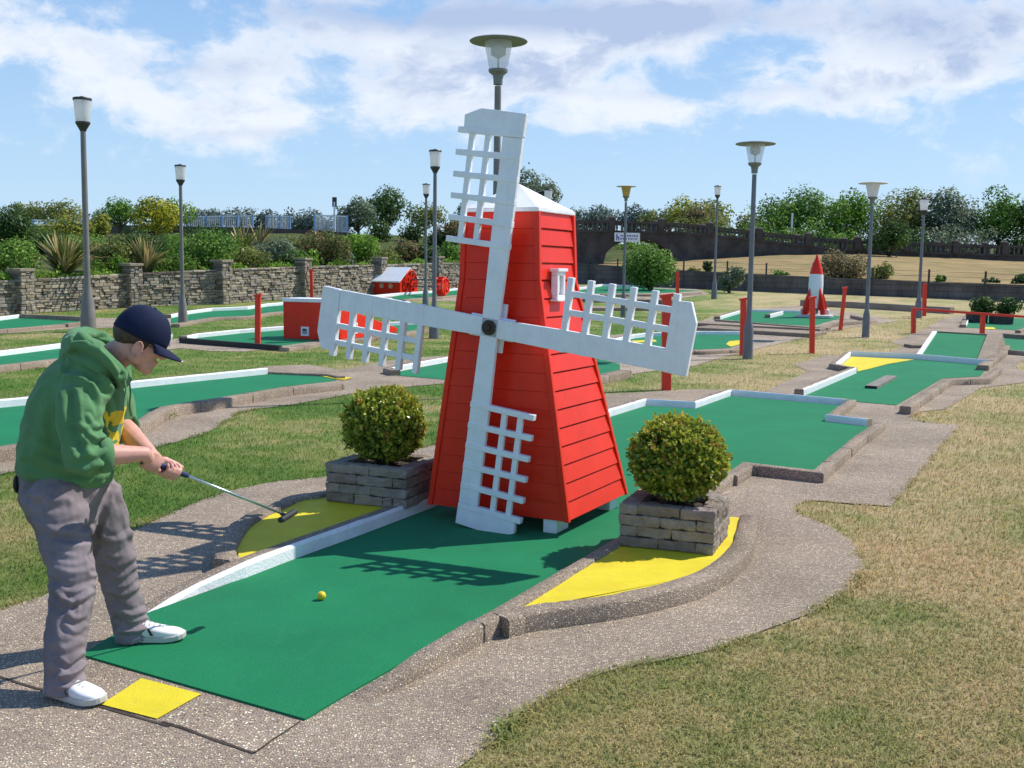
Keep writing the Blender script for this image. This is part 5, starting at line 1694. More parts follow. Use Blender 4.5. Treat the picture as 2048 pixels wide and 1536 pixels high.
cr = planter_mid(PLR, LR, .52, 4 * .062)
yR = cr.y
bR = P(1355, 919, yR)
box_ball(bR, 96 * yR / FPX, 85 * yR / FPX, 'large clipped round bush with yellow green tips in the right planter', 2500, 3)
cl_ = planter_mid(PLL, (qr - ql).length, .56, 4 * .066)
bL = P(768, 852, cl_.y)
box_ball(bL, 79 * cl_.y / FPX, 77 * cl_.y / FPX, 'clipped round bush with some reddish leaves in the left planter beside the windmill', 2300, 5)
for (c, w), lab in zip(DP, ('small round bush in the left dark planter on the far green hole', 'small round bush in the right dark planter on the far green hole')):
    g = np.random.default_rng(int(c.x * 100)); root = thing('small_bush', lab, 'bush', c, 0, 'small bushes in dark planters')
    lum = lumpy((0, 0, w * .45), (w * .72, w * .72, w * .55), 14, (.4, .6), g)
    v, t = crown_leaves(lum, 1500, .085, .6, g); leaf_obj('crown', v, t, LEAF['dark'], root)

# ---- garden behind the stone wall -----------------------------------------
GS = 'shrubs in the garden behind the stone wall'
for a in [
    ('shrub', 'dark evergreen shrub mass rising at the left edge of the photo', 14, 404, 520, 110, 7, 'dark'),
    ('shrub', 'mid green leafy shrub hanging over the wall at the left edge', 34, 478, 562, 125, 1.0, 'mid'),
    ('shrub', 'low yellow flowering gorse bush left of the nearest capped lamp', 132, 428, 490, 100, 9, 'gorse'),
    ('shrub', 'yellow green gorse bush right of the nearest capped lamp', 198, 424, 478, 62, 10, 'gorse'),
    ('shrub', 'olive shrub between the two tan strap-leaved clumps', 218, 478, 545, 95, 1.5, 'olive'),
    ('shrub', 'dark low shrub behind the first strap-leaved clump', 95, 465, 520, 110, 8, 'dark'),
    ('shrub', 'dark green hedge-like shrub under the yellow flowering tree', 268, 462, 510, 110, 7, 'dark'),
    ('shrub', 'bright leafy green shrub just right of the capped lamp', 408, 462, 545, 130, 1.2, 'mid'),
    ('shrub', 'dull green shrub above the wall behind the lamp pole', 345, 470, 530, 70, 4, 'mid'),
    ('shrub', 'olive shrub above the wall under the tall strap leaves', 490, 490, 543, 100, 1.0, 'olive'),
    ('shrub', 'grey green shrub before the blue railing panel', 555, 478, 540, 95, 2.0, 'grey'),
    ('shrub', 'dark shrub with pinkish flower heads left of the bright green shrub', 640, 458, 534, 118, 1.6, 'red'),
    ('shrub', 'bright green rounded shrub above the wall right of the pink one', 716, 464, 530, 82, 1.6, 'bright'),
    ('shrub', 'grey leaved small shrub hanging over the wall top beside a pier', 690, 505, 534, 45, .9, 'grey'),
    ('shrub', 'dark reddish shrub below the clipped hedge blocks', 812, 480, 525, 74, 2.4, 'red'),
    ('shrub', 'low green shrub on the wall top left of the mill', 850, 490, 528, 60, 1.2, 'dark'),
    ('shrub', 'mid green shrub on the wall top touching the mill edge', 908, 486, 528, 80, 1.6, 'mid'),
    ('shrub', 'dark purple leaved shrub between the lamp pair and the mill', 905, 442, 492, 70, 9, 'red'),
    ('shrub', 'dark green shrub mass filling behind the wide strap-leaved clump', 160, 470, 535, 120, 6, 'mid'),
    ('shrub', 'dark green shrub below the yellow blossom, behind the pier', 325, 470, 530, 110, 6, 'dark'),
    ('shrub', 'bushy mid green shrub filling behind the tall strap leaves', 455, 470, 535, 110, 5, 'mid'),
    ('shrub', 'dull olive shrub below the end of the promenade wall', 590, 470, 530, 110, 6, 'olive'),
    ('shrub', 'green shrub in front of the wide white railing panel', 665, 466, 530, 90, 6, 'mid'),
    ('shrub', 'low green shrub on the slope below the round hedge', 768, 502, 532, 80, 1.2, 'olive'),
    ('shrub', 'low leafy shrub along the wall left of the second pier', 225, 515, 552, 90, .7, 'bright'),
    ('shrub', 'low leafy shrub along the wall right of the second pier', 350, 512, 548, 110, .7, 'mid'),
    ('shrub', 'low leafy shrub along the wall before the pink flowering shrub', 600, 505, 538, 100, .8, 'bright'),
    ('shrub', 'dark shrub behind the gorse at the foot of the promenade wall', 60, 456, 500, 110, 12, 'mid'),
    ('shrub', 'dark low shrub line right under the long railing', 420, 458, 490, 150, 14, 'dark'),
    ('shrub', 'dark shrub right of the hedge blocks near the mill', 880, 462, 505, 70, 10, 'dark'),
    ('hedge', 'clipped dark round hedge block below the big dark tree', 760, 444, 484, 52, 14, 'dark'),
    ('hedge', 'clipped dark square hedge block right of the round one', 826, 444, 484, 62, 14, 'dark'),
    ('tree', 'big dense dark green tree behind the clipped hedges', 772, 384, 462, 112, 24, 'dark'),
    ('tree', 'grey green feathery tree left of the big dark tree', 716, 392, 470, 80, 18, 'grey'),
    ('tree', 'pale olive tree behind the close pair of lamps', 850, 410, 455, 84, 34, 'olive'),
    ('tree', 'tree covered with yellow blossom left of the capped lamp', 306, 396, 475, 96, 9, 'yellow'),
    ('tree', 'green tree behind the yellow flowering one', 352, 398, 452, 90, 22, 'mid'),
    ('tree', 'green tree beyond the gorse left of the yellow blossom', 240, 402, 452, 90, 24, 'mid'),
    ('tree', 'olive feathery tree on the skyline left of the nearest lamp', 120, 402, 448, 105, 30, 'olive'),
    ('tree', 'dull olive tree on the skyline at far left', 58, 408, 446, 80, 32, 'olive'),
]:
    nm, lab, px, top, base, w, off, key = a
    Yd = wallY(px) + off
    bush_px(nm, lab, px, top, base, w, Yd, key, leaf_px=5.0 if off < 5 else 4.4, dens=3.6, nl=14 if nm != 'hedge' else 26, group=GS if nm == 'shrub' else None, lr=(.32, .55) if nm != 'hedge' else (.45, .55), base_drop=.5)


def strap_clump(label, px, base, top, spread, Y, n, seed):
    g = random.Random(seed); s = Y / FPX; b = P(px, base, Y); H = (base - top) * s
    root = thing('strap_plant', label, 'plant', b, 0, 'strap-leaved clumps behind the stone wall')
    V = []; F = []; Tn = []
    for i in range(n):
        a = g.uniform(0, 6.28); lean = abs(g.gauss(0, .5)); L = H * g.uniform(.55, 1.12); w = .05 * g.uniform(.7, 1.3) * (Y / 32)
        d = Vector((math.cos(a), math.sin(a) * .6, 0)); side = Vector((-math.sin(a), math.cos(a), 0)).normalized()
        o = len(V); tt = min(1, max(0, g.gauss(.5, .25)))
        for k in range(6):
            t = k / 5; th = lean * (.4 + .9 * t)
            p = d * (math.sin(th) * L * t + .08) * spread + Vector((0, 0, math.cos(min(th, 1.5)) * L * t))
            ww = w * (1 - t ** 2.2) + .004
            V += [p - side * ww, p + side * ww]; Tn += [tt + .25 * t * (tt > .5)] * 2
        F += [(o + 2 * k, o + 2 * k + 1, o + 2 * k + 3, o + 2 * k + 2) for k in range(5)]
    mesh_np('leaves', np.array([tuple(q) for q in V]), np.array(F), 4, LEAF['blade'], root, np.clip(np.array(Tn), 0, 1))


strap_clump('wide tan and green strap-leaved clump left of the nearest lamp', 128, 552, 466, 1.5, wallY(120) + .7, 190, 1)
strap_clump('strap-leaved clump just right of the nearest lamp pole', 196, 545, 478, .9, wallY(200) + 1.6, 60, 6)
strap_clump('upright strap-leaved clump above the wall pier behind the cap', 292, 546, 474, 1.25, wallY(290) + .7, 130, 2)
strap_clump('pinkish strap-leaved clump high behind the wall, before the railings', 486, 520, 446, 1.0, wallY(480) + 5, 80, 3)
strap_clump('small strap-leaved clump beside the second blue railing', 520, 505, 446, .8, wallY(520) + 6, 45, 4)

# creeping leaves along the wall top
g = np.random.default_rng(77)
pp = []
for i in range(len(WL_PTS) - 1):
    a, b = WL_PTS[i], WL_PTS[i + 1]; n_ = int((b - a).length * 260)
    for _ in range(n_):
        t = g.random(); h = WL_H[i] + (WL_H[i + 1] - WL_H[i]) * t
        q = a.lerp(b, t); u = mnoise.noise(Vector((q.x * .9, q.y * .9, 3)))
        if u < -.12: continue
        pp.append((q.x + g.normal(0, .05), q.y + g.uniform(.10, .8), q.z + h + .04 + abs(g.normal(0, .10)) * (.6 + u)))
pp = np.array(pp)
v = quads(pp, np.tile([0, -.3, 1.0], (len(pp), 1)), .085, .75, g=g, jit=.6)
gc = leaf_obj('creeping_leaves', v, np.clip(g.normal(.5, .2, len(pp)), 0, 1), LEAF['bright']); gc['kind'] = 'stuff'

# ---- right side and beyond the bridge ---------------------------------------
for a in [
    ('tree', 'rounded green tree behind the balustrade right of the disc hat lamp', 1592, 376, 486, 190, 84, 'mid', 20),
    ('tree', 'fresh green tree behind the balustrade left of the pale hat lamp', 1692, 388, 492, 130, 82, 'bright', 16),
    ('tree', 'olive green tree behind the pale hat lamp', 1795, 378, 500, 150, 84, 'olive', 18),
    ('tree', 'grey green bushy tree behind the capped lamp at the right', 1886, 380, 495, 135, 83, 'grey', 18),
    ('tree', 'dense green tree at the right edge behind the balustrade', 1995, 380, 498, 125, 82, 'mid', 18),
    ('tree', 'dark green tree cut by the right edge of the photo', 2075, 384, 500, 110, 81, 'dark', 16),
    ('shrub', 'dark ivy tree growing in front of the balustrade by the pale hat lamp', 1778, 446, 516, 92, 71.4, 'dark', 16),
    ('tree', 'yellow green spreading tree behind the bridge, left of the far capped lamp', 1390, 402, 462, 150, 98, 'gorse', 18),
    ('tree', 'brownish bare-looking tree behind the bridge in front of the yellow green one', 1402, 412, 462, 90, 94, 'brown', 14),
    ('tree', 'olive low tree behind the bridge parapet above the sign', 1320, 422, 460, 90, 100, 'olive', 12),
    ('tree', 'dark olive small tree left of the disc hat lamp behind the parapet', 1500, 425, 478, 70, 88, 'brown', 12),
    ('tree', 'pale leaved tree rising behind the mill roof', 1062, 340, 470, 120, 76, 'grey', 18),
    ('tree', 'small white-flowering tree seen through the upper sail lattice', 930, 410, 470, 60, 66, 'grey', 12),
    ('hedge', 'green undergrowth behind the balustrade left of the thin white post', 1510, 446, 512, 150, 79.5, 'mid', 12),
    ('hedge', 'green undergrowth behind the balustrade above the rocket', 1650, 450, 520, 170, 79.5, 'mid', 12),
    ('hedge', 'dark undergrowth behind the balustrade by the pale hat lamp', 1790, 452, 528, 160, 79.5, 'dark', 12),
    ('hedge', 'grey undergrowth behind the balustrade right of the far capped lamp', 1915, 450, 532, 150, 79.5, 'grey', 12),
    ('hedge', 'dark undergrowth behind the balustrade at the right edge', 2040, 450, 536, 150, 79.5, 'dark', 12),
    ('hedge', 'olive undergrowth behind the bridge parapet right of the sign', 1400, 436, 492, 150, 84, 'olive', 12),
    ('hedge', 'green hedge seen through the bridge arch', 1268, 482, 534, 190, 92, 'bright', 14),
    ('hedge', 'dark hedge behind the bridge by the mill edge', 1130, 470, 520, 120, 90, 'dark', 14),
    ('bush', 'big round clipped bush in front of the bridge arch', 1301, 490, 588, 108, 51.0, 'mid', 34),
    ('shrub', 'wide brown and olive shrub behind the rocket on the dry bank', 1680, 502, 566, 130, 50.8, 'brown', 20),
    ('shrub', 'lower end of the brown shrub group right of the rocket', 1762, 528, 566, 60, 50.5, 'olive', 12),
    ('shrub', 'grey green rounded shrub before the low wall by a capped lamp', 1458, 528, 588, 62, 49.5, 'grey', 16),
    ('shrub', 'small dark forked shrub on the bank left of the far lamp', 1414, 518, 548, 26, 54.5, 'dark', 8),
    ('shrub', 'tiny dry shrub on the bank beside the round bush', 1388, 534, 552, 30, 54.8, 'olive', 8),
    ('shrub', 'small green shrub on the low wall left of the rocket', 1560, 538, 558, 34, 52.6, 'mid', 8),
    ('shrub', 'small round shrub on the bank right of the capped lamp', 1878, 550, 572, 30, 48.8, 'mid', 8),
    ('shrub', 'small dark shrub on the bank, second from the right edge', 1984, 554, 574, 36, 47.8, 'dark', 8),
    ('shrub', 'dark rounded shrub on the bank at the right edge', 2040, 544, 578, 34, 47.2, 'dark', 8),
]:
    nm, lab, px, top, base, w, Yd, key, nl = a
    bush_px(nm, lab, px, top, base, w, Yd, key, leaf_px=4.6 if Yd < 60 else 4.8, dens=3.4 if nm != 'bush' else 5.0, nl=nl, group=None, lr=(.30, .5) if nm != 'bush' else (.42, .55), base_drop=1.2 if Yd > 60 else .3)
for i, (px, top, w) in enumerate(((1152, 420, 70), (1205, 414, 60), (1262, 411, 50), (1300, 424, 60), (400, 420, 60), (440, 417, 60), (487, 421, 64), (535, 424, 60), (585, 420, 64), (630, 418, 60), (668, 424, 50), (205, 420, 50), (1560, 404, 60))):
    where = ['left of the amber lamp beside the mill', 'left of the amber lamp, second from the mill', 'just behind the amber lamp', 'right of the amber lamp', 'above the first blue railing right of the lamp',
             'above the middle of the long railing', 'above the right end of the long railing', 'above the gap between railings', 'above the short tall railing', 'left of the small sign post', 'right of the small sign post',
             'between gorse and lamp at the left', 'behind the disc hat lamp'][i]
    bush_px('tree', 'far haze-tinted tree on the skyline ' + where, px, top, 474, w + 14, 170, 'far', leaf_px=4.6, dens=3.6, nl=14, group='far trees on the skyline', base_drop=1.5)


# ================================================================== LAWN GRASS
def in_poly(x, y, poly):
    n = len(poly); c = np.zeros(len(x), bool); j = n - 1
    for i in range(n):
        xi, yi = poly[i]; xj, yj = poly[j]
        c ^= ((yi > y) != (yj > y)) & (x < (xj - xi) * (y - yi) / (yj - yi + 1e-12) + xi)
        j = i
    return c


def grass(regions, name):
    g = np.random.default_rng(5)
    X = []; Y_ = []; S = []
    for (y0, y1, dens, size) in regions:
        area_w = lambda y: y * .52 + .4
        n = int(dens * (y1 - y0) * ((y0 + y1) * .52 + 2 * 1.7))
        yy = g.uniform(y0, y1, n * 1); xx = g.uniform(-1, 1, n) * (yy * .52 + 1.7)
        X.append(xx); Y_.append(yy); S.append(np.full(n, size))
    x = np.concatenate(X); y = np.concatenate(Y_); s = np.concatenate(S)
    keep = np.ones(len(x), bool)
    e_ = np.clip(y * .004, .012, .05)
    xj = x + g.normal(0, 1, len(x)) * e_; yj = y + g.normal(0, 1, len(y)) * e_
    for p in PATHS: keep &= ~in_poly(xj, yj, p)
    x, y, s = x[keep], y[keep], s[keep]
    # longer tufts hanging over the path edges
    ex, ey, es = [], [], []
    for p in PATHS[:2]:
        for (xa, ya), (xb, yb) in zip(p, p[1:] + p[:1]):
            L_ = math.hypot(xb - xa, yb - ya)
            if max(ya, yb) > 13 or L_ > 6: continue
            m_ = int(L_ * (420 if max(ya, yb) < 7 else 200)); t_ = g.random(m_)
            qx = xa + (xb - xa) * t_ + g.normal(0, .018, m_); qy = ya + (yb - ya) * t_ + g.normal(0, .018, m_)
            nz_ = np.array([mnoise.noise(Vector((u * 2.6, v_ * 2.6, 8))) for u, v_ in zip(qx, qy)])
            k_ = nz_ > -.08
            ex.append(qx[k_]); ey.append(qy[k_]); es.append(.030 + .028 * np.clip(nz_[k_] * 1.6, 0, 1))
    x = np.concatenate([x] + ex); y = np.concatenate([y] + ey); s = np.concatenate([s] + es)
    n = len(x)
    z = np.array([T(q) for q in y])
    h = s * g.uniform(.5, 1.15, n); w = s * g.uniform(.09, .16, n) * 1.15
    a = g.uniform(0, 2 * np.pi, n); ln = g.uniform(.3, 1.9, n)
    dx, dy = np.cos(a), np.sin(a)
    base = np.stack([x, y, z], 1); side = np.stack([-dy, dx, np.zeros(n)], 1)
    lean = np.stack([dx, dy, np.zeros(n)], 1)
    up = np.array([0, 0, 1.0])
    mid = base + up * (h * .6)[:, None] + lean * (h * ln * .30)[:, None]
    tip = base + up * (h * (1.0 - .36 * ln))[:, None] + lean * (h * ln * .95)[:, None]
    v = np.empty((n, 5, 3))
    v[:, 0] = base - side * w[:, None] * .5; v[:, 1] = base + side * w[:, None] * .5
    v[:, 2] = mid + side * w[:, None] * .42; v[:, 3] = mid - side * w[:, None] * .42; v[:, 4] = tip
    i0 = (np.arange(n) * 5)[:, None]
    tri = np.concatenate([i0 + np.array([[0, 1, 2]]), i0 + np.array([[0, 2, 3]]), i0 + np.array([[3, 2, 4]])], 0)
    t = np.clip(g.normal(.5, .22, n), 0, 1)
    o = mesh_np(name, v.reshape(-1, 3), tri, 3, MAT['blades'], None, np.repeat(t, 5))
    o['kind'] = 'stuff'
    return o, n


_, NB = grass([(2.0, 3.2, 15000, .026), (3.2, 4.6, 10500, .027), (4.6, 6.5, 5200, .030), (6.5, 9.5, 2300, .034), (9.5, 14, 900, .042), (14, 24, 380, .045), (24, 34, 160, .055)], 'lawn_grass')
# weeds at the foot of a kerb
wd_ = G(326, 840); g = np.random.default_rng(9)
pts_ = np.stack([g.normal(wd_.x, .06, 90), g.normal(wd_.y, .03, 90), np.abs(g.normal(.02, .03, 90)) + .01], 1)
v = quads(pts_, np.tile([0, 0, 1.0], (90, 1)), .05, .4, g=g, jit=.9); o = leaf_obj('leaves', v, g.random(90) * .5 + .4, LEAF['olive'])
r_ = thing('weed', 'tuft of weed at the foot of the kerb behind the golfer', 'plant', (0, 0, 0)); o.parent = r_
# ================================================================== GOLFER
MAT['skin'] = pm('skin', (.64, .335, .265), .5, .07, 14, .0006, 160, spec=.35)
for n_ in MAT['skin'].node_tree.nodes:
    if n_.type == 'BSDF_PRINCIPLED':
        n_.inputs['Subsurface Weight'].default_value = .12; n_.inputs['Subsurface Radius'].default_value = (.012, .005, .003); n_.inputs['Subsurface Scale'].default_value = .6
MAT['hoodie'] = pm('green_fleece', (.100, .245, .100), .92, .10, 9, .0022, 300, spec=.2, sheen=.15)
MAT['trousers'] = pm('grey_cotton', (.235, .200, .212),   .92, .16, 8, .0020, 320, spec=.15, dirt=.3)
MAT['navy'] = pm('navy_twill', (.008, .014, .046), .8, .12, 8, .0006, 320, spec=.2)
MAT['hair'] = pm('brown_hair', (.075, .042, .022), .6, .3, 60, .004, 180)
MAT['shoe'] = pm('white_leather', (.80, .79, .77), .5, .05, 20, .0006, 120, dirt=.12)
MAT['sole'] = pm('shoe_sole', (.55, .53, .49), .7, .1, 20, dirt=.3)
MAT['chestyellow'] = pm('yellow_print', (.72, .52, .02), .8, .1, 20, .001, 200)
MAT['lip'] = pm('lip', (.52, .22, .19), .45, .05)
MAT['steel'] = pm('club_steel', (.50, .60, .60), .28, .05, 10, metal=.9)
MAT['navygrip'] = pm('navy_grip', (.025, .035, .12), .6, .1, 30, .001, 120)
MAT['eyewhite'] = pm('eye_white', (.8, .78, .75), .2, .02)
MAT['iris'] = pm('iris', (.10, .07, .04), .2, .02)


def blob(mb, voxel, iters=4, fac=.5):
    """one continuous surface from overlapping closed shapes"""
    me = bpy.data.meshes.new('tmp'); me.from_pydata(mb.v, [], mb.f); me.update()
    o = bpy.data.objects.new('tmp', me); sc.collection.objects.link(o)
    r = o.modifiers.new('r', 'REMESH'); r.mode = 'VOXEL'; r.voxel_size = voxel
    if iters:
        s = o.modifiers.new('s', 'SMOOTH'); s.iterations = iters; s.factor = fac
    dg = bpy.context.evaluated_depsgraph_get()
    res = bpy.data.meshes.new_from_object(o.evaluated_get(dg))
    bpy.data.objects.remove(o); bpy.data.meshes.remove(me)
    return res


def me_np(me):
    n = len(me.vertices); co = np.empty(n * 3, np.float32); me.vertices.foreach_get('co', co)
    no = np.empty(n * 3, np.float32); me.vertex_normals.foreach_get('vector', no)
    return co.reshape(-1, 3).astype(float), no.reshape(-1, 3).astype(float)


def seg_dist(p, pts):
    best = np.full(len(p), 1e9)
    for a, b in zip(pts[:-1], pts[1:]):
        a = np.array(a); b = np.array(b); ab = b - a
        t = np.clip(((p - a) @ ab) / (ab @ ab + 1e-12), 0, 1)
        best = np.minimum(best, np.linalg.norm(p - (a + t[:, None] * ab), axis=1))
    return best


def proj(co):
    d = co - np.array(EYE); s_ = d @ np.array(FWD)
    return np.stack([1024 + FPX * (d @ np.array(CR)) / s_, 768 - FPX * (d @ np.array(CU)) / s_], 1), s_


def fold2(me, folds, waves=None, k=1.0):
    """cloth folds: lines given where the photo shows them, pressed into the near surface"""
    co, no = me_np(me); d = np.zeros(len(co))
    px_, dist = proj(co)
    view = (np.array(EYE) - co); view /= np.linalg.norm(view, axis=1, keepdims=True)
    facing = np.clip(np.sum(no * view, 1) * 3.0 + .35, 0, 1)
    for pts, amp, w in folds:
        q = seg_dist(px_, [(float(a), float(b)) for a, b in smooth2(pts)])
        d += amp * k * np.exp(-(q / w) ** 2) * facing
        d -= amp * k * .55 * np.exp(-((q - w * 1.7) / (w * .8)) ** 2) * facing
    if waves is not None: d += waves(co)
    co += no * d[:, None]
    me.vertices.foreach_set('co', co.astype(np.float32).ravel()); me.update()


def smooth2(pts):
    q = smooth_line([(x, y, 0) for x, y in pts], 4)
    return [(p.x, p.y) for p in q]


def fold(me, folds, waves=None):
    """cloth folds: raised or sunk lines (polyline, amplitude, width) plus a function of position"""
    co, no = me_np(me); d = np.zeros(len(co))
    for pts, amp, w in folds:
        q = seg_dist(co, pts); d += amp * np.exp(-(q / w) ** 2)
    if waves is not None: d += waves(co)
    co += no * d[:, None]
    me.vertices.foreach_set('co', co.astype(np.float32).ravel()); me.update()


def fin(me, name, mats, parent):
    for m in (mats if isinstance(mats, (list, tuple)) else [mats]): me.materials.append(m)
    me.name = name
    me.polygons.foreach_set('use_smooth', [True] * len(me.polygons))
    me.transform(wm(parent).inverted() if parent else Matrix())
    o = bpy.data.objects.new(name, me); sc.collection.objects.link(o)
    if parent: o.parent = parent
    return o


def ridged(p, dirv, freq, warp, seed):
    """soft wrinkle field running across dirv"""
    d = Vector(dirv).normalized(); t = p @ np.array(d)
    w = warp * (np.sin(p[:, 0] * 13 + seed) + np.sin(p[:, 1] * 17 + seed * 2.1) + np.sin(p[:, 2] * 11 + p[:, 0] * 9 + seed * .7))
    s = np.sin(t * freq + w)
    return np.sign(s) * np.abs(s) ** .8


def golfer():
    A = Vector((-1.62, 4.27, 0))
    root = thing('person', 'man in green hoodie, navy cap and grey trousers bending over a putter', 'person', A)
    L = Vector((-.30, .954, 0))           # his left
    def J(x, y, Y): return P(x, y, Y)
    K = 4.27 / FPX
    # ---------------- head frame
    hf = Vector((.85, .33, -.41)).normalized(); hu = (Vector((0, 0, 1)) - hf * hf.z).normalized(); hl = hu.cross(hf)
    HR3 = Matrix((hf, hl, hu)).transposed(); HC = J(280, 679, 4.27)
    h = lambda x, y, z: HC + HR3 @ Vector((x, y, z))
    # ---------------- club line and hands
    g0, g1 = J(261, 906, 4.14), J(573, 1031, 4.80)
    c = (g1 - g0).normalized(); dn = Vector((0, 0, -1)); un = (dn - c * dn.dot(c)).normalized()
    pR = un.cross(c).normalized()
    if pR.y > 0: pR = -pR
    on = lambda px: min((g0.lerp(g1, t / 400) for t in range(401)), key=lambda q: abs(1024 + FPX * ((q - EYE).dot(CR)) / ((q - EYE).dot(FWD)) - px))
    HRt, HLt = on(300), on(340)
    WR, WL = HRt - c * .070 + pR * .045 - un * .012, HLt - c * .085 - pR * .040 - un * .030
    SR, ER = J(152, 778, 4.08), J(168, 912, 4.00)
    SL, EL = J(214, 765, 4.45), J(236, 846, 4.52)
    body = MB()
    def limb(pts, rad, n=14):
        q = smooth_line(pts, 5); m = len(q); k = len(rad) - 1
        rr = [float(np.interp(i / (m - 1) * k, range(k + 1), rad)) for i in range(m)]
        body.tube(q, rr, n); body.ell(q[0], (rr[0],) * 3, n=12, m=8); body.ell(q[-1], (rr[-1],) * 3, n=12, m=8)
    # arms
    limb([SR, SR.lerp(ER, .5), ER], [.040, .040, .042]); limb([ER, ER.lerp(WR, .35), ER.lerp(WR, .75), WR], [.044, .045, .034, .028])
    limb([SL, SL.lerp(EL, .5), EL], [.040, .042, .044]); limb([EL, EL.lerp(WL, .35), EL.lerp(WL, .75), WL], [.046, .047, .036, .030])
    def hand(H, p, W, thumb_over):
        q = un
        R_ = Matrix((c, q, p)).transposed()
        body.ell(H + p * .027 - c * .006 - q * .002, (.044, .040, .017), R_, 14, 10)
        body.tube([W, H + p * .029 - c * .035], [.029, .024], 12)
        body.ell(H + p * .025 - q * .026 - c * .012, (.030, .018, .018), R_, 12, 8)
        for i, off in enumerate((.033, .012, -.009, -.029)):
            ln = (1.0, 1.08, 1.02, .86)[i]; r0_ = (.0094, .0098, .0094, .0084)[i]
            pts = []
            for th, rr in ((35, .036), (75, .034), (112, .0285), (150, .0255), (188, .0235), (222 * (.96 + .04 * ln), .0225), (248 * ln * .97, .022)):
                a = R(th); pts.append(H + c * (off + .004 * math.sin(a * 2 + i)) + (p * math.cos(a) + q * math.sin(a)) * rr)
            body.tube(pts, [r0_ * 1.05, r0_ * 1.1, r0_, r0_ * .97, r0_ * .92, r0_ * .86, r0_ * .72], 10)
            body.ell(pts[1], (r0_ * 1.15,) * 3, n=8, m=6); body.ell(pts[-1], (r0_ * .74,) * 3, n=8, m=6)
        th_ = [H + p * .026 - q * .024 - c * .022, H + p * .017 - q * .029 + c * .004, H + p * .006 - q * .0275 + c * .030, H - p * .004 - q * .0235 + c * .052]
        body.tube(th_, [.0145, .0125, .0112, .0085], 10); body.ell(th_[-1], (.009,) * 3, n=8, m=6)
    hand(HRt, pR, WR, 1); hand(HLt, -pR, WL, 0)
    # torso and legs inside the clothes
    e1 = lambda a: Vector((a, 0, 0))
    spine = [J(125, 985, 4.28), J(135, 900, 4.28), J(160, 800, 4.28), J(190, 742, 4.28), J(212, 722, 4.28)]
    def ring(ctr, front, a, b, n=28, pw=2.3, back=1.0, latv=L, nrm=None):
        """superellipse ring: a along front, b along his left"""
        out = []
        for k in range(n):
            t = 2 * math.pi * k / n; cs, sn = math.cos(t), math.sin(t)
            x = math.copysign(abs(cs) ** (2 / pw), cs) * a; y = math.copysign(abs(sn) ** (2 / pw), sn) * b
            if cs < 0: x *= back
            out.append(ctr + front * x + latv * y)
        return out
    def fr(tilt):   # front direction leaning down by tilt degrees
        f = Vector((.954, .30, 0)); return (f * math.cos(R(tilt)) + Vector((0, 0, -1)) * math.sin(R(tilt))).normalized()
    body.rings([ring(p, fr(18), a, b) for p, a, b in zip(spine, (.10, .10, .105, .08, .05), (.14, .14, .17, .15, .07))])
    legs = {'r': [J(115, 1000, 4.17), J(148, 1160, 4.02), J(134, 1360, 3.88)], 'l': [J(180, 1000, 4.37), J(236, 1140, 4.44), J(266, 1255, 4.48)]}
    for k_ in legs: limb(legs[k_], [.075, .052, .036])
    body.ell(J(128, 985, 4.28), (.11, .15, .11), n=14, m=10)
    # neck and head
    body.tube(smooth_line([J(206, 735, 4.28), J(232, 712, 4.28), h(-.030, 0, -.055), h(-.012, 0, .0)], 4), [.072, .066, .063, .061, .060, .060, .059, .058, .058, .058, .057, .056, .055], 18)
    def he(x, y, z, rx, ry, rz, rot=None): body.ell(h(x, y, z), (rx, ry, rz), HR3 @ rot if rot is not None else HR3, 18, 12)
    he(-.012, 0, .035, .097, .077, .086); he(.030, 0, -.030, .060, .063, .078); he(.052, 0, -.085, .040, .046, .034)
    he(.070, 0, -.104, .022, .026, .018)
    for s in (-1, 1):
        he(.005, s * .048, -.066, .036, .020, .030); he(.058, s * .034, -.025, .030, .026, .026)
        he(.078, s * .030, .020, .018, .024, .010)
        # ear
        ec = Vector((.002, s * .078, -.034)); rot = Matrix.Rotation(R(-12), 3, 'Y')
        he(ec.x, ec.y, ec.z, .017, .010, .028, rot)
        rim = [h(*(ec + Vector((math.cos(a) * .017 - .002, s * (.010 + .006 * math.cos(a * .5)), math.sin(a) * .030)))) for a in (R(d) for d in range(-70, 240, 22))]
        body.tube(rim, .0048, 8); he(ec.x + .006, ec.y + s * .002, ec.z - .026, .008, .007, .009)
        he(ec.x + .010, ec.y + s * .000, ec.z, .006, .007, .014)
    body.tube([h(.084, 0, .012), h(.100, 0, -.012), h(.112, 0, -.030), h(.098, 0, -.040)], [.009, .011, .0135, .010], 12)
    for s in (-1, 1): he(.097, s * .012, -.034, .010, .008, .007)
    he(.086, 0, -.062, .016, .022, .008); he(.084, 0, -.074, .014, .018, .007)
    bme = blob(body, .0042, 5, .5)
    bo = fin(bme, 'body', [MAT['skin']], root)
    # fingernails
    # eyes
    for s in (-1, 1):
        mb = MB(); mb.ell(h(.076, s * .031, -.002), (.0125,) * 3, n=12, m=8); ey = mb.build('eye', MAT['eyewhite'], root, world=True, smooth=True)
        mb = MB(); mb.ell(h(.0835, s * .0315, -.004), (.0062, .0062, .0062), n=12, m=8); mb.build('iris', MAT['iris'], ey, world=True, smooth=True)
    # hair under the cap: back of the head and sideburns
    mb = MB(); rows = []
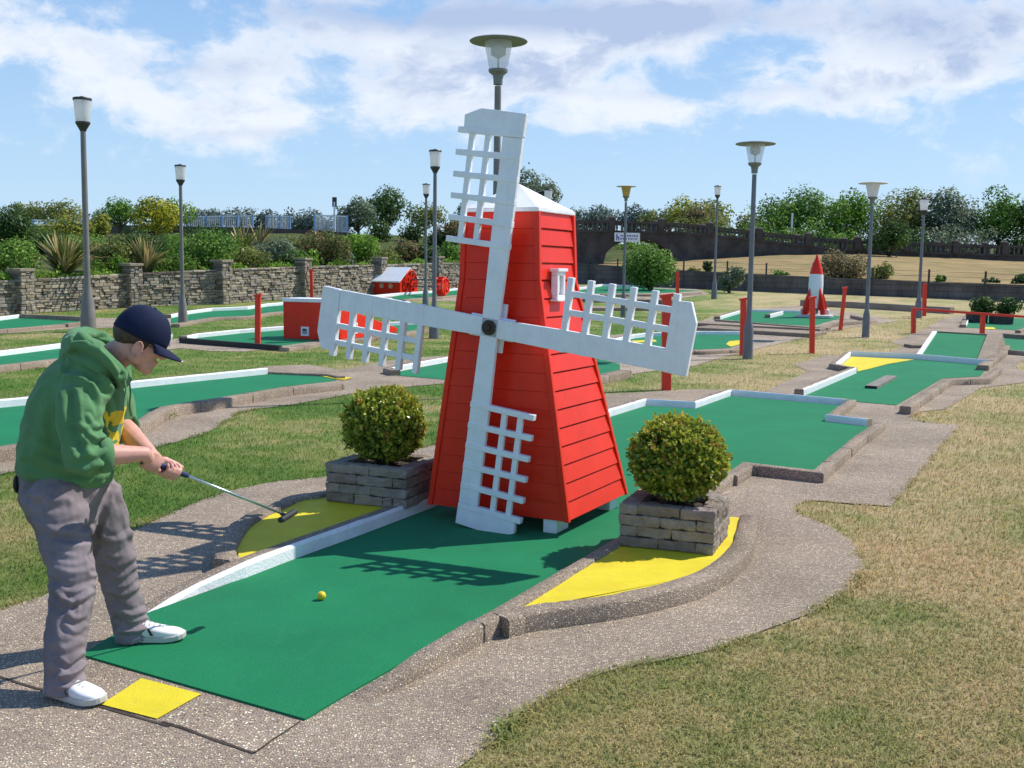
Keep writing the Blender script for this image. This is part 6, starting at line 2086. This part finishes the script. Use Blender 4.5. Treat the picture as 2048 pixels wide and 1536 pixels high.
    for i in range(15):
        z = .034 - i * .0087
        row = []
        for k in range(41):
            a = R(62 + (298 - 62) * k / 40)
            lim = 1.0
            sx = math.sqrt(max(.05, 1 - ((z - .03) / .098) ** 2))
            tk = 1 - .08 * min(1, max(0, (z - .005) / .04)); x = -.012 + .1005 * sx * tk * math.cos(a); y = .0815 * sx * tk * math.sin(a)
            zz = z
            side = abs(math.sin(a))
            low = -.066 + .046 * max(0, side - .55) / .45 if math.cos(a) < .10 else -.040
            zz = max(z, low)
            jt = .0016 * mnoise.noise(Vector((x * 160, y * 160, z * 60)))
            row.append(h(x * (1 + jt * 8), y * (1 + jt * 8), zz + jt))
        rows.append(row)
    mb.rings(rows, cap=False, closed=False)
    ho = mb.build('hair', MAT['hair'], root, world=True, smooth=True)
    sm = ho.modifiers.new('thick', 'SOLIDIFY'); sm.thickness = .005; sm.offset = 0
    # glasses arm / strap line seen above the ear
    mb = MB(); mb.tube([h(.075, -.071, -.004), h(.03, -.0795, -.006), h(.000, -.085, -.004), h(-.016, -.085, -.014)], .0018, 6); mb.build('glasses_arm', MAT['darkmetal'], root, world=True, smooth=True)
    # ---------------- cap
    tilt = Matrix.Rotation(R(5), 3, 'Y')
    cp = lambda v: HC + HR3 @ (tilt @ Vector(v) + Vector((-.006, 0, .014)))
    rows = []
    nA, nR = 48, 14
    for i in range(nR + 1):
        ph = i / nR * math.pi / 2
        row = []
        for k in range(nA):
            a = 2 * math.pi * k / nA
            seam = 1 - .024 * math.exp(-((((a + math.pi / 6) % (math.pi / 3)) - math.pi / 6) / .035) ** 2) * math.cos(ph) ** .3
            wr = 1 + .012 * mnoise.noise(Vector((math.cos(a) * 2.2, math.sin(a) * 2.2, ph * 2.5)))
            rx = .1135 if math.cos(a) > 0 else .1095
            fu = (math.cos(ph) ** .82) * seam * wr
            row.append(cp((rx * math.cos(a) * fu, .0905 * math.sin(a) * fu, .1225 * math.sin(ph) ** .95 * wr - (.008 if i == 0 else 0))))
        rows.append(row)
    mb = MB(); mb.rings(rows, cap=False); cap_ = mb.build('cap', MAT['navy'], root, world=True, smooth=True)
    sm = cap_.modifiers.new('thick', 'SOLIDIFY'); sm.thickness = .003; sm.offset = -1
    mb = MB(); mb.ell(cp((0, 0, .122)), (.008, .008, .005), HR3, 10, 6); mb.build('button', MAT['navy'], cap_, world=True, smooth=True)
    rows = []
    for i in range(9):
        t = i / 8; row = []
        for k in range(25):
            a = R(-62 + 124 * k / 24)
            rin = Vector((.112 * math.cos(a), .0895 * math.sin(a), -.004))
            ext = .080 * max(0, math.cos(a * 1.40)) ** .5
            p = rin + Vector((ext * t, math.sin(a) * .006 * t, 0)); p.z += -3.6 * (p.y ** 2) * t * (1 - .35 * t) - .012 * t * t - .004 * t + .004
            row.append(cp(p))
        rows.append(row)
    mb = MB(); mb.rings(rows, cap=False, closed=False); br = mb.build('brim', MAT['navy'], cap_, world=True, smooth=True)
    sm = br.modifiers.new('thick', 'SOLIDIFY'); sm.thickness = .0045; sm.offset = 0
    # white stitched emblem on the front and the white mark on the brim edge
    mb = MB()
    def cs(y, z):
        a = math.asin(max(-1, min(1, y / .0905))); ph = math.asin(min(1, z / .1225)); fu = math.cos(ph) ** .82
        return cp((.1165 * math.cos(a) * fu + .001, .0905 * math.sin(a), z))
    for (y0, z0, y1, z1) in ((-.020, .022, -.020, .058), (-.020, .058, .012, .022), (.012, .022, .012, .058), (-.012, .062, -.002, .042), (.008, .064, -.002, .042), (-.002, .042, -.002, .016)):
        mb.tube([cs(y0 + (y1 - y0) * t / 4, z0 + (z1 - z0) * t / 4) for t in range(5)], .0030, 6)
    mb.build('emblem', MAT['shoe'], cap_, world=True, smooth=True)
    mb = MB(); mb.tube([rows[-1][k] + hu * .002 for k in range(9, 13)], .0028, 6); mb.build('brim_mark', MAT['shoe'], br, world=True, smooth=True)

    # ---------------- hoodie
    hd = MB()
    spec = [((128, 958), 91, .170, 10, 1.0), ((130, 945), 97, .188, 10, 1.0), ((133, 915), 99, .200, 12, 1.0), ((141, 870), 99, .205, 15, 1.0), ((152, 825), 96, .212, 18, 1.0),
            ((166, 788), 91, .216, 22, 1.0), ((181, 755), 78, .205, 28, 1.0), ((196, 730), 58, .160, 34, 1.0), ((208, 712), 42, .110, 40, 1.0)]
    hd.rings([ring(J(x, y, 4.28), fr(t), a * K * .96, b * .91, 36, 2.35) for (x, y), a, b, t, _ in spec])
    def sleeve(pts, rad):
        q = smooth_line(pts, 5); m = len(q); k = len(rad) - 1
        rr = [float(np.interp(i / (m - 1) * k, range(k + 1), rad)) for i in range(m)]
        hd.tube(q, rr, 20); hd.ell(q[0], (rr[0],) * 3, n=14, m=10)
        return q, rr
    cuffR = ER.lerp(WR, .30)
    sleeve([SR + Vector((.02, .04, .0)), SR.lerp(ER, .4), SR.lerp(ER, .78), ER + Vector((.004, 0, -.004)), cuffR], [.094, .083, .076, .073, .066])
    cuffL = EL.lerp(WL, .12)
    sleeve([SL + Vector((-.02, -.04, 0)), SL.lerp(EL, .5), EL, cuffL], [.098, .086, .078, .070])
    # hood heaped behind the neck
    hood = [J(250, 768, 4.22), J(236, 748, 4.155), J(212, 727, 4.115), J(180, 706, 4.13), J(158, 694, 4.20), J(152, 686, 4.30), J(172, 678, 4.41), J(210, 690, 4.45), J(240, 722, 4.41), J(254, 760, 4.34)]
    hd.tube(smooth_line(hood, 4), [float(np.interp(i / 36, [0, .1, .3, .5, .7, .9, 1], [.022, .034, .050, .058, .050, .034, .022])) for i in range(37)], 16)
    hd.ell(J(162, 722, 4.28), (.085, .13, .050), Matrix.Rotation(R(35), 3, 'Y'), 18, 12)
    hd.ell(J(178, 690, 4.27), (.060, .10, .028), Matrix.Rotation(R(20), 3, 'Y'), 16, 10)
    hd.ell(J(150, 708, 4.26), (.045, .10, .050), Matrix.Rotation(R(40), 3, 'Y'), 16, 10)
    hme = blob(hd, .0046, 6, .5)
    folds = [
        ([(196, 758), (213, 790), (216, 830), (205, 872)], .009, 7), ([(183, 770), (196, 800), (206, 835), (212, 862)], .008, 6), ([(205, 765), (222, 800), (226, 845)], .007, 6),
        ([(178, 868), (196, 876), (215, 866)], .013, 6), ([(160, 884), (188, 893), (214, 882)], -.008, 6), ([(148, 846), (180, 858), (210, 842)], .007, 6), ([(165, 905), (190, 912), (212, 902)], .006, 6), ([(176, 832), (190, 850), (212, 852)], .006, 5),
        ([(142, 790), (146, 830), (150, 870), (162, 900)], -.014, 9), ([(120, 780), (118, 830), (124, 880), (140, 925)], .009, 12), ([(70, 905), (110, 930), (160, 938), (200, 928)], .010, 8), ([(50, 925), (95, 950), (160, 952), (215, 938)], -.008, 7),
        ([(95, 800), (85, 850), (75, 900)], .006, 12), ([(60, 860), (80, 890), (115, 905)], .006, 9), ([(150, 900), (155, 925), (175, 945)], .008, 8),
        ([(148, 706), (176, 712), (205, 734), (228, 768)], -.016, 6), ([(140, 722), (172, 730), (202, 752), (220, 780)], .012, 7), ([(134, 740), (165, 742), (195, 760), (210, 782)], -.014, 7),
        ([(152, 692), (182, 694), (212, 712), (236, 742)], .012, 6), ([(150, 678), (180, 680), (214, 692)], -.012, 5), ([(160, 668), (195, 668), (230, 664)], .010, 5), ([(140, 700), (152, 690), (175, 686)], .009, 5),
        ([(208, 700), (226, 718), (243, 748)], -.009, 5), ([(160, 758), (190, 772), (205, 800)], .006, 8),
    ]
    ax = (Vector((.31, 0, .95)))
    def waves(p):
        lowz = np.clip((1.05 - p[:, 2]) / .25, 0, 1)
        return .0020 * ridged(p, (.3, .3, 1), 62, .9, 1.3) * (.35 + .65 * lowz) + .0018 * ridged(p, (1, .5, -.6), 41, 1.0, 4.2) + .0016 * ridged(p, (.2, 1, .7), 95, 1.1, 2.2)
    fold2(hme, folds, waves, .85)
    hme.materials.append(MAT['hoodie']); hme.materials.append(MAT['chestyellow'])
    # yellow lettering-like print down the chest, as part of the fabric
    co, no = me_np(hme)
    mi = np.zeros(len(hme.polygons), np.int32)
    for pl in hme.polygons:
        ce = pl.center
        d_ = ce - EYE; s_ = d_.dot(FWD); px_ = 1024 + FPX * d_.dot(CR) / s_; py_ = 768 - FPX * d_.dot(CU) / s_
        w1 = (ce - J(180, 850, 4.28)); lat = w1.dot(L)
        up_ = w1.dot(Vector((.31, 0, .95)))
        if px_ > 205 and pl.normal.dot(Vector((.95, .1, -.2))) > .38 and -.16 < lat < .12 and ce.y < 4.42:
            u = (lat + .16) / .26; vv = (up_ + .12) / .24
            if 0 < vv < 1 and (abs(vv - .82) < .13 or abs(vv - .25) < .13 or (abs(vv - .52) < .12 and mnoise.noise(Vector((u * 7, vv * 7, 2))) > .0)): mi[pl.index] = 1
    hme.polygons.foreach_set('material_index', mi)
    me2 = hme; me2.name = 'hoodie'; me2.polygons.foreach_set('use_smooth', [True] * len(me2.polygons)); me2.transform(wm(root).inverted())
    ho_ = bpy.data.objects.new('hoodie', me2); sc.collection.objects.link(ho_); ho_.parent = root
    # cuffs and hem ribbing
    def cuff(p, d, r, wdt):
        mb = MB(); d = d.normalized(); pr = [(r - .004, 0), (r + .004, .004), (r + .006, wdt * .5), (r + .003, wdt), (r - .012, wdt + .004), (r - .016, wdt * .4)]
        mb.lathe(pr, p, 28, axis=d); return mb.build('cuff', MAT['hoodie'], ho_, world=True, smooth=True)
    cuff(ER.lerp(WR, .20), WR - ER, .064, .048); cuff(EL.lerp(WL, .05), WL - EL, .068, .045)
    # drawstrings
    mb = MB(); mb.tube(smooth_line([J(247, 752, 4.16), J(252, 778, 4.13), J(248, 800, 4.12), J(247, 822, 4.12)], 4), .0035, 6); mb.tube(smooth_line([J(257, 756, 4.24), J(261, 785, 4.22), J(259, 812, 4.22), J(263, 832, 4.22)], 4), .0035, 6)
    mb.build('drawstring', MAT['hoodie'], ho_, world=True, smooth=True)

    # ---------------- trousers
    tr = MB()
    tr.rings([ring(J(x, y, 4.28), fr(6), a * K, b, 32, 2.3) for (x, y), a, b in (((130, 925), 80, .145), ((127, 960), 86, .160), ((124, 1000), 82, .168), ((130, 1040), 70, .160), ((140, 1062), 48, .125))])
    def leg(pts, rad):
        q = smooth_line(pts, 5); m = len(q); k = len(rad) - 1
        rr = [float(np.interp(i / (m - 1) * k, range(k + 1), rad)) for i in range(m)]
        tr.tube(q, rr, 22); tr.ell(q[0], (rr[0],) * 3, n=14, m=10)
    leg([J(112, 1000, 4.17), J(130, 1080, 4.10), J(145, 1155, 4.02), J(140, 1220, 3.97), J(129, 1300, 3.91), J(130, 1350, 3.885), J(131, 1385, 3.875)], [x * K * .90 for x in (66, 54, 47, 45, 42, 41, 43)])
    leg([J(186, 1000, 4.37), J(214, 1062, 4.41), J(233, 1130, 4.44), J(245, 1190, 4.46), J(260, 1238, 4.475), J(268, 1276, 4.48)], [x * K * .98 for x in (60, 48, 41, 38, 38, 42)])
    tme = blob(tr, .0046, 6, .5)
    folds = [
        ([(104, 1108), (140, 1120), (190, 1108)], -.010, 7), ([(112, 1086), (150, 1094), (188, 1084)], .010, 7), ([(110, 1138), (150, 1146), (190, 1132)], .011, 7), ([(130, 1062), (160, 1070), (186, 1060)], .009, 7),
        ([(100, 1160), (140, 1172), (186, 1160)], -.012, 7), ([(112, 1186), (145, 1204), (182, 1184)], .013, 6), ([(100, 1212), (125, 1222), (150, 1214)], -.008, 6),
        ([(140, 1205), (136, 1226), (148, 1238), (166, 1232), (174, 1214)], .006, 6), ([(150, 1206), (150, 1222), (160, 1224), (166, 1210)], -.005, 6),
        ([(112, 1322), (140, 1338), (168, 1316)], -.012, 6), ([(118, 1352), (140, 1346), (168, 1328)], .014, 5), ([(120, 1362), (142, 1362), (168, 1346)], -.011, 5), ([(110, 1374), (140, 1376), (168, 1362)], .010, 5), ([(104, 1288), (130, 1298), (162, 1284)], .008, 7),
        ([(112, 1280), (116, 1230), (124, 1175)], .007, 8), ([(98, 1250), (110, 1300), (108, 1350)], -.007, 9), ([(130, 1250), (150, 1262), (170, 1252)], .008, 6),
        ([(196, 1118), (230, 1134), (268, 1112)], .013, 7), ([(200, 1092), (235, 1104), (266, 1086)], -.010, 7), ([(205, 1150), (240, 1166), (276, 1142)], -.013, 6), ([(210, 1176), (246, 1190), (282, 1168)], .013, 6), ([(200, 1070), (232, 1082), (262, 1064)], .009, 6),
        ([(228, 1216), (262, 1230), (298, 1216)], .012, 6), ([(232, 1238), (262, 1252), (306, 1240)], -.012, 5.5), ([(238, 1262), (272, 1264), (314, 1248)], .012, 5), ([(215, 1200), (235, 1230), (250, 1262)], .007, 6),
        ([(224, 968), (212, 1005), (196, 1050), (188, 1100), (186, 1140)], -.016, 7), ([(238, 975), (250, 1020), (264, 1068)], .009, 8), ([(212, 965), (182, 1004), (170, 1040)], .010, 8), ([(205, 985), (200, 1010), (186, 1030)], -.008, 6),
        ([(60, 1000), (95, 1015), (130, 1010)], -.008, 8), ([(74, 1044), (110, 1062), (160, 1052)], .010, 8), ([(48, 975), (56, 1010), (76, 1060)], .007, 8), ([(90, 1080), (120, 1050), (160, 1020)], .007, 9), ([(62, 965), (52, 985), (58, 1000)], -.009, 5), ([(100, 1120), (120, 1090), (150, 1075)], -.007, 7),
    ]
    def waves2(p):
        return .0012 * ridged(p, (.2, .2, 1), 58, 1.0, 2.7) + .0016 * ridged(p, (1, .4, -.7), 52, 1.1, 5.1) + .0014 * ridged(p, (-.6, 1, .8), 110, 1.2, .4)
    fold2(tme, folds, waves2, .62)
    to = fin(tme, 'trousers', MAT['trousers'], root)
    # cargo pocket flap on the near thigh and the black pouch at the back
    mb = MB(); mb.ell(J(38, 966, 4.22), (.014, .045, .042), None, 12, 8); mb.build('belt_pouch', MAT['black'], root, world=True, smooth=True)

    # ---------------- shoes
    def shoe(heel, toe, z0):
        heel = Vector((heel.x, heel.y, 0)); toe = Vector((toe.x, toe.y, 0)); f = (toe - heel).normalized(); l = Vector((-f.y, f.x, 0)); ln = (toe - heel).length
        M = Matrix((f, l, Vector((0, 0, 1)))).transposed(); o = heel + Vector((0, 0, z0))
        q = lambda x, y, z: o + M @ Vector((x * ln, y, z))
        prof = [(.0, .020, .050), (.03, .031, .068), (.10, .036, .078), (.24, .038, .084), (.36, .040, .084), (.48, .043, .075), (.60, .046, .064), (.72, .0485, .055), (.83, .046, .050), (.92, .037, .045), (.975, .023, .038), (1.0, .009, .030)]
        up = MB(); rr = []
        for x, w, hh in prof:
            row = []
            for k in range(20):
                t = 2 * math.pi * k / 20; cs_, sn_ = math.cos(t), math.sin(t)
                y = math.copysign(abs(cs_) ** .75, cs_) * w; z = .012 + (hh - .012) * (.5 + .5 * math.copysign(abs(sn_) ** .72, sn_))
                if sn_ > .5 and x < .5: y *= .82
                row.append(q(x, y, z))
            rr.append(list(reversed(row)))
        up.rings(rr)
        so_ = up.build('shoe', MAT['shoe'], root, world=True, smooth=True)
        ss = so_.modifiers.new('sub', 'SUBSURF'); ss.levels = 1; ss.render_levels = 2
        sl = MB(); outl = []
        for x, w, hh in prof: outl.append((x, w + .0045))
        pts = [(x, w) for x, w in outl] + [(x, -w) for x, w in reversed(outl)]
        spring = lambda x: .010 * max(0, (x - .72) / .28) ** 1.6
        sl.prism([q(x * 1.008 - .004, y * .97, .001 + spring(x)) for x, y in pts][::-1], [q(x * 1.008 - .004, y, .024 + spring(x) * 1.1) for x, y in pts][::-1])
        sl.build('sole', MAT['sole'], so_, world=True, bevel=.003)
        lc = MB()
        for i in range(5):
            x = .42 + i * .065; zt_ = float(np.interp(x, [p_[0] for p_ in prof], [p_[2] for p_ in prof])) + .002; wd = .024 - i * .0016
            lc.tube([q(x, -wd, zt_ - .006), q(x + .01, 0, zt_ + .001), q(x + .02, wd, zt_ - .007)], .0032, 6)
        lc.build('laces', MAT['shoe'], so_, world=True, smooth=True)
        st_ = MB()
        for s in (-1, 1):
            a_ = [q(.52, s * .0475, .034), q(.56, s * .049, .034), q(.50, s * .0465, .066), q(.465, s * .0455, .066)]
            n_ = l * s * .0035
            st_.prism(a_ if s < 0 else a_[::-1], [v + n_ for v in (a_ if s < 0 else a_[::-1])])
        st_.build('side_stripe', MAT['black'], so_, world=True)
    shoe(G(98, 1389), G(206, 1416), .010)
    shoe(G(236, 1289), G(371, 1286), .018)
    # ---------------- putter, held in his hands
    pt = thing('putter', 'putter with a navy grip and black head held out by the man', 'golf club', g0)
    mb = MB(); gl = g0.lerp(g1, .0); ge = g0 + c * .30
    mb.tube([g0 - c * .012, g0, g0 + c * .1, ge - c * .01, ge], [.010, .0145, .0135, .0115, .008], 14); mb.build('grip', MAT['navygrip'], pt, world=True, smooth=True)
    mb = MB(); mb.tube([ge - c * .01, g1], [.0062, .0052], 12); mb.build('shaft', MAT['steel'], pt, world=True, smooth=True)
    hd_a, hd_b = J(557, 1043, 4.74), J(594, 1021, 4.86)
    hdv = (hd_b - hd_a).normalized(); hc = hd_a.lerp(hd_b, .5)
    w_ax = hdv.cross(c).normalized(); n_ax = w_ax.cross(hdv)
    mb = MB(); mb.box(hc, (.118, .034, .026), Matrix((hdv, w_ax, n_ax)).transposed()); mb.build('club_head', MAT['black'], pt, world=True, bevel=.010, seg=3)
    mb = MB(); mb.tube([g1 - c * .035, g1, hc], [.009, .009, .009], 10); mb.build('hosel', MAT['black'], pt, world=True, smooth=True)
    return root


golfer()
